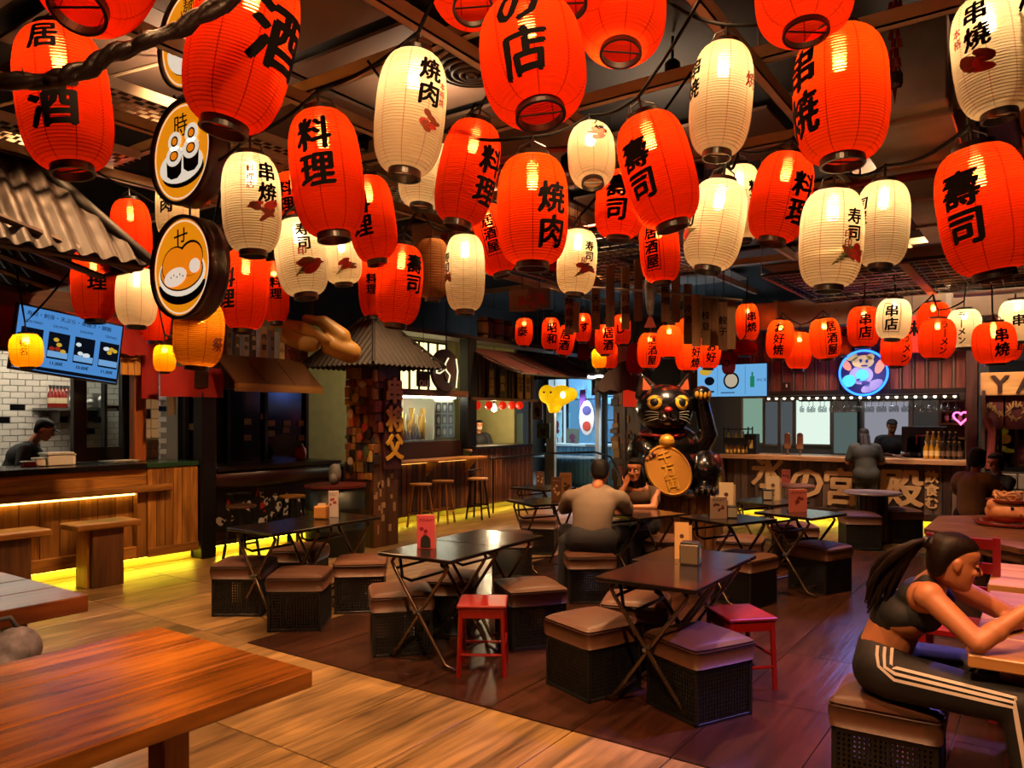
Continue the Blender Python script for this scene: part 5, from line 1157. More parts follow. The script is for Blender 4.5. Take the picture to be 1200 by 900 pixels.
def stool(x, y, rz, label):
    t = stool0 if not used[0] else copy_tree(stool0); used[0] = 1
    t.location = (x, y, 0); t.rotation_euler = (0, 0, math.radians(rz)); t['label'] = label; t['group'] = 'crate stools with brown cushions'; return t
def stool_c(px, py, rz, label):
    """near bottom corner at pixel"""
    q = G(px, py); a = math.radians(rz); o = Vector((-.205*math.cos(a)-.205*math.sin(a), -.205*math.sin(a)+.205*math.cos(a), 0)); return stool(q.x+o.x, q.y+o.y, rz, label)
def stool_d(px, d, rz, label): q = P(px, 500, d); return stool(q.x, q.y, rz, label)
stool_d(287, 6.53, 35, 'brown cushioned crate stool behind the crossed legs of the shaded table by the closed stall')
stool_d(352, 6.08, 37, 'brown cushioned crate stool standing out before the shaded table by the closed stall')
stool_d(423, 6.62, 42, 'brown cushioned crate stool between the shaded table and the carved pillar')
stool_d(352, 7.25, 30, 'brown cushioned crate stool tucked deep under the shaded table by the closed stall')
stool_c(437, 772, -42, 'brown cushioned crate stool half behind the bent leg of the table with the pink menu')
stool_c(600, 764, -37, 'brown cushioned crate stool right behind the small red square stool')
stool_d(524, 5.95, 30, 'brown cushioned crate stool under the table with the pink menu stand')
stool_d(690, 6.95, 38, 'brown cushioned crate stool on which the man in the grey shirt sits')
stool_c(690, 826, -21, 'brown cushioned crate stool before the table with the chrome napkin box, its pale legs beside')
stool_d(746, 5.2, 20, 'brown cushioned crate stool peeking out behind the table leg of the napkin box table')
stool_c(816, 855, -26, 'largest brown cushioned crate stool, in front of the red bench')
stool_c(880, 715, -15, 'brown cushioned crate stool behind the red bench')
stool_c(968, 698, -21, 'brown cushioned crate stool alone beside the table with the red and black menu box')
stool_c(1033, 645, 25, 'dark crate stool in front of the small round violet-lit table')
stool_d(868, 7.75, 12, 'brown cushioned crate stool under the table with the paper menus')
stool_d(931, 8.75, 30, 'brown cushioned crate stool under the table with the red and black menu box')
stool_d(782, 7.75, 22, 'brown cushioned crate stool beside the plinth of the lucky cat')
stool_d(600, 8.05, 35, 'crate stool half hidden behind the far top of the pink menu table')
stool_d(632, 9.35, 25, 'brown cushioned crate stool under the yellow-lit table behind the man')
stool_d(1054, 10.15, 35, 'dark crate stool half hidden behind the small round violet-lit table')
stool(-.58, 3.74, 2, 'brown cushioned crate stool under the seated woman in black')
stool_d(752, 7.95, 30, 'crate stool under the woman with long hair facing the man')
# ------------------------------------------------------------------ folding tables
TOP = mat('black laminate', '#17110e', .22, coat=.3); TUBE = mat('bronze tube', '#6f5a4a', .25, .9)
def make_table():
    t = thing('folding_table', '', 'table')
    MB().box((-.305, -.305, .705), (.305, .305, .73)).build('tabletop', TOP, t, bevel=.004)
    for s in (-1, 1):
        y = s*.25
        A = [(-.20, y, .70), (-.225, y, .665), (-.2, y, .62), (.20, y, .07), (.225, y, .035), (.31, y, .014)]
        MB().tube(A, .0125, 8).build('leg', TUBE, t, smooth=True)
        MB().tube([(-x, y-s*.028, z) for x, y, z in A[:-1]]+[(-.27, y-s*.028, .014)], .0125, 8).build('leg', TUBE, t, smooth=True)
        MB().cyl((0, y-.04, .355), (0, y+.04, .355), .012, n=8).build('rivet', STEEL, t)
    for x, z in ((.20, .07), (-.2, .62), (-.20, .07)):
        MB().cyl((x, -.25, z), (x, .25, z), .010, n=8).build('crossbar', TUBE, t)
    MB().tube([(-.18, -.22, .69), (-.16, -.22, .56), (-.1, -.2, .54), (-.1, .2, .54), (-.16, .22, .56), (-.18, .22, .69)], .011, 8).build('stretcher', mat('black tube', '#100e0e', .35, .5), t, smooth=True)
    return t
table0 = make_table(); usedt = [0]
def table(x, y, rz, label):
    t = table0 if not usedt[0] else copy_tree(table0); usedt[0] = 1
    t.location = (x, y, 0); t.rotation_euler = (0, 0, math.radians(rz)); t['label'] = label; t['group'] = 'black folding tables'; return t
TT = {}
for nm, x, y, rz, lab in (('3a', -1.84, 4.19, 0, 'black folding table with reddish sheen before the chrome napkin box'), ('3b', -1.90, 4.80, 0, 'black folding table carrying the chrome napkin box and beige cards'),
        ('2a', -3.45, 4.07, 3, 'black folding table carrying the pink menu stand'), ('2b', -3.50, 4.69, 2, 'black folding table pushed up behind the pink menu table'),
        ('1a', -5.29, 4.16, 0, 'shaded black folding table with bare top by the closed stall'), ('1b', -5.33, 4.78, 0, 'shaded black folding table with tissue box and pictured menu by the closed stall'),
        ('4', -2.40, 6.85, -22, 'black folding table with paper menus and a small black dispenser before the cat plinth'), ('5', -1.96, 7.62, -17, 'black folding table with the red and black menu box, its top reflecting blue'),
        ('6', -2.52, 8.48, -20, 'black folding table nearest the bar lettering with dispenser and pale card'), ('7', -4.52, 7.06, -28, 'black folding table with yellow sheen and brown menu holder behind the man'),
        ('8', -3.22, 6.72, -20, 'black folding table between the man and the woman with long hair'), ('9', -5.4, 8.42, -10, 'small far black folding table behind the brown menu holder')):
    TT[nm] = table(x, y, rz, lab)
# ------------------------------------------------------------------ red stools
RP = mat('red paint', '#7c0f0a', .3, coat=.2)
def red_stool(loc, rz, hh, sx, sy, label, bar=True):
    t = thing('red_stool', label, 'stool', loc, math.radians(rz), 'red painted stools')
    MB().box((-sx-.012, -sy-.012, hh-.022), (sx+.012, sy+.012, hh)).build('seat', RP, t, bevel=.006)
    MB().box((-sx, -sy, hh-.085), (sx, sy, hh-.022)).build('apron', RP, t, bevel=.003)
    for x in (-1, 1):
        for y in (-1, 1): MB().cyl((x*(sx-.014), y*(sy-.014), hh-.03), (x*sx, y*sy, 0), .016, n=10).build('leg', RP, t)
    for y in (-1, 1): MB().cyl((-sx, y*sy, .14), (sx, y*sy, .14), .010, n=8).build('stretcher', RP, t)
    for x in (-1, 1): MB().cyl((x*sx, -sy, .20), (x*sx, sy, .20), .010, n=8).build('stretcher', RP, t)
q = P(566, 500, 5.0); red_stool((q.x, q.y, 0), 33, .455, .145, .145, 'small red square metal stool under the edge of the pink menu table')
q = P(867, 500, 4.77); red_stool((q.x, q.y, 0), 46, .44, .145, .165, 'red low bench with blue reflection behind the largest crate stool')
# ------------------------------------------------------------------ bar stools and dark stools
def bar_stool(px, d, hh, label, legm, seat, rz=0, back=False, nm='bar_stool', grp='stools along the slatted counter'):
    q = P(px, 500, d); t = thing(nm, label, 'stool', (q.x, q.y, 0), rz, grp)
    MB().lathe([(.001, hh-.03), (.16, hh-.03), (.17, hh-.015), (.165, hh), (.001, hh)], 20).build('seat', seat, t, smooth=False)
    for i in range(4):
        a = PI/4+i*PI/2; c, s = math.cos(a), math.sin(a); MB().cyl((.11*c, .11*s, hh-.03), (.2*c, .2*s, 0), .018, .016, 8).build('leg', legm, t)
    for i in range(4):
        a, b = PI/4+i*PI/2, PI/4+(i+1)*PI/2; r = .177; z = .18 if i % 2 else .22; MB().cyl((r*math.cos(a), r*math.sin(a), z), (r*math.cos(b), r*math.sin(b), z), .012, n=6).build('foot_rung', legm, t)
    if back: MB().tube([(.15*math.cos(a), .15*math.sin(a), hh+.12) for a in [PI*.5+PI*i/8 for i in range(9)]], .014, 6).build('backrest', legm, t); MB().cyl((-.15, 0, hh), (-.15, 0, hh+.12), .012, n=6).build('back_post', legm, t)
    return t
bar_stool(493, 11.45, .65, 'all-wooden round bar stool beside the carved pillar', pine('z'), pine('x')); bar_stool(519, 11.9, .66, 'all-wooden round bar stool in the middle of the three by the shelf', pine('z'), pine('x'), .3)
bar_stool(560, 12.4, .66, 'round bar stool with black legs and pale seat beside the till counter', BLACK, wood('pale seat', '#a87c48', '#c89c60', 'x', .4), .2, True)
bar_stool(283, 8.95, .62, 'dark metal stool with brown seat before the graffiti panel', BLACK, brownw('x'), .1, True, 'metal_stool', 'dark stools before the closed stall'); bar_stool(343, 9.75, .65, 'dark metal stool with orange-brown seat before the oil drum', BLACK, pine('x'), .4, False, 'metal_stool', 'dark stools before the closed stall')
# ------------------------------------------------------------------ big wooden tables
def plank_table(nm, label, x0, x1, y0, y1, z, th, n, m, legs, axis='y', lw=.09, apron=True):
    t = thing(nm, label, 'table', ((x0+x1)/2, (y0+y1)/2, 0)); wv = (x1-x0)/n if axis == 'y' else (y1-y0)/n
    for i in range(n):
        c = (x0+wv*(i+.5), (y0+y1)/2, z-th/2) if axis == 'y' else ((x0+x1)/2, y0+wv*(i+.5), z-th/2)
        piece('plank', m(axis), t, c, (wv-.009, y1-y0, th) if axis == 'y' else (x1-x0, wv-.009, th), bevel=.005)
    for x, y in legs: MB().box((x-lw/2, y-lw/2, 0), (x+lw/2, y+lw/2, z-th)).build('leg', m('z'), t, world=True, bevel=.005)
    if apron: MB().box((x0+.1, y0+.1, z-th-.06), (x1-.1, y1-.1, z-th)).build('apron', m('y'), t, world=True)
    return t
plank_table('wooden_table', 'long varnished orange-brown plank table in the near corner', -3.13, -2.14, -1.2, 1.83, .75, .062, 3, tablew, ((-2.27, 1.36), (-3.0, 1.36)), apron=False)
for i, x in enumerate((-2.30, -2.965)):
    pass
plank_table('wooden_table', 'thick dark oiled table cut by the frame beside the kitchen counter', -5.3, -3.97, -.8, 1.95, .75, .085, 4, lambda a: wood('oiled table', '#5a2a10', '#8a4c1c', a, .3, .2, .1, 18), ((-4.2, 1.7), (-5.1, 1.7)), apron=False)
bn = plank_table('wooden_bench', 'low wooden bench between the two big wooden tables', -3.78, -3.42, -.6, 1.62, .45, .05, 2, brownw, ((-3.6, 1.4), (-3.6, -.3)), apron=False)
q = (-3.66, 1.40, .45); t = thing('patterned_bag', 'grey patterned cloth bag lying on the bench by the wooden table', 'bag', q)
link('bag_body', remesh(MB().ell((0, 0, .11), (.15, .18, .12), 14, 10).ell((.03, .08, .2), (.1, .1, .1), 12, 8).ell((0, -.1, .1), (.14, .14, .1), 12, 8), .015, 3), mat('bag cloth', '#5c5660', .8, 0, .45, 22), t, smooth=True)
MB().tube([(-.05, -.1, .2), (-.03, -.08, .33), (.02, .06, .34), (.03, .1, .26)], .012, 6).build('strap', mat('bag strap', '#2c2a34', .8), t, smooth=True)
lightw = lambda a: wood('light table', '#8a5a2a', '#b8844a', a, .35, .15, .12, 20)
plank_table('wooden_table', 'light wooden table on which the seated woman rests her elbow', -.26, .95, 3.44, 4.79, .73, .05, 4, lightw, ((.8, 3.6), (.8, 4.6), (-.1, 4.6)), axis='x')
plank_table('wooden_table', 'light wooden table with white napkins behind the seated woman', -.28, .95, 4.96, 5.72, .73, .05, 3, lightw, ((.8, 5.1), (-.12, 5.1), (-.12, 5.55)), axis='x')
tr = thing('red_tray', 'red plastic tray in front of the seated woman', 'tray', (.22, 3.95, .73)); MB().box((-.22, -.16, 0), (.22, .16, .012)).build('tray_floor', RP, tr, bevel=.003)
for a, b in (((-.23, -.17), (.23, -.155)), ((-.23, .155), (.23, .17)), ((-.23, -.17), (-.215, .17)), ((.215, -.17), (.23, .17))): MB().box((*a, 0), (*b, .035)).build('rim', RP, tr, bevel=.003)
nk = thing('folded_napkin', 'white folded napkins on the table behind the seated woman', 'napkin', (.0, 5.25, .73), .4); MB().box((-.1, -.08, 0), (.1, .08, .012)).build('sheet', mat('napkin white', '#c8b8a4', .8), nk); MB().box((-.03, -.05, .012), (.12, .07, .03)).build('sheet', mat('napkin white', '#c8b8a4', .8), nk)
t = thing('red_chair', 'red painted chair frame behind the face of the seated woman', 'chair', (-.42, 5.05, 0)); 
for x in (-.17, .17): MB().box((x-.02, .15, 0), (x+.02, .19, .95)).build('back_post', RP, t); MB().box((x-.02, -.19, 0), (x+.02, -.15, .45)).build('leg', RP, t)
MB().box((-.2, -.2, .43), (.2, .2, .47)).build('seat', RP, t, bevel=.006)
for z in (.6, .74, .88): MB().box((-.17, .155, z), (.17, .185, z+.06)).build('back_slat', RP, t)
# octagonal table with platter
cx_, cy_, R8 = .30, 7.35, 1.12; t = thing('octagonal_table', 'large octagonal wooden table carrying the orange cat-face platter', 'table', (cx_, cy_, 0))
for i in range(6):
    y0, y1 = -R8+i*2*R8/6, -R8+(i+1)*2*R8/6-.004
    def hw(y): a = abs(y); k = R8*math.tan(PI/8); return R8 if a <= k else R8-(a-k)
    ys = sorted({y0, y1}|{v for v in (-R8*math.tan(PI/8), R8*math.tan(PI/8)) if y0 < v < y1}); poly = [(hw(y), y) for y in ys]+[(-hw(y), y) for y in reversed(ys)]
    MB().prism(poly, .715, .76).build('plank', wood('octagon top', '#46291a', '#70452c', 'x', .35, .1), t, bevel=.004)
oct_ = [(R8*1.07*math.cos(PI/8+i*PI/4), R8*1.07*math.sin(PI/8+i*PI/4)) for i in range(8)]
MB().prism([(x*.99, y*.99) for x, y in oct_], .65, .714).build('apron', brownw('x'), t); MB().prism([(x*.62, y*.62) for x, y in oct_], .0, .65).build('pedestal', darkw('z'), t)
for i in range(8):
    a = i*PI/4; M = Matrix.Rotation(a, 4, 'Z'); MB().box((R8*.61, -.2, .08), (R8*.635, .2, .58), M).build('pedestal_panel', brownw('z'), t)
q = P(1181, 601, 6.3); pf = thing('cat_face_platter', 'red tray with an orange animal-head bowl heaped with noodles on the octagonal table', 'platter', (q.x, q.y, .76), YAW)
MB().lathe([(.001, .005), (.22, .005), (.24, .03), (.25, .03), (.23, .0), (.001, .0)], 28).build('tray', mat('lacquer red', '#6a0e08', .25, coat=.4), pf, smooth=True)
OR_ = mat('peach clay', '#d08a58', .5, var=.15); mb = MB().ell((0, 0, .11), (.17, .15, .1), 20, 12).ell((.02, -.1, .1), (.07, .06, .05), 14, 10).ell((-.14, -.02, .17), (.05, .03, .05), 10, 8).ell((.14, -.02, .17), (.05, .03, .05), 10, 8)
link('bowl_head', remesh(mb, .012, 3), OR_, pf, smooth=True)
for x in (-.05, .075): MB().ell((x, -.135, .15), .014, 8, 6).build('eye', BLACK, pf)
for x in (.0, .04): MB().ell((x, -.165, .10), .008, 8, 6).build('nostril', mat('nostril', '#5a2414', .6), pf)
mb = MB(); rr = random.Random(4)
for i in range(26): a = rr.random()*6.28; mb.tube([(.11*math.cos(a+k*.5)*rr.uniform(.6, 1), .09*math.sin(a+k*.5), .2+.03*math.sin(k)+rr.uniform(0, .05)) for k in range(5)], .009, 5)
mb.build('noodle_heap', mat('noodle', '#c89060', .5), pf, smooth=True, kind='stuff')
MB().lathe([(.1, .17), (.15, .2), (.155, .21), (.14, .21), (.1, .19)], 20, cap=False).build('rim', mat('lacquer red', '#6a0e08', .25), pf, smooth=True)
# small round tables by the bar
def round_table(px, d, z, r, label, m, slats=True):
    q = P(px, 500, d); t = thing('round_table', label, 'table', (q.x, q.y, 0)); MB().lathe([(.001, z-.03), (r*.97, z-.03), (r, z-.015), (r*.98, z), (.001, z)], 32).build('tabletop', m, t)
    if slats:
        for i in range(16): a = 2*PI*i/16; MB().box((r*.5, -.025, .05), (r*.53, .025, z-.03), Matrix.Rotation(a, 4, 'Z')).build('slat', darkw('z'), t)
        MB().lathe([(r*.48, .03), (r*.56, .03), (r*.56, .07), (r*.48, .07)], 24, cap=False, closed=True).build('hoop', BLACK, t); MB().lathe([(r*.46, .06), (r*.46, z-.03)], 20).build('core', DARK, t)
    else: MB().cyl((0, 0, 0), (0, 0, z-.03), .04, n=10).build('column', BLACK, t); MB().lathe([(.2, 0), (.2, .02), (.03, .04)], 20).build('foot', BLACK, t)
    return t
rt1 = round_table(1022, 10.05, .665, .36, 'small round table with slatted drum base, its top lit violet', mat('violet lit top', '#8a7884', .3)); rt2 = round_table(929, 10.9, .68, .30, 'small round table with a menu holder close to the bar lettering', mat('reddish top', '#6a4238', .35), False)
# ------------------------------------------------------------------ things on the tables
def on_table(px, py, z=.73): return G(px, py, z)
def card_holder(px, py, rz, label, wv, hv, col, ink_, nm='menu_stand', z=.73, hole=False, base=.06, stand=None):
    q = on_table(px, py, z); t = thing(nm, label, 'menu', (q.x, q.y, z), math.radians(rz))
    MB().box((-wv/2, -.006, 0), (wv/2, .006, hv)).build('card', mat('card '+col, col, .5), t, bevel=.002)
    Mx = frame((0, -.0065, hv*.5), (1, 0, 0), (0, 0, 1)); mb = MB(); rr = random.Random(int(px)); write(mb, 'メニュー', Mx @ Matrix.Translation((0, hv*.36, 0)), wv*.2, .03)
    for i in range(5): flat(mb, disc2(rr.uniform(-.3, .3)*wv, (rr.uniform(-.25, .2))*hv, wv*.13, hv*.06, 7, rot=i), Mx, .0002*i)
    mb.build('print', mat('cardink '+ink_, ink_, .5), t)
    if hole: MB().prism(disc2(0, hv*.22, wv*.28, hv*.18, 12, 0, PI)+[(-wv*.28, .01), (wv*.28, .01)], .0, .004, frame((0, -.0065, 0), (1, 0, 0), (0, 0, 1))).build('cut_out', DARK, t)
    MB().box((-wv/2, .0065, 0), (wv/2, base, hv*(.72 if stand else .12))).build('holder', stand or DARK, t, bevel=.002)
    return t
card_holder(499, 643, 30, 'pink menu stand with an arched cut-out and wooden back', .125, .235, '#c04a58', '#7a0c1c', hole=True, stand=pine('z'), base=.07)
card_holder(391, 606, 20, 'pictured white menu card leaning on the tissue box', .1, .24, '#b8aca8', '#8a2a2a', base=.03)
q = on_table(377, 608); t = thing('tissue_box', 'orange glowing tissue box on the shaded table', 'box', (q.x, q.y, .73), .5); MB().box((-.06, -.05, 0), (.06, .05, .12)).build('body', mat('tissue ochre', '#b07838', .6), t, bevel=.015, seg=2); MB().box((-.035, -.003, .12), (.035, .003, .14)).build('tissue', mat('tissue', '#c8b898', .8), t)
def dispenser(px, py, rz, label, z=.73, s=1.0, side='#2f7a3a'):
    q = on_table(px, py, z); t = thing('napkin_dispenser', label, 'dispenser', (q.x, q.y, z), math.radians(rz), 'napkin dispensers on the tables')
    MB().box((-.06*s, -.05*s, 0), (.06*s, .05*s, .13*s)).build('casing', CHROME if s == 1 else BLACK, t, bevel=.01, seg=2); MB().box((-.052*s, -.0515*s, .012), (.052*s, -.0505*s, .12*s)).build('face_plate', mat('napkin face', '#6a5a48', .4) if s == 1 else mat('face pale', '#a09888', .5), t)
    MB().box((.0605*s, -.04*s, .012), (.0615*s, .04*s, .12*s)).build('side_label', mat('dl'+side, side, .4), t); MB().box((.0617*s, -.025*s, .04*s), (.062*s, .025*s, .10*s)).build('side_picture', mat('dl yellow', '#c8a030', .4), t)
    MB().box((-.055*s, -.045*s, .13*s), (.055*s, .045*s, .14*s)).build('lid', BLACK, t, bevel=.003)
    return t
dispenser(809, 661, 12, 'chrome napkin box with a green side label on the reddish-topped table')
def cards(px, py, rz, label, cols, wv, hv, z=.73, d=0):
    q = on_table(px, py, z); t = thing('menu_cards', label, 'menu', (q.x, q.y, z), math.radians(rz))
    for i, c in enumerate(cols):
        M = Matrix.Translation((.02*i, .02*i, 0)) @ Matrix.Rotation(-.08+.05*i, 4, 'X'); MB().box((-wv/2, -.002, 0), (wv/2, .002, hv-.02*i), M).build('card', mat('card '+c, c, .6), t)
        mb = MB(); flat(mb, disc2(0, hv*.62, wv*.16, wv*.16, 10), M @ frame((0, -.003, 0), (1, 0, 0), (0, 0, 1))); write(mb, '御品', M @ frame((0, -.003, hv*.32), (1, 0, 0), (0, 0, 1)), wv*.3, .02, True); mb.build('print', mat('card brown', '#4a2a18', .6), t)
    return t
cards(799, 655, 25, 'two beige menu cards standing behind the chrome napkin box', ('#c89a60', '#b88850'), .09, .235)
card_holder(842, 608, 35, 'speckled paper menu stand on the table before the cat plinth', .15, .20, '#9a8474', '#4a2420', base=.05); cards(851, 603, 20, 'cream menu card standing behind the speckled menu stand', ('#c8b898', '#a08c70'), .13, .30)
dispenser(857, 607, 30, 'small black napkin dispenser beside the speckled menu stand', s=.8, side='#7a7468')
card_holder(935, 600, 30, 'red patterned menu box with a black lower half', .17, .22, '#a8584c', '#5a1414', base=.06); dispenser(899, 586, 25, 'small black napkin dispenser on the table closest to the bar lettering', s=.85, side='#7a7468')
cards(906, 586, 25, 'pale tall menu cards behind the small black dispenser by the bar', ('#a89478', '#98846a'), .14, .26); card_holder(921, 566, 20, 'red pictured menu stand on the small round table by the bar', .12, .2, '#9a4a3c', '#3c1410', z=.68, base=.05)
card_holder(652, 587, 30, 'brown menu holder standing on the yellow-lit table', .11, .26, '#5c3c28', '#b89a70', base=.05); card_holder(663, 586, 30, 'taller tan menu board behind the brown menu holder', .13, .30, '#8a6038', '#3c1c10', base=.05)
card_holder(633, 571, 30, 'small dark menu holder on the far folding table', .1, .2, '#4a3020', '#a08860', base=.05)

# ------------------------------------------------------------------ paper lanterns
PAPER = {'R': paper('red lantern paper', '#ea3c12', .10, .16), 'O': paper('orange lantern paper', '#ee420e', .10, .14), 'W': paper('white lantern paper', '#f0dcb4', .16, .12), 'Y': paper('yellow lantern paper', '#f0a010', .12, .12),
         'A': paper('amber lantern paper', '#c87c18', .12, .12), 'D': paper('dim beige lantern paper', '#a87c50', .08, .02), 'K': paper('dull red lantern paper', '#a81208', .08, .02), 'P': paper('pink lantern paper', '#d08870', .08, .02)}
INK = mat('lantern ink', '#050303', .9, spec=.1); REDINK = mat('red stamp ink', '#a02010', .7); BROWNINK = mat('brown print', '#6a2c0c', .7); GREENINK = mat('leaf print', '#4a5a1c', .7); PURPLE = mat('plum ink', '#6a1840', .7)
RING = mat('lantern ring', '#0d0a09', .35)
LAMPK = {'R': .19, 'O': .28, 'W': .20, 'Y': .42, 'A': .26, 'D': .0, 'K': .0, 'P': .0}
tops = {}
BULBM, _nt, _out = newmat('clear glowing bulb')
_e = node(_nt, 'ShaderNodeEmission'); _e.inputs[0].default_value = (1, .62, .28, 1); _e.inputs[1].default_value = 14; _tp = node(_nt, 'ShaderNodeBsdfTransparent')
_ms = node(_nt, 'ShaderNodeMixShader'); _ms.inputs[0].default_value = .2; _nt.links.new(_tp.outputs[0], _ms.inputs[1]); _nt.links.new(_e.outputs[0], _ms.inputs[2]); _nt.links.new(_ms.outputs[0], _out.inputs[0])
def lantern(key, px, py, wpx, hpx, kind, D, texts=(), label='', roll=0, pitch=0, opening=True, art=None, ribs=None, shape=3.0, frame_box=None, group='paper lanterns'):
    d = D*900/wpx; H = hpx*d/900; R = D/2; c = P(px, py, d); lit = LAMPK[kind]
    t = thing('paper_lantern', label, 'lantern', c, Euler((math.radians(-pitch), math.radians(-roll), YAW)), group)
    near = wpx > 42; n = 36 if near else 20; rb = ribs or (int(H/.0135) if near else int(H/.022)); per = 6 if near else 3
    neck = .46; hb = H/2-.02
    def rad(z):
        u = min(1, abs(z)/hb); return R*(neck+(1-neck)*max(0, 1-u**shape)**.5)
    vs = []; N = rb*per+1; amp = min(.005, H/rb*.26)
    for j in range(N):
        z = -hb+2*hb*j/(N-1); ph = (j % per)/per; r = rad(z)-amp*math.cos(2*PI*ph)
        for i in range(n): a = 2*PI*i/n; vs.append((r*math.cos(a), r*math.sin(a), z))
    fs = [(j*n+i, j*n+(i+1) % n, (j+1)*n+(i+1) % n, (j+1)*n+i) for j in range(N-1) for i in range(n)]
    mb = MB().add(vs, fs); uv = []
    for j in range(N-1):
        for i in range(n): uv += [i/n*9+.3, j/N, (i+1)/n*9+.3, j/N, (i+1)/n*9+.3, (j+1)/N, i/n*9+.3, (j+1)/N]
    mb.uv = uv; mb.build('paper_shade', PAPER[kind], t, smooth=True)
    rn = R*neck; hr = max(.018, H*.055)
    MB().lathe([(rn*1.03, -hb+.004), (rn*1.06, -hb-hr), (rn*.93, -hb-hr), (rn*.93, -hb+.004)], n, cap=False, closed=True).build('bottom_ring', RING, t)
    MB().lathe([(rn*1.03, hb-.004), (rn*1.06, hb+hr*.8), (rn*.93, hb+hr*.8), (rn*.93, hb-.004)], n, cap=False, closed=True).build('top_ring', RING, t)
    if near:
        MB().cyl((-rn, 0, -hb-hr*.5), (rn, 0, -hb-hr*.5), .004, n=5).build('cross_wire', RING, t)
        for s in (-1, 1): MB().tube([(s*rn*.95, 0, hb+hr*.6), (s*rn*.8, 0, hb+hr+.03), (0, 0, hb+hr+.06)], .004, 5).build('hanger_wire', RING, t)
    MB().tube([(0, 0, hb+.02), (0, 0, hb+hr+.09)], .007, 6).build('hook', RING, t)
    Rm = Matrix.LocRotScale(c, t.rotation_euler, None); tops[key] = Rm @ Vector((0, 0, hb+hr+.08))
    if lit:
        MB().lathe([(.010, hb-.005), (.011, hb*.86), (.022, hb*.80), (.024, hb*.72), (.014, hb*.66), (.002, hb*.65)], 10).build('bulb', BULBM, t, smooth=True)
        l = bpy.data.lights.new('bulb', 'POINT'); l.energy = 26*BULB*lit*(D/.34)**2; l.color = (1, .55, .20) if kind != 'W' else (1, .70, .38); l.shadow_soft_size = .022
        o = bpy.data.objects.new('lamp_light', l); COL.objects.link(o); o.parent = t; o.location = (0, 0, hb*.58)
    turn = math.degrees(math.atan((PCX-px)/FPX))      # side of the lantern that looks at the seats
    def wrap(polyverts, faces, az, z0, m, name, off=.0022):
        out = []; off += amp+.0012
        for x, y in polyverts:
            z = z0+y; r = rad(z)+off; a = az+math.radians(turn)+x/R; out.append((r*math.sin(a), -r*math.cos(a), z))
        MB().add(out, faces).build(name, m, t)
    for tx in texts:
        s_, az, zc, size = tx[:4]; m = tx[4] if len(tx) > 4 else INK; bold = tx[5] if len(tx) > 5 else .040; stp = 1.02; vv = []; ff = []
        for i, ch in enumerate(s_):
            g = glyph('｜' if ch == 'ー' else ch, bold, 4 if near else 2); y0 = ((len(s_)-1)/2-i)*stp*size; o = len(vv)
            vv += [(x*size*.98+.10*y*size*(1 if near else 0)*.3, y*size+y0+.06*x*size) for x, y in g[0]]; ff += [tuple(k+o for k in f) for f in g[1]]
        wrap(vv, ff, math.radians(az), zc*H/2, m, 'lettering')
    if frame_box:
        az, zc, bw, bh = frame_box; b = .006; vv = []; ff = []
        for x0, x1, y0, y1 in ((-bw, bw, bh-b, bh), (-bw, bw, -bh, -bh+b), (-bw, -bw+b, -bh, bh), (bw-b, bw, -bh, bh)):
            K = 6
            for k in range(K):
                if x1-x0 > y1-y0: p = [(x0+(x1-x0)*k/K, y0), (x0+(x1-x0)*(k+1)/K, y0), (x0+(x1-x0)*(k+1)/K, y1), (x0+(x1-x0)*k/K, y1)]
                else: p = [(x0, y0+(y1-y0)*k/K), (x1, y0+(y1-y0)*k/K), (x1, y0+(y1-y0)*(k+1)/K), (x0, y0+(y1-y0)*(k+1)/K)]
                o = len(vv); vv += p; ff.append((o, o+1, o+2, o+3))
        wrap(vv, ff, math.radians(az), zc*H/2, INK, 'frame_print', .0024)
    if art:
        az, zc, size, style = art; size *= 1.25; rr = random.Random(int(px)); 
        for k in range(7):
            m = {'food': (BROWNINK, BROWNINK, REDINK), 'flower': (REDINK, BROWNINK, GREENINK)}[style][k % 3]
            p = disc2(rr.uniform(-.3, .3)*size, rr.uniform(-.22, .22)*size, rr.uniform(.14, .34)*size, rr.uniform(.06, .16)*size, 9, rot=rr.uniform(-.9, .9))
            if style == 'flower' and k % 3 == 2: p = [(-size*.6*(1 if k == 2 else -.9), -size*.45*(1 if k == 2 else -.2)), (-.1*size, .2*size), (.15*size, -.1*size)]
            wrap([(sum(x for x, _ in p)/len(p), sum(y for _, y in p)/len(p))]+p, [(0, i+1, (i+1) % len(p)+1) for i in range(len(p))], math.radians(az), zc*H/2, m, 'picture_print', .0022+.0002*k)
        for k in range(2 if style == 'flower' else 0):
            pass
    return t
def stamp(az, zc, s): return ('印', az, zc, s, REDINK, .05)
L = lantern
# the near cluster: (key, x, y, width, height in pixels)
L('a1', 122, -55, 128, 215, 'R', .36, (('居', 40, .2, .16),), 'red lantern cut by the top frame edge whose open underside shows, over the 酒 lantern', 0, 30)
L('a2', 75, 117, 99, 172, 'R', .34, (('酒', -16, -.30, .19), ('居', -20, .62, .12)), 'red lantern marked 酒 above the corrugated roof behind the thick twisted branch', 8, 2)
L('a3', 284, 52, 116, 205, 'R', .36, (('酒', 46, .02, .25),), 'big tilted red lantern overlapping the yellow round signs', -11, 3)
L('a4', 481, 133, 80, 150, 'W', .29, (('焼肉', 30, .33, .105), ('本格焼', 56, .22, .035, REDINK, .03)), 'tall white lantern marked 焼肉 with a brown grilled meat picture', -5, 4, art=(40, -.28, .11, 'food'))
L('a5', 383, 204, 82, 152, 'R', .33, (('料理', -16, .16, .165),), 'red lantern marked 料理 between the white skewer lantern and the 焼肉 lantern', 7, 2)
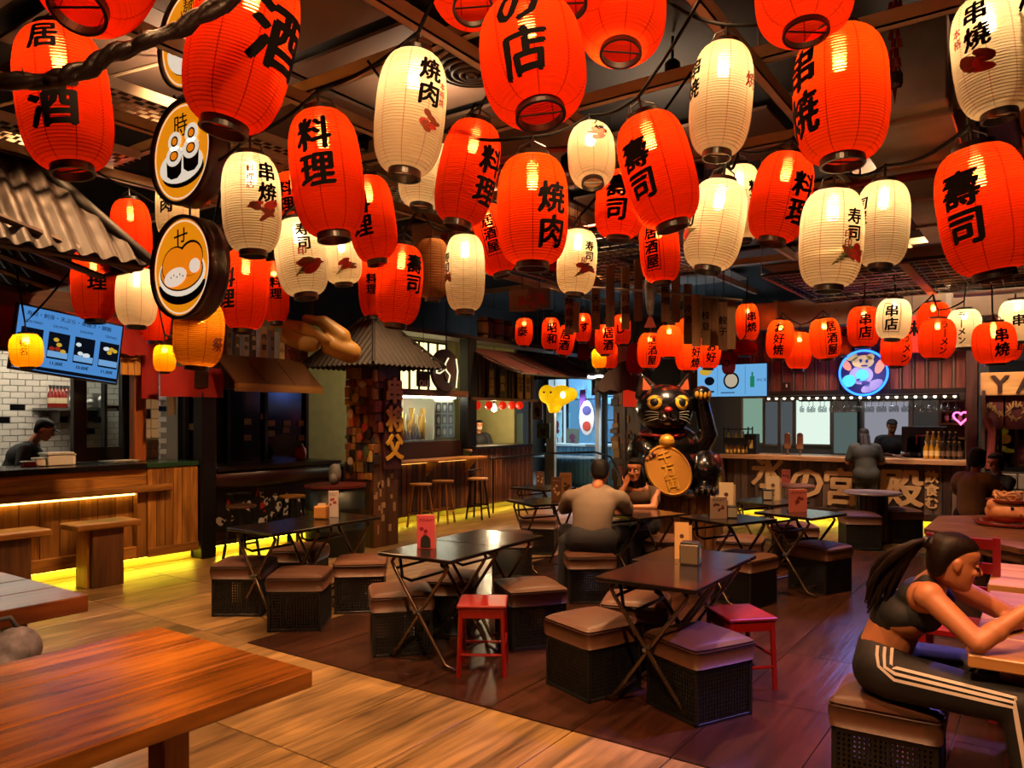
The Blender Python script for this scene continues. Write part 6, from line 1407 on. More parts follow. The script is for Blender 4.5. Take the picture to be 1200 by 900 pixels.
L('a6', 295, 239, 66, 120, 'W', .29, (('串焼', 32, .30, .105), ('料理店', -2, .36, .04, REDINK, .03)), 'white lantern marked 串燒 beside the yellow round roll sign', 2, 1, art=(22, -.24, .12, 'food'))
L('a7', 345, 233, 46, 64, 'R', .33, (('料理', -25, -.1, .13),), 'red lantern mostly hidden behind the 料理 lantern', 4)
L('a8', 353, 302, 58, 96, 'W', .28, (('寿司', 8, .34, .08), ('印', 2, -.02, .05, REDINK)), 'white lantern with a red flower picture hanging under the tilted 料理 lantern', 8, 4, art=(20, -.30, .13, 'flower'))
L('a9', 401, 304, 44, 62, 'W', .28, (), 'white lantern with an orange flower half behind the red 料理 pair', 4, art=(12, -.35, .12, 'flower'))
L('a10', 436, 257, 54, 104, 'R', .32, (('料理', -28, -.02, .15),), 'red lantern whose 料理 shows on its shaded side, left of the tall white 焼肉 lantern', 8, 1)
L('a11', 468, 334, 53, 98, 'R', .32, (('壽司', 38, .22, .14),), 'red lantern marked 壽司 over the pyramid roof', -5, 1)
L('a12', 434, 333, 28, 78, 'R', .3, (('料理', 5, -.05, .13),), 'narrow red lantern behind the 壽司 lantern over the pyramid roof', 2)
L('a13', 497, 204, 58, 84, 'W', .29, (), 'white lantern without writing behind the tall 焼肉 lantern', -4, 6)
L('a14', 548, 203, 68, 126, 'R', .33, (('料理', 50, -.1, .17),), 'red lantern leaning left with its characters at the rim, under the air diffuser', -11, 3)
L('a15', 624, 247, 82, 132, 'O', .36, (('焼肉', 34, -.20, .165),), 'upright orange-red lantern marked 焼肉 in the middle of the hall', 0, 1)
L('a16', 624, 72, 120, 150, 'R', .38, (('の店', -12, -.02, .18),), 'big red lantern marked 店 hanging over the middle, four light holes in its base', 7, 16)
L('a17', 552, -28, 96, 120, 'R', .36, (), 'red lantern cut by the top edge whose wired open base faces down beside 店', 4, 28)
L('a18', 658, -40, 110, 118, 'R', .38, (), 'red lantern cut by the top edge overlapping the 店 lantern', 2, 18)
L('a19', 729, 14, 100, 118, 'R', .38, (), 'red lantern without visible writing beside the 店 lantern', -4, 16)
L('a20', 693, 182, 54, 84, 'W', .25, (('八幡', 22, .52, .06),), 'small white lantern crossed by a black cable with a brown picture', 0, 22, art=(20, .18, .10, 'food'))
L('a21', 771, 200, 82, 138, 'R', .34, (('壽司', -34, -.05, .15),), 'red lantern tilted right and marked 壽司 before its twin', 14, 3)
L('a22', 727, 240, 58, 82, 'R', .34, (('壽司', -8, .02, .16),), 'red lantern marked 司 tucked behind the tilted 壽司 lantern', -4)
L('a23', 845, 117, 70, 136, 'W', .28, (('串焼', -62, .25, .10), ('焼', 62, .2, .08, REDINK, .03)), 'tall white lantern with writing only at its rims, below the red ceiling pipe', -5, 3)
L('a24', 942, -8, 108, 110, 'R', .38, (), 'red lantern cut by the top edge above the orange 串焼 lantern', -2, 12)
L('a25', 985, 113, 104, 160, 'O', .38, (('串焼', -54, -.03, .19),), 'big orange-red lantern with dark paper seams beside the foil duct', 0, 4)
L('a26', 1163, 66, 82, 148, 'W', .30, (('串燒', -20, .36, .105), ('本格', -52, .28, .045, REDINK, .03)), 'white lantern marked 串燒 in the top corner beyond the firecracker string', 4, 4, art=(-26, -.22, .13, 'food'))
L('a27', 1153, 247, 96, 156, 'R', .36, (('壽司', -26, -.0, .165),), 'big red lantern marked 壽司 tilted under the white corner lantern', 8, 2)
L('a28', 1211, 232, 48, 100, 'R', .34, (('料理', -30, .1, .15),), 'red lantern barely showing at the frame edge behind the 壽司 lantern', 2)
L('a29', 838, 264, 66, 110, 'W', .29, (('寿司', -58, .15, .09),), 'white lantern leaning left in front of another white one', -10, 1, art=(-58, -.3, .1, 'flower'))
L('a30', 868, 238, 48, 92, 'W', .28, (('料理', 40, .1, .09),), 'white lantern half hidden between the leaning white and the leaning red one', 3)
L('a31', 915, 232, 66, 108, 'R', .32, (('料理', 46, -.12, .15),), 'red lantern leaning left between the white ones, a black cable across it', -12, 1)
L('a32', 974, 280, 70, 120, 'W', .29, (('寿司', 42, .15, .08), ('印印', 30, -.12, .04, REDINK)), 'white lantern with two red stamps and a flower picture under the orange lantern', -3, 0, art=(38, -.36, .12, 'flower'))
L('a33', 1034, 263, 58, 104, 'W', .28, (('司屋', -48, .2, .08),), 'bright white lantern beside the one with two red stamps', -4, 2, art=(-48, -.12, .07, 'flower'))
L('a34', 545, 320, 46, 94, 'W', .27, (('寿司', -62, .2, .07),), 'white lantern hanging over the round bar sign', 0, 2, art=(-60, -.15, .08, 'flower'))
L('a35', 507, 315, 38, 74, 'D', .27, (), 'unlit beige lantern beside the white one over the round bar sign', 0)
L('a36', 578, 281, 44, 86, 'R', .30, (('居酒屋', -8, .05, .10),), 'red lantern with boxed 居酒屋 behind the upright 焼肉 lantern', 14, 2, frame_box=(-8, .05, .06, .17))
L('a37', 644, 290, 34, 62, 'K', .30, (), 'dull red lantern half hidden behind the upright 焼肉 lantern', -6)
L('a38', 676, 307, 46, 80, 'W', .27, (('寿司', 36, .22, .07), ('印', 20, -.05, .04, REDINK)), 'white lantern with star-shaped flower in the middle of the hall', -4, 1, art=(30, -.3, .11, 'flower'))
L('a39', 773, 293, 46, 80, 'R', .31, (('居酒屋', -24, .0, .11),), 'red lantern with boxed 居酒屋 right above the cat', 4, 1, frame_box=(-24, .0, .065, .18))
L('a40', 287, 340, 52, 98, 'R', .31, (('料理', -48, -.05, .14),), 'red lantern hanging beside the inari round sign', -2, 1)
L('a41', 322, 342, 32, 74, 'R', .29, (('料理', 4, .05, .12),), 'narrow red lantern marked 料理 behind the one beside the inari round sign', 3)
L('a42', 233, 391, 56, 84, 'A', .30, (('祭', 48, -.30, .09, PURPLE, .03),), 'amber lantern with a plum mark over the red drape', -3, 1)
L('a43', 208, 243, 47, 84, 'W', .29, (('焼肉', -30, .1, .1),), 'white lantern between the two round yellow signs', 0)
L('a44', 154, 276, 44, 86, 'R', .34, (), 'red lantern peeking over the corrugated roof edge', 3)
L('a45', 110, 334, 48, 86, 'R', .373, (('理', 8, -.0, .16),), 'red lantern marked 理 under the roof eave before the menu screen', 2)
L('a46', 160, 348, 45, 72, 'W', .35, (), 'plain white lantern under the roof eave', 0)
L('a47', 182, 372, 34, 60, 'R', .29, (), 'small red lantern under the eave behind the inari round sign', 0)
L('a48', 31, 411, 35, 44, 'Y', .26, (('有名', -10, .1, .07, INK, .0),), 'round yellow lantern with scribbled writing before the menu screen', 3, 0, shape=3.4)
L('a49', 193, 420, 25, 36, 'Y', .2, (), 'small yellow lantern beside the amber one', 0, shape=3.4)
# strings over the middle and along the bar
FAR = (('b1', 614, 389, 21, 35, 'R', .25, ('泰', -10), 'small red lantern at the very left of the string over the awning'), ('b2', 645, 391, 21, 40, 'R', .25, ('昭和', 10), 'second small red lantern of the string over the awning'), ('b3', 663, 399, 21, 38, 'R', .25, ('居酒', -5), 'leaning small red lantern behind the wooden strips over the awning'),
 ('b4', 683, 384, 20, 36, 'R', .25, ('す', 12), 'small red lantern above the yellow one over the parasol'), ('b5', 696, 394, 16, 28, 'K', .24, None, 'unlit small red lantern beside the one marked す'), ('b6', 709, 398, 24, 38, 'R', .27, ('居酒', 20), 'red lantern with a boxed mark over the parasol'),
 ('b7', 729, 386, 20, 38, 'R', .25, ('し', -10), 'small red lantern half covered by a wooden strip left of 居酒屋'), ('b8', 702, 420, 17, 26, 'Y', .22, None, 'small yellow lantern hanging low over the parasol'), ('b9', 684, 412, 15, 24, 'K', .24, None, 'small dull red lantern beside the low yellow one'),
 ('b10', 715, 417, 18, 32, 'R', .25, None, 'low small red lantern right of the yellow one'), ('b11', 729, 420, 17, 32, 'P', .25, None, 'unlit pink lantern over the parasol'), ('b12', 745, 420, 22, 38, 'K', .28, None, 'unlit red lantern beside the pink one over the cat ear'),
 ('b13', 761, 411, 28, 44, 'O', .33, ('居酒屋', 16), 'orange-red lantern boxed 居酒屋 above the cat ear'), ('b14', 784, 400, 30, 40, 'O', .33, None, 'orange lantern behind the boxed 居酒屋 one'), ('b15', 803, 390, 26, 36, 'O', .33, None, 'orange lantern high among the wooden strips'),
 ('b16', 807, 413, 31, 46, 'O', .35, ('お好焼', 34), 'large orange lantern with seams right over the cat paw'), ('b17', 831, 413, 27, 40, 'O', .34, ('お好', 12), 'orange lantern beside the large one over the cat paw'), ('b18', 844, 391, 26, 38, 'O', .33, ('焼', -30), 'orange lantern behind the last wooden strips'),
 ('b19', 856, 426, 20, 30, 'K', .28, ('の', -30), 'small dull red lantern hanging before the blue screen'), ('b20', 876, 378, 26, 46, 'O', .33, ('串焼', 22), 'orange lantern marked 串 hanging highest by the wire grille'), ('b21', 873, 408, 27, 20, 'K', .33, None, 'red lantern below the highest 串 one'),
 ('b22', 897, 394, 18, 44, 'A', .29, None, 'narrow pale amber lantern behind the お好焼 one'), ('b23', 914, 398, 31, 48, 'O', .36, ('お好焼', -4), 'orange lantern marked お好焼 on the string along the bar'), ('b24', 936, 411, 29, 46, 'O', .34, None, 'orange lantern with vertical seams between お好焼 and 居酒屋'),
 ('b25', 895, 426, 20, 28, 'W', .28, None, 'small white lantern under the お好焼 one'), ('b26', 967, 397, 35, 50, 'O', .38, ('居酒屋', 26), 'orange-red lantern with boxed 居酒屋 left of the neon sign'), ('b27', 984, 391, 28, 54, 'O', .36, ('の', 30), 'orange lantern behind the one left of the neon sign'),
 ('b28', 1012, 383, 36, 50, 'R', .38, ('串店', 6), 'red lantern with boxed 串店 above the neon sign'), ('b29', 998, 391, 26, 46, 'R', .36, ('串店', -8), 'red lantern half behind the 串店 lantern'), ('b30', 1047, 374, 38, 50, 'W', .38, ('串店', -6), 'white lantern with boxed 串店 above the red one'),
 ('b31', 1050, 409, 34, 44, 'R', .36, ('ラメン', 40), 'red lantern below the white boxed one'), ('b32', 1098, 397, 40, 50, 'R', .40, ('ラーメン', 22), 'red lantern marked ラーメン in front of another'), ('b33', 1094, 374, 36, 42, 'R', .38, None, 'red lantern behind and above the ラーメン lantern'),
 ('b34', 1130, 385, 37, 48, 'W', .38, ('ラーメン', -8), 'white lantern marked ラーメン over the red post'), ('b35', 1165, 402, 46, 52, 'R', .42, ('串焼', 20), 'broad red lantern over the tan shop sign'), ('b36', 1192, 376, 38, 52, 'W', .40, ('串', 5), 'white lantern at the frame edge over the tan shop sign'), ('b37', 1181, 400, 30, 48, 'R', .40, ('居酒', 48), 'red lantern half behind the broad one over the shop sign'))
for k_, px, py, wp_, hp_, kd, D, tx, lab in FAR:
    H = hp_*D/wp_; n_ = len(tx[0]) if tx else 0; sz = min(.15, H*.78/max(1, n_)) if tx else 0; bx = '店' in (tx[0] if tx else '') or '屋' in (tx[0] if tx else '')
    L(k_, px, py, wp_, hp_, kd, D, ((tx[0], tx[1], -.02, sz),) if tx else (), lab, random.Random(px).uniform(-5, 5) if k_ != 'b3' else -10, 0, shape=2.6 if D > .3 else 3.2, frame_box=(tx[1], -.02, sz*.62, sz*n_*.56) if bx else None, group='lanterns on the far strings')
q = onY(1069, 392, 11.6); t = thing('red_box_sign', 'flat red box sign with dark characters behind the boxed white lantern', 'sign', q); MB().cbox((0, 0, 0), (.36, .08, .5)).build('box', mat('red sign box', '#a8201a', .5, emit='#d81a10', es=.25), t, bevel=.01); mb = MB(); write(mb, '味', frame((0, -.042, .08), (1, 0, 0), (0, 0, 1)), .22, .04); mb.build('lettering', INK, t); MB().cyl((0, 0, .25), (0, 0, 1.3), .006, n=5).build('hanger', BLACK, t)
# cables the lanterns hang from
CAB = mat('black cable', '#070606', .8, spec=.1)
def cable(keys, label, ext=(None, None), r=.009):
    pts = [tops[k_] for k_ in keys]
    if ext[0]: pts = [Vector(ext[0])]+pts
    if ext[1]: pts = pts+[Vector(ext[1])]
    out = [pts[0]]
    for a, b in zip(pts, pts[1:]):
        L_ = (b-a).length
        for i in range(1, 9): f = i/8; out.append(a.lerp(b, f)-UP*(.10*L_*.5*math.sin(PI*f)))
    tag(MB().tube(out, r, 6).build('lantern_cable', CAB, smooth=True), label, 'cable')
UPZ = lambda k_, z=ZC+.05: (tops[k_].x, tops[k_].y, z)
def chains(rows):
    for keys, lab in rows:
        e0, e1 = tops[keys[0]], tops[keys[-1]]; dr = (e1-e0); dr.z = 0; dr = dr.normalized() if dr.length > .01 else RIGHT
        ex = .5 if keys[0][0] == 'a' else .04; za = max(e0.z+.15, ZC+.1); zb = max(e1.z+.15, ZC+.1)
        if keys[0][0] == 'b': za, zb = e0.z+.3, e1.z+.3
        cable(keys, lab, ((e0.x-dr.x*ex, e0.y-dr.y*ex, za), (e1.x+dr.x*ex, e1.y+dr.y*ex, zb)))
chains(((('a2', 'a1', 'a3'), 'black cable carrying the red lanterns over the corrugated roof'), (('a43', 'a6', 'a5', 'a4'), 'black cable from the white skewer lantern to the tall 焼肉 lantern'), (('a7', 'a10', 'a14'), 'black cable behind the 料理 lanterns'), (('a17', 'a16', 'a18', 'a19'), 'black cable over the lanterns cut by the top edge'),
        (('a40', 'a8', 'a9', 'a11'), 'black cable over the inari sign and the pyramid roof'), (('a13', 'a15', 'a20', 'a21'), 'black cable crossing the small white lantern'), (('a35', 'a34', 'a36', 'a37', 'a38', 'a22'), 'black cable over the round bar sign'), (('a23', 'a25', 'a24'), 'black cable beside the foil duct'),
        (('a39', 'a29', 'a30', 'a31', 'a32', 'a33', 'a27'), 'black cable looping over the white lanterns by the wire grille'), (('a26', 'a28'), 'short black cable in the top corner'), (('a44', 'a41', 'a12'), 'black cable along the roof edge'), (('a48', 'a45', 'a46', 'a47', 'a49', 'a42'), 'black cable under the roof eave'),
        (('b1', 'b2', 'b3', 'b4', 'b5', 'b6', 'b7', 'b13', 'b14', 'b15'), 'thin cable of the string over the maroon awning'), (('b9', 'b8', 'b10', 'b11', 'b12'), 'thin cable of the low string over the parasol'), (('b16', 'b17', 'b18', 'b19', 'b21', 'b20'), 'thin cable of lanterns over the cat paw'),
        (('b22', 'b25', 'b23', 'b24', 'b26', 'b27', 'b29', 'b28'), 'cable of the string left of the neon sign'), (('b30', 'b31', 'b33', 'b32', 'b34'), 'cable of the string over the red post'), (('b35', 'b37', 'b36'), 'cable of the string over the tan shop sign')))
# ------------------------------------------------------------------ thick branch, round signs, firecrackers, wooden strips
pts = [P(-40, 100, 2.3), P(20, 95, 2.3), P(70, 93, 2.32), P(105, 78, 2.34), P(140, 60, 2.36), P(175, 47, 2.38), P(215, 30, 2.4), P(262, 3, 2.42), P(320, -50, 2.45)]
tw = thing('twisted_branch', 'thick dark twisted bundle of stems crossing before the red lanterns in the corner', 'branch', pts[3]); BRK = mat('bark', '#1c0d09', .4, 0, .3, 25, bump=.6)
fine = [];
for a, b in zip(pts, pts[1:]): fine += [a.lerp(b, i/5) for i in range(5)]
for k in range(3): MB().tube([q+Vector((.010*math.cos(i*.6+k*2.1), .01*math.sin(i*.9+k), .012*math.sin(i*.6+k*2.1))) for i, q in enumerate(fine)], [.017+.003*math.sin(i*1.3+k) for i in range(len(fine))], 8).build('stem', BRK, tw, world=True, smooth=True)
for i in (6, 13, 17, 24, 30): MB().cyl(fine[i], fine[i]+Vector((.02, -.02, -.035 if i % 2 else .03)), .005, .001, 5).build('twig', BRK, tw, world=True)
SGY = mat('sign amber face', '#e09418', .5, emit='#ff9a10', es=.68); SRIM = mat('sign brown rim', '#2c120b', .35, coat=.2); SWH = mat('sign lit white', '#e0d8c8', .5, emit='#fff0d8', es=.68); SBK = mat('sign black', '#120e0c', .5); SOR = mat('sign orange', '#d87c14', .5, emit='#ff8a10', es=.7); SPK = mat('sign rice', '#e8d4c0', .5, emit='#ffe8d0', es=.7)
def round_sign(px, py, d, label, draw, D=.60, up=None):
    q = P(px, py, d); t = thing('round_sign', label, 'sign', q, 0, 'round yellow light-box signs'); R = D/2; T = .13
    M = frame((0, 0, 0), (1, 0, .0), (0, 0, 1))
    MB().lathe([(R*.93, -.0), (R, .012), (R*1.01, -.04), (R*.97, -T*.5), (R*1.01, -T+.03), (R, -T), (R*.93, -T)], 48, M, closed=True, cap=False).build('rim', SRIM, t, smooth=True)
    f = MB(); flat(f, disc2(0, 0, R*.93, R*.93, 40), M, -.008); f.build('lit_face', SGY, t); f = MB(); flat(f, disc2(0, 0, R*.93, R*.93, 40)[::-1], M, -T+.008); f.build('lit_face', SGY, t)
    def art(nm, polys, m, z):
        mb = MB()
        for p in polys: flat(mb, [(x*R, y*R) for x, y in p], M, z*.0012-.007)
        mb.build(nm, m, t)
    ring = disc2(0, 0, .90, .90, 40); inner = disc2(0, 0, .875, .875, 40); mb = MB(); n = 40
    mb.add([(x*R, y*R, -.006) for x, y in ring+inner], [(i, (i+1) % n, n+(i+1) % n, n+i) for i in range(n)], M); mb.build('white_line', SWH, t)
    draw(art, M, R, t)
    MB().cyl((0, T/2, R), (0, T/2, (up or .1)+R), .007, n=6).build('chain', BLACK, t)
    return t
def kana(t, M, R, ch, y, s):
    mb = MB(); write(mb, ch, M @ Matrix.Translation((0, y*R, -.004)), s, .01); mb.build('sign_character', SBK, t)
def draw_roll(art, M, R, t):
    kana(t, M, R, '時', .52, .15); art('plate_shadow', [disc2(.05, -.36, .70, .32, 28)], SBK, 1); art('plate', [disc2(0, -.25, .72, .34, 28)], SWH, 2)
    for x, y in ((-.22, .02), (.34, .08)):
        art('roll_side', [[(x-.27, y), (x-.24, y-.42), (x-.1, y-.5), (x+.12, y-.5), (x+.24, y-.42), (x+.27, y)]], SBK, 3)
        art('roll_end', [disc2(x-.0, y-.06, .27, .20, 18), disc2(x+.02, y+.22, .22, .19, 18)], SWH, 4)
        art('roll_line', [disc2(x, y-.06, .15, .105, 14), disc2(x+.02, y+.22, .12, .105, 14)], SBK, 4.6); art('roll_filling', [disc2(x, y-.06, .11, .075, 14), disc2(x+.02, y+.22, .08, .07, 14)], SOR, 5.2)
def draw_inari(art, M, R, t):
    kana(t, M, R, 'せ', .55, .16); art('bowl_shadow', [disc2(.02, -.30, .78, .42, 28, PI, 2*PI)], SBK, 1); art('bowl', [disc2(.02, -.12, .78, .44, 28)], SWH, 2); art('bowl_line', [disc2(.02, -.08, .72, .38, 28)], SBK, 2.6); art('bowl_inside', [disc2(.02, -.07, .69, .36, 28)], SOR, 3.2)
    art('roll_line', [disc2(-.2, .06, .44, .36, 22, rot=.15), disc2(.32, .14, .42, .34, 22, rot=.15)], SBK, 4); art('rice_roll', [disc2(.34, .12, .38, .31, 22, rot=.15)], SOR, 4.6); art('rice_roll', [disc2(-.2, .06, .41, .33, 22, rot=.15)], SOR, 5.2)
    art('rice', [disc2(-.16, -.18, .38, .18, 18, rot=.12), disc2(.48, -.02, .18, .14, 14)], SPK, 6); art('rice_dot', [disc2(-.3+.1*i, -.18+.04*(i % 2), .02, .02, 6) for i in range(5)], SBK, 7)
def draw_ramen(art, M, R, t):
    kana(t, M, R, '麺', .62, .12); art('bowl_shadow', [disc2(0, -.34, .62, .36, 24, PI, 2*PI)], SBK, 1); art('bowl', [disc2(0, -.18, .72, .5, 28, PI, 2*PI)], SWH, 2); art('bowl', [disc2(0, -.16, .72, .2, 28)], SWH, 2.4); art('soup', [disc2(0, -.12, .62, .15, 24)], SOR, 3)
    art('egg', [disc2(-.42, .12, .20, .26, 18)], SWH, 4); art('yolk', [disc2(-.42, .1, .1, .14, 14)], SOR, 5); art('noodle', [rect(-.05+.1*i, .12, .07, .5) for i in range(4)], SWH, 4); art('noodle_line', [rect(.0+.1*i, .12, .012, .5) for i in range(4)], SBK, 4.6); art('topping', [disc2(.35, .32, .2, .14, 12)], SOR, 4)
round_sign(211, 178, 4.62, 'round yellow sign with two white and black rolls hanging in the middle of three', draw_roll, .625, .1)
round_sign(211, 313, 4.62, 'lowest round yellow sign with orange inari pieces in a bowl', draw_inari, .625, .1)
round_sign(220, 44, 4.62, 'topmost round yellow sign with a noodle bowl half hidden by a red lantern', draw_ramen, .625, .9)
q = P(1049, 48, 5.2); t = thing('firecracker_string', 'hanging string of red paper firecrackers beside the foil duct', 'decoration', q)
for j in range(9): 
    for i in range(5): a = i*2*PI/5+j*.5; MB().cyl((.028*math.cos(a), .028*math.sin(a), .26-.065*j), (.04*math.cos(a), .04*math.sin(a), .20-.065*j), .014, n=6).build('firecracker', mat('cracker red', '#8c1c10', .5, var=.2), t)
MB().lathe([(.045, -.33), (.055, -.30), (.055, -.24), (.045, -.22)], 14).build('tassel_collar', DARK, t); MB().cyl((0, 0, -.33), (0, 0, -.45), .025, .018, 8).build('tassel', mat('tassel red', '#5a1c14', .7), t); MB().cyl((0, 0, .25), (0, 0, 1.3), .005, n=5).build('cord', BLACK, t)
cols = ['#4a2414', '#6a4a2c', '#5c4630', '#3c2a1c', '#6e5a3a', '#4a3828']
for i, (x, y, h_) in enumerate(((667, 366, 52), (674, 372, 36), (698, 356, 62), (715, 348, 70), (733, 350, 72), (748, 340, 74), (780, 346, 62), (792, 348, 60), (806, 368, 72), (816, 376, 60), (827, 376, 58), (837, 378, 56), (847, 382, 56), (857, 380, 58))):
    q = P(x, y, 7.6+.12*(i % 3)); hv = h_*7.7/900; t = thing('hanging_wooden_strip', ('reddish', 'tan', 'grey-brown', 'dark', 'ochre', 'umber')[i % 6]+' hanging wooden menu strip, number '+('one two three four five six seven eight nine ten eleven twelve thirteen fourteen'.split()[i])+' from the awning towards the bar', 'strip', q, YAW, 'wooden menu strips hanging before the far lanterns')
    MB().cbox((0, 0, 0), (.085, .012, hv)).build('board', wood('strip '+cols[i % 6], cols[i % 6], '#7a5c3c', 'z', .6), t)
    if i % 2 == 0: mb = MB(); write(mb, ('焼鳥丼', '天丼', '寿司盛', '味噌', '冷酒', '枝豆', '餃子')[i//2 % 7], frame((0, -.007, 0), (1, 0, 0), (0, 0, 1)), .085, .02, True, step=1.3); mb.build('lettering', INK, t)
    MB().cyl((0, 0, hv/2), (0, 0, 4.625-q.z), .003, n=4).build('cord', BLACK, t)
a, b = P(655, 335, 7.7), P(870, 352, 7.7); hb_ = thing('hanging_bar', 'thin steel bar from which the wooden menu strips hang', 'bar', a); MB().tube([a, a.lerp(b, .5)+UP*.02, b], .012, 6).build('bar', STEEL, hb_, world=True)
for f in (.1, .5, .9): q = a.lerp(b, f); MB().cyl(q, (q.x, q.y, ZC), .005, n=4).build('hanger', BLACK, hb_, world=True)
q = P(762, 348, 7.5); t = thing('fish_streamer', 'grey and red paper fish streamer hanging among the wooden strips', 'streamer', q, YAW); MB().lathe([(.05, .2), (.055, .1), (.045, -.05), (.03, -.16), (.004, -.2)], 12).build('fish_body', mat('fish grey', '#7a8088', .6, var=.4, scale=18), t, smooth=True); MB().prism([(-.06, -.3), (.06, -.3), (.012, -.18), (-.012, -.18)], -.004, .004, frame((0, 0, 0), (1, 0, 0), (0, 0, 1))).build('fish_tail', mat('fish red', '#7a2018', .6), t); MB().cyl((0, 0, .2), (0, 0, 4.625-q.z), .003, n=4).build('cord', BLACK, t)
for i, (x, y, c, lab) in enumerate(((612, 352, '#7a5a4a', 'pinkish painted board with leaves on the far upper gallery'), (632, 350, '#5a4038', 'brown painted board next to the pinkish one on the far upper gallery'), (508, 285, '#8a7868', 'white banner board with red shapes behind the leaning red lantern'))):
    q = P(x, y, 10.6 if i < 2 else 9.0); t = thing('painted_board', lab, 'board', q, YAW); wv, hv = ((.36, .30), (.30, .28), (.50, .42))[i]; MB().cbox((0, 0, 0), (wv, .02, hv)).build('board', mat('pb'+c, c, .6, var=.1), t); mb = MB(); rr = random.Random(i)
    for k in range(5): flat(mb, disc2(rr.uniform(-.35, .35)*wv, rr.uniform(-.3, .3)*hv, .05, .06, 3+k % 3, rot=k), frame((0, -.012-.0003*k, 0), (1, 0, 0), (0, 0, 1)))
    mb.build('painted_shape', mat('pb red', '#8a2418', .6), t); MB().cyl((0, 0, hv/2), (0, 0, 4.625-q.z), .006, n=4).build('hanger', BLACK, t)

# ------------------------------------------------------------------ lucky cat statue on a plinth
qb = P(801, 500, 10.0); CATZ = .67
pl = thing('wooden_plinth', 'brown plank-clad plinth carrying the black lucky cat', 'plinth', (qb.x, qb.y, 0), math.radians(24))
MB().box((-.44, -.42, 0), (.44, .42, CATZ-.03)).build('core', DARK, pl)
for i in range(9): piece('plank', brownw('z'), pl, (-.40+.1*i, -.43, (CATZ-.03)/2), (.094, .03, CATZ-.03), world=False); 
for i in range(9): piece('plank', brownw('z'), pl, (.45, -.40+.1*i, (CATZ-.03)/2), (.03, .094, CATZ-.03), world=False)
MB().box((-.48, -.47, CATZ-.035), (.48, .47, CATZ)).build('plinth_top', brownw('x'), pl, bevel=.006)
qc = P(787, 500, 9.95); kx = 9.75/900
cat = thing('lucky_cat_statue', 'big black beckoning lucky cat statue with raised paw and gold coin', 'statue', (qc.x, qc.y, CATZ), YAW-.04)
def cq(px, py, y=0.0): return Vector(((px-787)*kx, y, (577-py)*kx))
mb = MB(); E = lambda px, py, y, rx, ry, rz: mb.ell(cq(px, py, y), (rx*kx, ry*kx, rz*kx), 24, 16)
E(785, 545, .05, 43, 38, 34); E(787, 524, .03, 36, 32, 28); E(760, 530, -.0, 26, 26, 24); E(823, 552, -.05, 22, 30, 27); E(752, 552, -.05, 18, 28, 26)
E(778, 477, -.05, 34, 30, 29); E(778, 485, -.1, 31, 26, 22); E(778, 490, -.32, 12, 9, 8)
mb.cap(cq(815, 528, -.02), cq(828, 508, -.1), 15*kx, 11.5*kx, 16); mb.cap(cq(828, 508, -.1), cq(820, 470, -.16), 11*kx, 8.5*kx, 16); E(819, 461, -.19, 11.5, 11, 10.5)
mb.cap(cq(752, 525, -.08), cq(757, 540, -.36), 12*kx, 8*kx, 16); E(757, 533, -.38, 8, 8, 8)
mb.cap(cq(823, 570, -.1), cq(816, 571, -.44), 9*kx, 8*kx, 12); mb.cap(cq(752, 570, -.1), cq(758, 572, -.40), 9*kx, 8*kx, 12)
for (bx, tx, ox) in ((757, 750, 766), (800, 807, 791)):
    a, b, c_ = cq(bx-10, 462, -.02), cq(tx, 435, -.03), cq(ox+3, 455, -.03)
    for f in range(9):
        g = f/8; p0 = a.lerp(b, g); p1 = c_.lerp(b, g); mb.cap(p0, p1, (4.5-3*g)*kx, (4.5-3*g)*kx, 8)
CATB = mat('cat black lacquer', '#0b0a0a', .22, coat=.5)
link('cat_body', remesh(mb, .016, 5), CATB, cat, smooth=True)
GOLD = mat('gold paint', '#c08a28', .35, .25); GOLD2 = mat('coin gold', '#a8701c', .42, .2)
for s in (-1, 1):
    bx = 778+s*22.5
    MB().prism([(-6*kx, 0), (6.5*kx, 0), (s*4.5*kx, 15*kx)], 0, .012, frame(cq(bx-s*1, 455.5, -.13), (1, 0, 0), (0, .12, 1))).build('inner_ear', mat('ear copper', '#a84a18', .45), cat, bevel=.004)
    ex = 778+s*15.5
    M = frame(cq(ex, 470.5, -.345+.02), (1, s*.42, 0), (0, .18, 1))
    MB().lathe([(.001, .012), (9.3*kx, .004), (9.3*kx, -.02)], 24, M).build('eye_rim', CATB, cat, smooth=True)
    e = MB().lathe([(.001, .022), (5*kx, .020), (8.6*kx, .010), (8.6*kx, -.01)], 24, M).build('eye', mat('cat eye', '#c8a028', .25, coat=.5), cat, smooth=True)
    MB().lathe([(.001, .032), (4.2*kx, .028), (5.2*kx, .016)], 20, M).build('pupil', BLACK, e, smooth=True)
    MB().tube([cq(ex+8.8*math.cos(a), 470.5-8*math.sin(a), -.36+.05*abs(math.cos(a))*(1 if s*math.cos(a) > 0 else .2)) for a in [.3+2.5*i/9 for i in range(10)]], .007, 6).build('eye_line', mat('gold line', '#b08c50', .4), e)
    for i in range(4): MB().tube([cq(778+s*(12+0*i), 482+i*2.2, -.40), cq(778+s*21, 480.5+i*3.6, -.33), cq(778+s*27, 481+i*4.6, -.22)], .005, 5).build('whisker', mat('whisker grey', '#8a8070', .5), cat)
MB().ell(cq(777, 479, -.42), (4.8*kx, .04, 3.6*kx), 14, 10).build('nose', mat('nose red', '#a82018', .35), cat, smooth=True)
MB().tube([cq(777, 482, -.44), cq(777, 487, -.435), cq(772, 491, -.42), cq(768, 490, -.40)], .006, 6).tube([cq(777, 487, -.435), cq(782, 491, -.42), cq(786, 490, -.40)], .006, 6).build('mouth', mat('mouth line', '#3a2c28', .5), cat)
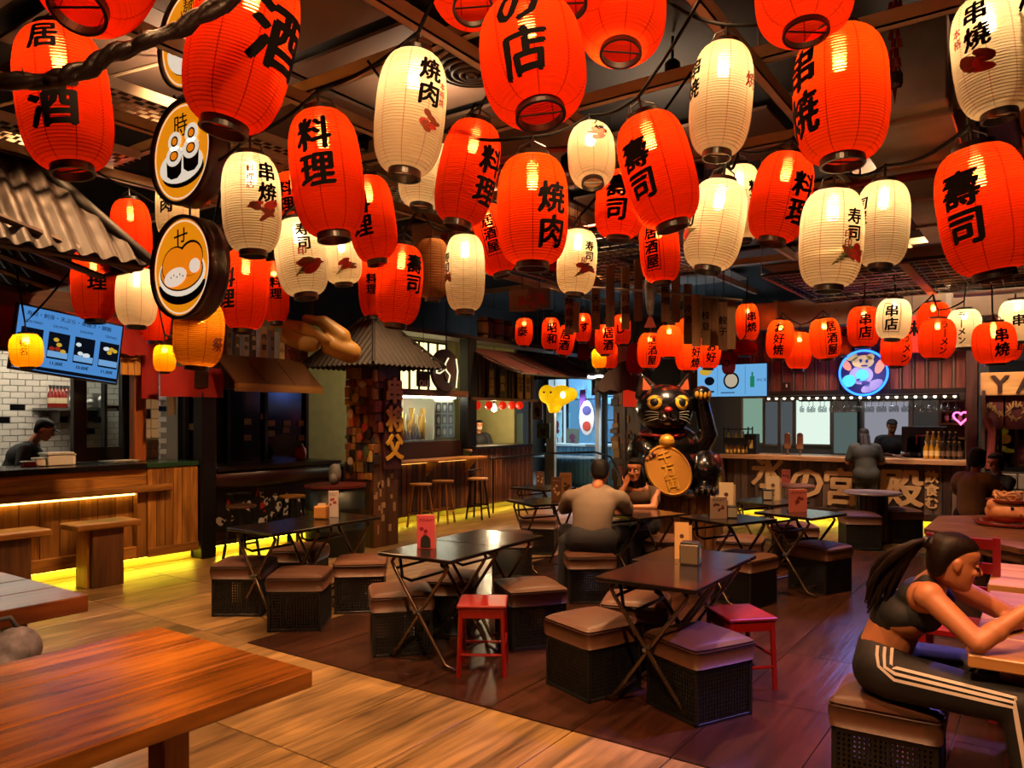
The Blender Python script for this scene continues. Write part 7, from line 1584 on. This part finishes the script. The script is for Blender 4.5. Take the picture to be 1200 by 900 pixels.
MB().tube([cq(777, 506.5, -.02)+Vector((27.5*kx*math.sin(a), -27*kx*math.cos(a), .03*math.cos(a)*-1)) for a in [2*PI*i/32 for i in range(33)]], .02, 8).build('collar', mat('collar red', '#9a1c14', .5), cat, smooth=True)
MB().ell(cq(776, 516, -.36), 9.2*kx, 20, 14).build('bell', GOLD, cat, smooth=True)
Mc = frame(cq(776, 548, -.50), (1, 0, .0), (.0, .28, 1)) @ Matrix.Rotation(.5, 4, 'Z'); rx, ry = 25*kx, 31*kx
coin = MB().prism(disc2(0, 0, rx, ry, 40), -.05, .0, Mc).build('coin', GOLD2, cat, bevel=.008)
MB().tube([Mc @ Vector((rx*.93*math.cos(2*PI*i/40), ry*.93*math.sin(2*PI*i/40), .003)) for i in range(41)], .008, 6).build('coin_rim', GOLD, coin)
mb = MB(); 
for i, ch in enumerate('千万両'): g = glyph(ch, .03); put(mb, [(x*.17, y*.17+.17-.17*i) for x, y in g[0]], g[1], Mc @ Matrix.Rotation(-.25, 4, 'Z'), .012, g[2])
mb.build('coin_letter', GOLD, coin)
for i in range(4): MB().ell(cq(811.5+i*4.9, 463+abs(i-1.5)*-1, -.295), (2.3*kx, .03, 4.6*kx), 10, 8).build('paw_toe', GOLD, cat, smooth=True)
for i in range(3): MB().ell(cq(752+i*4.5, 536-i*3, -.455), (2*kx, .03, 2.8*kx), 10, 8).build('paw_toe', mat('toe copper', '#8a4a2a', .4), cat, smooth=True)
for i in range(4): MB().ell(cq(807+i*6.4, 572, -.515), (3.2*kx, .05, 5.5*kx), 12, 8).build('foot_toe', CATB, cat, smooth=True); MB().ell(cq(807+i*6.4, 571, -.562), (1.3*kx, .012, 2.6*kx), 8, 6).build('claw', mat('claw brown', '#4a3424', .4), cat)
MB().ell(cq(836, 540, -.2), (7*kx, .06, 10*kx), 12, 8).build('haunch_patch', mat('patch maroon', '#5a1c18', .4), cat, smooth=True)

# ------------------------------------------------------------------ people
SKIN = mat('skin', '#b0704a', .5, var=.06, scale=9); SKIN2 = mat('skin deeper', '#8c5436', .5); HAIR = mat('dark hair', '#070403', .6, var=.3, scale=40, stretch=(1, 1, .15), spec=.18); BHAIR = mat('brown hair', '#160b06', .5, var=.4, scale=40, stretch=(1, 1, .15), spec=.2)
TEEBLK = mat('black cloth', '#0e0d0e', .8, var=.15, scale=8); GREYT = mat('grey shirt', '#75675a', .85, var=.1, scale=6, bump=.15); JEANS = mat('dark jeans', '#14141c', .8, var=.2, scale=10); SHOE = mat('shoe', '#1a1614', .6)
def hand(mb, wrist, d, nrm, thumb, s=1.0, curl=.5):
    """palm, four fingers of unequal length and a thumb leaving the side of the palm"""
    w_, d, nrm = Vector(wrist), Vector(d).normalized(), Vector(nrm); nrm = (nrm-d*nrm.dot(d)).normalized(); sd = d.cross(nrm).normalized()*thumb
    k_ = w_+d*.085*s
    for o in (-.028, -.01, .01, .028): mb.cap(w_+sd*o*.6*s, k_+sd*o*s-nrm*.002, .014*s, .0125*s, 8)
    for o, ln in ((.032, .072), (.011, .08), (-.011, .075), (-.031, .058)):
        p = k_+sd*o*s; v = d
        for j, f in enumerate((.45, .32, .23)):
            a = curl*(.5+.35*j); v = (v*math.cos(a)-nrm*math.sin(a)).normalized(); nrm2 = nrm; q_ = p+v*ln*f*s; mb.cap(p, q_, (.0092-.0009*j)*s, (.0085-.0009*j)*s, 8); p = q_
    p = w_+sd*.028*s+d*.02*s; v = (d*.7+sd*.8-nrm*.25*curl).normalized(); q_ = p+v*.045*s; mb.cap(p, q_, .0125*s, .0105*s, 8); v2 = (v+d*.35-nrm*.4*curl).normalized(); mb.cap(q_, q_+v2*.032*s, .0105*s, .0085*s, 8)
def head(parent, c, face, up, hairm, skin, s=1.0, style='short', lids=True, mask=None, facial=False):
    """c = centre of the skull; returns its frame (x right side of the face, y forward, z up)"""
    f = Vector(face).normalized(); u = Vector(up); u = (u-f*u.dot(f)).normalized(); r = f.cross(u); M = Matrix((r, f, u)).transposed().to_4x4(); M.translation = c; M = M @ Matrix.Scale(s, 4)
    mb = MB(); e = lambda x, y, z, a, b, cc, n=20: mb.ell((x, y, z), (a, b, cc), n, 14, M)
    P_ = lambda x, y, z: M @ Vector((x, y, z))
    def skull(m_, rows, ex=2.3, n=28):
        rg = []
        for z, fr, bk, hw in rows: rg.append([P_(hw*math.copysign(abs(math.cos(t))**(2/ex), math.cos(t)), (fr+bk)/2+(fr-bk)/2*math.copysign(abs(math.sin(t))**(2/ex), math.sin(t)), z) for t in [2*PI*i/n for i in range(n)]])
        vs = [v for g_ in rg for v in g_]; N = len(rg)
        m_.add(vs, [(i*n+k, i*n+(k+1) % n, (i+1)*n+(k+1) % n, (i+1)*n+k) for i in range(N-1) for k in range(n)]+[tuple(range(n-1, -1, -1)), tuple((N-1)*n+k for k in range(n))])
    skull(mb, ((-.114, .052, .0, .018), (-.108, .072, -.01, .032), (-.095, .084, -.03, .043), (-.08, .082, -.052, .051), (-.065, .083, -.062, .056), (-.05, .085, -.07, .060), (-.035, .084, -.08, .064), (-.02, .082, -.088, .067), (0, .077, -.097, .070), (.012, .078, -.1, .071), (.026, .086, -.102, .072),
               (.05, .086, -.105, .074), (.075, .073, -.100, .070), (.095, .052, -.085, .06), (.11, .022, -.05, .04), (.116, 0, -.02, .012)))
    for x in (-1, 1): e(x*.011, .094, -.029, .009, .010, .008, 10); e(x*.073, -.010, -.006, .008, .016, .027, 12); e(x*.077, -.016, -.0, .005, .012, .016, 10); e(x*.036, .066, -.022, .020, .016, .016, 12)
    mb.cap(P_(0, .081, .020), P_(0, .106, -.022), .0068*s, .0105*s, 10); e(0, .084, -.052, .019, .007, .006, 12); e(0, .082, -.064, .017, .008, .0068, 12)
    me = remesh(mb, .0044*s, 3); me.transform(parent_matrix(parent).inverted()); hd = link('head', me, skin, parent, smooth=True)
    lm = mat('lip', '#8c4438', .45)
    for z in (-.0535, -.0625): MB().tube([P_(x, .0915-abs(x)**1.5*3.4, z) for x in (-.019, -.01, 0, .01, .019)], [.002*s, .0036*s, .0042*s, .0036*s, .002*s], 6).build('lip', lm, hd, world=True, smooth=True) if not mask else None
    for x in (-1, 1):
        if lids: MB().tube([P_(x*(.031+.016*t_), .0835-.011*abs(t_)-.006*max(0, t_), .003-.0035*(1-t_*t_)) for t_ in (-1, -.5, 0, .5, 1)], .0022*s, 5).build('eyelash', HAIR, hd, world=True); MB().ell((x*.031, .070, .007), (.015, .0125, .009), 12, 8, M).build('eyelid', skin, hd, world=True, smooth=True)
        else:
            MB().ell((x*.031, .0715, .004), (.0125, .011, .0075), 12, 8, M).build('eye', mat('eye white', '#b8aca0', .3), hd, world=True, smooth=True); MB().ell((x*.031, .0795, .004), .0048, 8, 6, M).build('iris', BLACK, hd, world=True)
        MB().tube([P_(x*(.031+.019*t_), .0872-.007*max(0, t_)-.004*max(0, t_)**2, .027+.004*(1-t_*t_)-.002*t_) for t_ in (-1, -.5, 0, .5, 1)], [.0018*s, .0034*s, .0036*s, .003*s, .0015*s], 6).build('eyebrow', hairm, hd, world=True, smooth=True)
    hb_ = MB(); h = lambda x, y, z, a, b, cc: hb_.ell((x, y, z), (a, b, cc), 20, 14, M)
    rows = [(-.075, -.05, -.078, .045), (-.055, -.036, -.092, .062), (-.02, -.026, -.102, .0735), (0, -.012, -.108, .0775), (.02, .008, -.112, .0795), (.04, .034, -.114, .0805), (.058, .064, -.113, .0795), (.074, .077, -.109, .077), (.09, .068, -.099, .070), (.105, .050, -.08, .057), (.118, .02, -.046, .032), (.123, 0, -.02, .01)]
    if style == 'short': rows = [(z+.002, fr+(.004 if z > .05 else 0), bk-.002, hw+.002) for z, fr, bk, hw in rows]
    skull(hb_, rows)
    if style == 'pony': h(0, -.118, .05, .026, .030, .026)
    if style == 'long': h(0, -.062, -.03, .078, .052, .1); [h(x*.068, -.005, -.03, .017, .045, .09) for x in (-1, 1)]; h(0, .03, .094, .056, .045, .022)
    me = remesh(hb_, .0055*s, 2); me.transform(parent_matrix(parent).inverted()); link('hair', me, hairm, parent, smooth=True)
    if mask: MB().ell((0, .062, -.05), (.056, .045, .046), 16, 10, M).build('face_mask', mask, parent, world=True, smooth=True)
    if facial: MB().ell((0, .068, -.075), (.036, .026, .022), 14, 10, M).build('beard', hairm, parent, world=True, smooth=True)
    return M
def V(*a): return Vector(a)
# --- woman in black, seated at the light table, facing +X with her right side towards us
wl = thing('person', 'woman with a ponytail in black crop top and striped track pants bending over the table', 'person', (-.58, 3.74, 0))
hc = V(-.325, 3.675, 1.045)
rs, ls = V(-.405, 3.555, .915), V(-.395, 3.88, .925); re_, le = V(-.225, 3.475, .772), V(-.11, 3.98, .772); rw, lw_ = V(-.075, 3.575, .90), V(-.215, 3.72, .765)
mb = MB(); mb.cap(V(-.60, 3.72, .62), V(-.56, 3.72, .72), .105, .105, 18)
mb.ell(V(-.515, 3.72, .79), (.105, .135, .11), 20, 14); mb.cap(V(-.43, 3.62, .895), V(-.43, 3.80, .90), .07, .07, 16); mb.ell(V(-.44, 3.715, .83), (.075, .125, .10), 18, 12)
mb.cap(V(-.425, 3.71, .925), V(-.365, 3.695, .99), .060, .048, 16)
mb.ell(rs, (.060, .055, .060), 16, 12); mb.ell(ls, (.060, .055, .060), 16, 12)
mb.cap(rs, re_, .052, .041, 16); mb.cap(re_, rw, .042, .027, 16); mb.ell(re_, .042, 14, 10); mb.cap(ls, le, .052, .041, 16); mb.cap(le, lw_, .041, .027, 16)
mid = re_.lerp(rw, .35); mb.ell(mid, .043, 14, 10)
hand(mb, rw, V(.75, .4, .05), V(0, -.25, 1), -1, 1.0, .75); hand(mb, lw_, V(-.35, -.75, -.35), V(-.5, .35, .8), 1, 1.0, .45)
flesh('body', mb, SKIN, wl, .0075, 5)
M = head(wl, hc, (.86, .36, -.22), (.25, .1, .97), BHAIR, SKIN, 1.0, 'pony')
rr = random.Random(8); root = M @ V(0, -.125, .055)
pon = thing
for i in range(30):
    a = rr.uniform(-.035, .035); b = rr.uniform(-.02, .03); e_ = V(-.615+rr.uniform(-.06, .05), 3.66+rr.uniform(-.06, .05), .86+rr.uniform(-.07, .09))
    m1 = root.lerp(e_, .25)+V(-.05+b, a, .03+b*.5); m2 = root.lerp(e_, .7)+V(-.035+b, a*1.3, .03)
    pts = [root+V(b*.2, a*.3, b*.3)]
    for f in (.2, .4, .6, .8, 1.0): pts.append((1-f)**3*pts[0]+3*f*(1-f)**2*m1+3*f*f*(1-f)*m2+f**3*e_)
    if i < 26: MB().tube(pts, [.012, .016, .017, .015, .011, .003], 6).build('ponytail_strand', BHAIR, wl, world=True, smooth=True)
MB().lathe([(.022, -.012), (.026, 0), (.022, .012), (.018, 0)], 14, Matrix.Translation(root) @ (V(-.7, 0, .5)).to_track_quat('Z', 'Y').to_matrix().to_4x4(), closed=True, cap=False).build('hair_tie', BLACK, wl, world=True)
# crop top: chest shell with straps, open at the arms
mb = MB(); mb.ell(V(-.52, 3.72, .80), (.112, .143, .095), 20, 14); mb.ell(V(-.44, 3.715, .82), (.082, .132, .095), 18, 12); mb.cap(V(-.55, 3.72, .765), V(-.54, 3.72, .78), .110, .112, 18); mb.cap(V(-.485, 3.65, .89), V(-.485, 3.79, .89), .055, .055, 14)
for y in (3.635, 3.80): mb.cap(V(-.47, y, .90), V(-.425, y, .955), .042, .033, 12); mb.cap(V(-.425, y, .955), V(-.38, y, .86), .033, .05, 12)
flesh('crop_top', mb, mat('black jersey', '#131416', .75, var=.1, scale=8), wl, .009, 4)
rk_, lk = V(-.09, 3.50, .55), V(-.06, 3.92, .55); rf_, lf = V(-.02, 3.44, .09), V(-.05, 3.98, .09)
mb = MB(); mb.ell((-.60, 3.72, .56), (.125, .17, .11), 20, 12); mb.cap(V(-.60, 3.68, .58), V(-.60, 3.76, .62), .115, .115, 20)
for hp, kn, ft in ((V(-.56, 3.62, .545), rk_, rf_), (V(-.56, 3.82, .545), lk, lf)): mb.cap(hp, kn, .105, .075, 18); mb.cap(kn, ft, .075, .055, 16)
mb.cap(V(-.60, 3.66, .555), V(-.60, 3.78, .555), .12, .12, 16)
flesh('track_pants', mb, mat('black track cloth', '#0d0c0e', .7, var=.15, scale=8, bump=.1), wl, .011, 4)
# three white stripes from waist over the outer thigh to the knee
hpv, knv = V(-.56, 3.62, .545), rk_; ax = (knv-hpv).normalized(); out = V(ax.y, -ax.x, 0).normalized()
for k_ in range(3):
    an = .15+.24*k_; dirv = (out*math.cos(an)+UP*math.sin(an)); pts = []
    for i in range(9): f = i/8; pts.append(hpv.lerp(knv, f)+dirv*(.105-.03*f+.0015))
    shin = (rf_-knv).normalized()
    for i in range(1, 5): f = i/4; pts.append(knv.lerp(rf_, f*.6)+dirv*(.077-.012*f))
    wst = [V(-.60+.028*k_, 3.572, .675), V(-.60+.028*k_, 3.555, .64), V(-.59+.024*k_, 3.532, .60)]
    pts = wst+pts[1:]; mb = MB(); vs = []
    for i, p in enumerate(pts):
        t_ = (pts[min(i+1, len(pts)-1)]-pts[max(i-1, 0)]).normalized(); nn = dirv if i >= 3 else V(-.1, -1, .15); sdv = t_.cross(nn).normalized()*.0065; vs += [p-sdv+nn*.002, p+sdv+nn*.002]
    mb.add(vs, [(2*i, 2*i+1, 2*i+3, 2*i+2) for i in range(len(pts)-1)]); mb.build('white_stripe', mat('stripe white', '#c8bcb0', .7), wl, world=True)
for ft in (rf_, lf): mb = MB(); mb.cap(ft+V(-.03, 0, -.045), ft+V(.13, 0, -.055), .042, .033, 12); flesh('shoe', mb, mat('white shoe', '#8a847c', .6), wl, .01, 3)
wq = le.lerp(lw_, .62); MB().lathe([(.031, -.014), (.034, -.014), (.034, .014), (.031, .014)], 18, Matrix.Translation(wq) @ (lw_-le).to_track_quat('Z', 'Y').to_matrix().to_4x4(), closed=True, cap=False).build('wrist_watch', mat('watch white', '#c8c0b8', .4), wl, world=True)
MB().box((-.012, 0, 0), (.012, .004, .13), frame(rw+V(.085, .06, -.01), (1, .4, 0), (0, .3, 1))).build('held_phone', BLACK, wl, world=True)
# --- man in grey shirt seen from behind, sitting on the crate stool
qm = P(693, 500, 6.95); f = V(.15*CC-.99*SS*1, .15*SS+.99*CC, 0).normalized(); r = V(f.y, -f.x, 0)
mm = thing('person', 'man in a grey T-shirt and dark trousers seen from behind on a crate stool', 'person', (qm.x, qm.y, 0)); B = lambda rr_, ff, z: V(qm.x, qm.y, 0)+r*rr_+f*ff+UP*z
mb = MB(); mb.cap(B(.05, .12, 1.0), B(.06, .2, 1.06), .055, .055)
for s in (-1, 1): mb.cap(B(s*.235+.03, .10, .93), B(s*.31+.03, .26, .76), .045, .04); mb.cap(B(s*.31+.03, .26, .76), B(s*.16+.05, .46, .775), .038, .028); hand(mb, B(s*.16+.05, .46, .775), f*.9-r*s*.4, UP, -s, 1.0, .6)
flesh('body', mb, SKIN, mm, .009, 4); head(mm, B(.07, .22, 1.115), f-UP*.55, UP+f*.45, HAIR, SKIN, 1.05, 'short')
mb = MB(); sp = [(0, 0, .52, .18, .15), (0, .01, .62, .18, .145), (.01, .02, .72, .18, .14), (.02, .045, .82, .20, .14), (.03, .07, .90, .215, .13), (.03, .095, .96, .20, .11), (.04, .12, 1.0, .14, .085), (.045, .135, 1.02, .085, .06)]
mb.loft([(B(x, y, z), r*a_, (f*.95+UP*.25)*b_) for x, y, z, a_, b_ in sp])
for s in (-1, 1): mb.cap(B(s*.14+.03, .09, .91), B(s*.235+.03, .12, .88), .085, .085, 16); mb.cap(B(s*.22+.03, .10, .90), B(s*.285+.03, .20, .80), .082, .070, 16)
flesh('grey_shirt', mb, GREYT, mm, .014, 8)
mb = MB(); mb.cap(B(-.08, -.01, .53), B(.08, -.01, .53), .155, .155, 18)
for s in (-1, 1): mb.cap(B(s*.11, .02, .54), B(s*.26, .38, .55), .105, .08, 16); mb.cap(B(s*.26, .38, .55), B(s*.27, .34, .1), .078, .055, 14)
mb.cap(B(-.24, .1, .50), B(-.26, .05, .10), .07, .055, 14); flesh('trousers', mb, JEANS, mm, .014, 4)
for s in (-1, 1): mb = MB(); mb.cap(B(s*.27, .32, .05), B(s*.28, .5, .045), .045, .038); flesh('shoe', mb, SHOE, mm, .012, 3)
# --- woman with long hair facing him
qw = P(752, 500, 7.95); f = V(qm.x-qw.x+.25, qm.y-qw.y, 0).normalized(); f = (-FWD*.8-RIGHT*.6).normalized(); r = V(f.y, -f.x, 0)
ww = thing('person', 'woman with long dark hair and brown top, chin on hand, facing the man', 'person', (qw.x, qw.y, 0)); B = lambda rr_, ff, z: V(qw.x, qw.y, 0)+r*rr_+f*ff+UP*(z if z < .6 else .6+(z-.6)*.70)
mb = MB(); mb.cap(B(0, .04, 1.06), B(0, .10, 1.22), .05, .046); mb.ell(B(0, .04, 1.03), (.13, .13, .06), 18, 10)
mb.cap(B(-.19, .05, 1.0), B(-.22, .17, .80), .042, .036); mb.cap(B(-.22, .17, .80), B(-.02, .30, .80), .035, .026); hand(mb, B(-.02, .30, .80), f*.3+r, UP, 1, .95, .5)
mb.cap(B(.19, .05, 1.0), B(.17, .28, .80), .042, .036); mb.cap(B(.17, .28, .80), B(.08, .20, 1.10), .035, .026); hand(mb, B(.08, .2, 1.10), UP-r*.35, f, -1, .9, .8)
flesh('body', mb, SKIN, ww, .009, 4); Mh = head(ww, B(0, .14, 1.32), f-UP*.12-r*.15, UP, HAIR, SKIN, 1.0, 'long', lids=False)
rr = random.Random(3)
for i in range(22):
    s = -1 if i % 2 else 1; x = s*rr.uniform(.045, .095); y = rr.uniform(-.09, .03); a = Mh @ V(x*.7, y, .05); c_ = Mh @ V(x*1.15, y+.02, -.14); d_ = B(-x*1.2, .02+rr.uniform(-.02, .13), .96+rr.uniform(-.06, .06))
    MB().tube([a, a.lerp(c_, .5)+(c_-Mh.translation)*.12, c_, c_.lerp(d_, .5)+V(rr.uniform(-.01, .01), 0, 0), d_], [.014, .017, .016, .013, .004], 6).build('hair_lock', HAIR, ww, world=True, smooth=True)
mb = MB(); mb.cap(B(0, 0, .60), B(0, .01, .88), .13, .135, 18); mb.ell(B(0, .03, .93), (.155, .155, .13), 18, 12); mb.ell(B(0, .07, .92), (.12, .12, .09), 16, 10); mb.cap(B(-.13, .03, 1.01), B(.13, .03, 1.01), .058, .058, 14)
for s in (-1, 1): mb.cap(B(s*.17, .04, 1.0), B(s*.205, .10, .88), .058, .052, 14)
flesh('brown_top', mb, mat('brown top', '#4c3828', .85, var=.1), ww, .013, 4)
mb = MB(); mb.cap(B(-.08, 0, .54), B(.08, 0, .54), .125, .125, 18)
for s in (-1, 1): mb.cap(B(s*.09, .02, .53), B(s*.14, .42, .52), .095, .07, 14); mb.cap(B(s*.14, .42, .52), B(s*.14, .40, .09), .068, .05, 12)
flesh('trousers', mb, JEANS, ww, .014, 4)
for s in (-1, 1): mb = MB(); mb.cap(B(s*.14, .38, .05), B(s*.15, .54, .04), .042, .034); flesh('shoe', mb, SHOE, ww, .012, 3)
# --- kitchen cook with cap, bending to the left of the window
def standing(nm_label, base, f, lean, z0, shirt, skin, hairm, style, hgt=1.66, armspec='work', cap=None, mask=None, lids=True, facial=False, legs=JEANS, look=-.35, turn=0):
    f = Vector(f).normalized(); r = V(f.y, -f.x, 0); t = thing('person', nm_label, 'person', (base.x, base.y, z0)); s_ = hgt/1.70
    B = lambda rr_, ff, z: V(base.x, base.y, z0)+r*rr_*s_+f*(ff+lean*max(0, z-.9))*s_+UP*z*s_*(1-.12*lean*max(0, z-.9))
    mb = MB(); mb.cap(B(0, 0, 1.40), B(0, .02, 1.54), .052, .05)
    for s in (-1, 1):
        el = B(s*.27, .10, 1.10) if armspec != 'down' else B(s*.25, -.02, 1.08); wr = B(s*.12, .34, 1.02) if armspec == 'work' else (B(s*.10, .36, 1.12) if armspec == 'bar' else B(s*.26, .08, .84))
        mb.cap(B(s*.2, 0, 1.38), el, .046, .039); mb.cap(el, wr, .038, .027); hand(mb, wr, (f*.8-r*s*.5) if armspec != 'down' else -UP, UP if armspec != 'down' else f, -s, 1.0, .5)
    flesh('body', mb, skin, t, .011, 4); fc = (f+r*turn+UP*look)
    M = head(t, B(0, .05, 1.60), fc, UP+f*.25, hairm, skin, s_, style, lids, mask, facial)
    mb = MB(); mb.cap(B(-.05, 0, .90), B(.05, 0, .90), .15, .15, 18); mb.cap(B(0, 0, .92), B(0, 0, 1.18), .15, .15, 18); mb.ell(B(0, .01, 1.26), (.185, .185, .16), 18, 12); mb.cap(B(-.15, 0, 1.38), B(.15, 0, 1.38), .07, .07, 16)
    for s in (-1, 1): mb.cap(B(s*.19, 0, 1.37), B(s*.255, .07, 1.17), .066, .058, 14)
    flesh('shirt', mb, shirt, t, .014, 4)
    mb = MB(); mb.cap(B(-.07, .01, .88), B(.07, .01, .88), .13, .13, 16)
    for s in (-1, 1): mb.cap(B(s*.085, .01, .86), B(s*.1, .02, .48), .085, .068, 14); mb.cap(B(s*.1, .02, .48), B(s*.1, 0, .09), .066, .05, 12)
    flesh('trousers', mb, legs, t, .016, 4)
    for s in (-1, 1): mb = MB(); mb.cap(B(s*.1, -.03, .05), B(s*.11, .14, .04), .045, .036); flesh('shoe', mb, SHOE, t, .013, 3)
    if cap: MB().ell((0, -.01, .055), (.082, .095, .068), 18, 12, M).ell((0, .105, .045), (.06, .06, .010), 14, 8, M).build('cap', cap, t, world=True, smooth=True); MB().ell((.03, .075, .07), (.018, .012, .012), 8, 6, M).build('cap_badge', mat('badge white', '#c8c8c8', .5), t, world=True)
    return t, B, M
q = P(11, 500, 8.3); standing('kitchen cook in black shirt and black cap bending over the worktop', V(q.x-.05, q.y, 0), (RIGHT*.9+FWD*.3), .45, 0, TEEBLK, SKIN, HAIR, 'short', 1.66, 'work', mat('cap black', '#0c0c0e', .7), legs=TEEBLK, look=-.5)
q = P(1042, 500, 12.15); q = onY(1043, 500, 13.75); standing('barman with beard in a black V-neck shirt working behind the bar', V(q.x, q.y, .0), (-FWD-RIGHT*.25), .15, 0, TEEBLK, SKIN2, HAIR, 'short', 1.60, 'bar', facial=True, look=-.45)
q = onY(1015, 500, 12.42); cst, CB, CM = standing('customer with dark ponytail in a dark shirt leaning at the bar, seen from behind', V(q.x, q.y, 0), (FWD*.9+RIGHT*.25), .25, 0, mat('dark green shirt', '#22231c', .8), SKIN2, BHAIR, 'long', 1.48, 'bar', legs=mat('olive trousers', '#2c2a1c', .8))
rr = random.Random(6)
for i in range(16):
    x = rr.uniform(-.06, .06); MB().tube([CM @ V(x*.8, -.06, .05), CM @ V(x*1.1, -.115+.02*rr.random(), -.06), CB(x*1.2, -.10, 1.36), CB(x*1.3+rr.uniform(-.02, .02), -.155, 1.18+rr.uniform(-.05, .05))], [.016, .018, .018, .004], 6).build('hair_lock', BHAIR, cst, world=True, smooth=True)
q = onX(561, 505, -9.3); standing('till clerk in black with a pale face mask and dark hair', V(q.x, q.y, -.05), (RIGHT*.2-FWD*.9), 0, .0, TEEBLK, SKIN, HAIR, 'short', 1.56, 'work', mask=mat('mask beige', '#b09a84', .7), lids=False, look=-.1)
# --- child like guest on the far side of the octagonal table, seen from behind
qk = P(1140, 500, 8.75); f = (FWD*.6+RIGHT*.8).normalized(); r = V(f.y, -f.x, 0); kd = thing('person', 'seated guest with black hair and a brown puffy jacket beyond the octagonal table', 'person', (qk.x, qk.y, 0)); B = lambda rr_, ff, z: V(qk.x, qk.y, 0)+r*rr_+f*ff+UP*z
mb = MB(); mb.cap(B(0, .05, .98), B(0, .09, 1.08), .05, .048); hand(mb, B(.1, .42, .80), f, UP, 1, .9, .5); flesh('body', mb, SKIN, kd, .011, 3); head(kd, B(0, .13, 1.17), f-UP*.35, UP+f*.2, HAIR, SKIN, .98, 'long')
mb = MB(); mb.cap(B(0, 0, .58), B(0, .02, .85), .16, .165, 18); mb.cap(B(-.13, .03, .92), B(.13, .03, .92), .10, .10, 16)
for s in (-1, 1): mb.cap(B(s*.18, .04, .90), B(s*.24, .20, .78), .075, .07, 14); mb.cap(B(s*.24, .2, .78), B(s*.11, .40, .80), .065, .05, 14)
flesh('puffy_jacket', mb, mat('puffy brown', '#86664e', .7, var=.15), kd, .014, 4)
for i in range(2):
    for s in (-1, 1): MB().lathe([(.074, -.008), (.08, 0), (.074, .008), (.070, 0)], 16, Matrix.Translation(B(s*.2, .1, .86-.04*i)) @ (B(s*.24, .2, .78)-B(s*.18, .04, .9)).to_track_quat('Z', 'Y').to_matrix().to_4x4(), closed=True, cap=False).build('sleeve_trim', mat('trim tan', '#a8805c', .7), kd, world=True)
mb = MB(); mb.cap(B(-.08, 0, .52), B(.08, 0, .52), .125, .125)
for s in (-1, 1): mb.cap(B(s*.09, .02, .5), B(s*.12, .36, .5), .09, .07); mb.cap(B(s*.12, .36, .5), B(s*.12, .34, .08), .066, .05)
flesh('trousers', mb, JEANS, kd, .015, 3)
t = thing('guest_stool', 'dark stool under the guest in the puffy jacket', 'stool', (qk.x, qk.y, 0)); MB().lathe([(.001, .37), (.17, .37), (.18, .39), (.17, .41), (.001, .41)], 20).build('seat', brownw('x'), t)
for i in range(4): a = PI/4+i*PI/2; MB().cyl((.12*math.cos(a), .12*math.sin(a), .37), (.15*math.cos(a), .15*math.sin(a), 0), .018, n=8).build('leg', darkw('z'), t)
# second dark haired guest further back
qk2 = P(1172, 500, 9.6); f = (-FWD*.3-RIGHT*.9).normalized(); r = V(f.y, -f.x, 0); k2 = thing('person', 'small guest with black hair in dark clothes behind the puffy jacket', 'person', (qk2.x, qk2.y, 0)); B = lambda rr_, ff, z: V(qk2.x, qk2.y, 0)+r*rr_+f*ff+UP*z
mb = MB(); mb.cap(B(0, .03, .92), B(0, .06, 1.0), .045, .045); 
for s in (-1, 1): hand(mb, B(s*.1, .36, .74), f, UP, -s, .9, .5)
flesh('body', mb, SKIN, k2, .011, 3); head(k2, B(0, .08, 1.08), f-UP*.3, UP, HAIR, SKIN, .95, 'long')
mb = MB(); mb.cap(B(0, 0, .52), B(0, .01, .80), .14, .14); mb.cap(B(-.12, .02, .86), B(.12, .02, .86), .07, .07)
for s in (-1, 1): mb.cap(B(s*.16, .02, .85), B(s*.2, .16, .70), .06, .052); mb.cap(B(s*.2, .16, .70), B(s*.1, .34, .74), .05, .04)
flesh('dark_sweater', mb, TEEBLK, k2, .014, 3)
mb = MB(); mb.cap(B(-.08, 0, .47), B(.08, 0, .47), .115, .115)
for s in (-1, 1): mb.cap(B(s*.09, .02, .46), B(s*.11, .34, .45), .085, .066); mb.cap(B(s*.11, .34, .45), B(s*.11, .32, .07), .062, .048)
flesh('trousers', mb, JEANS, k2, .015, 3)
t = copy_tree(t); t.location = (qk2.x, qk2.y, -.05); t['label'] = 'dark stool under the small guest in dark clothes'
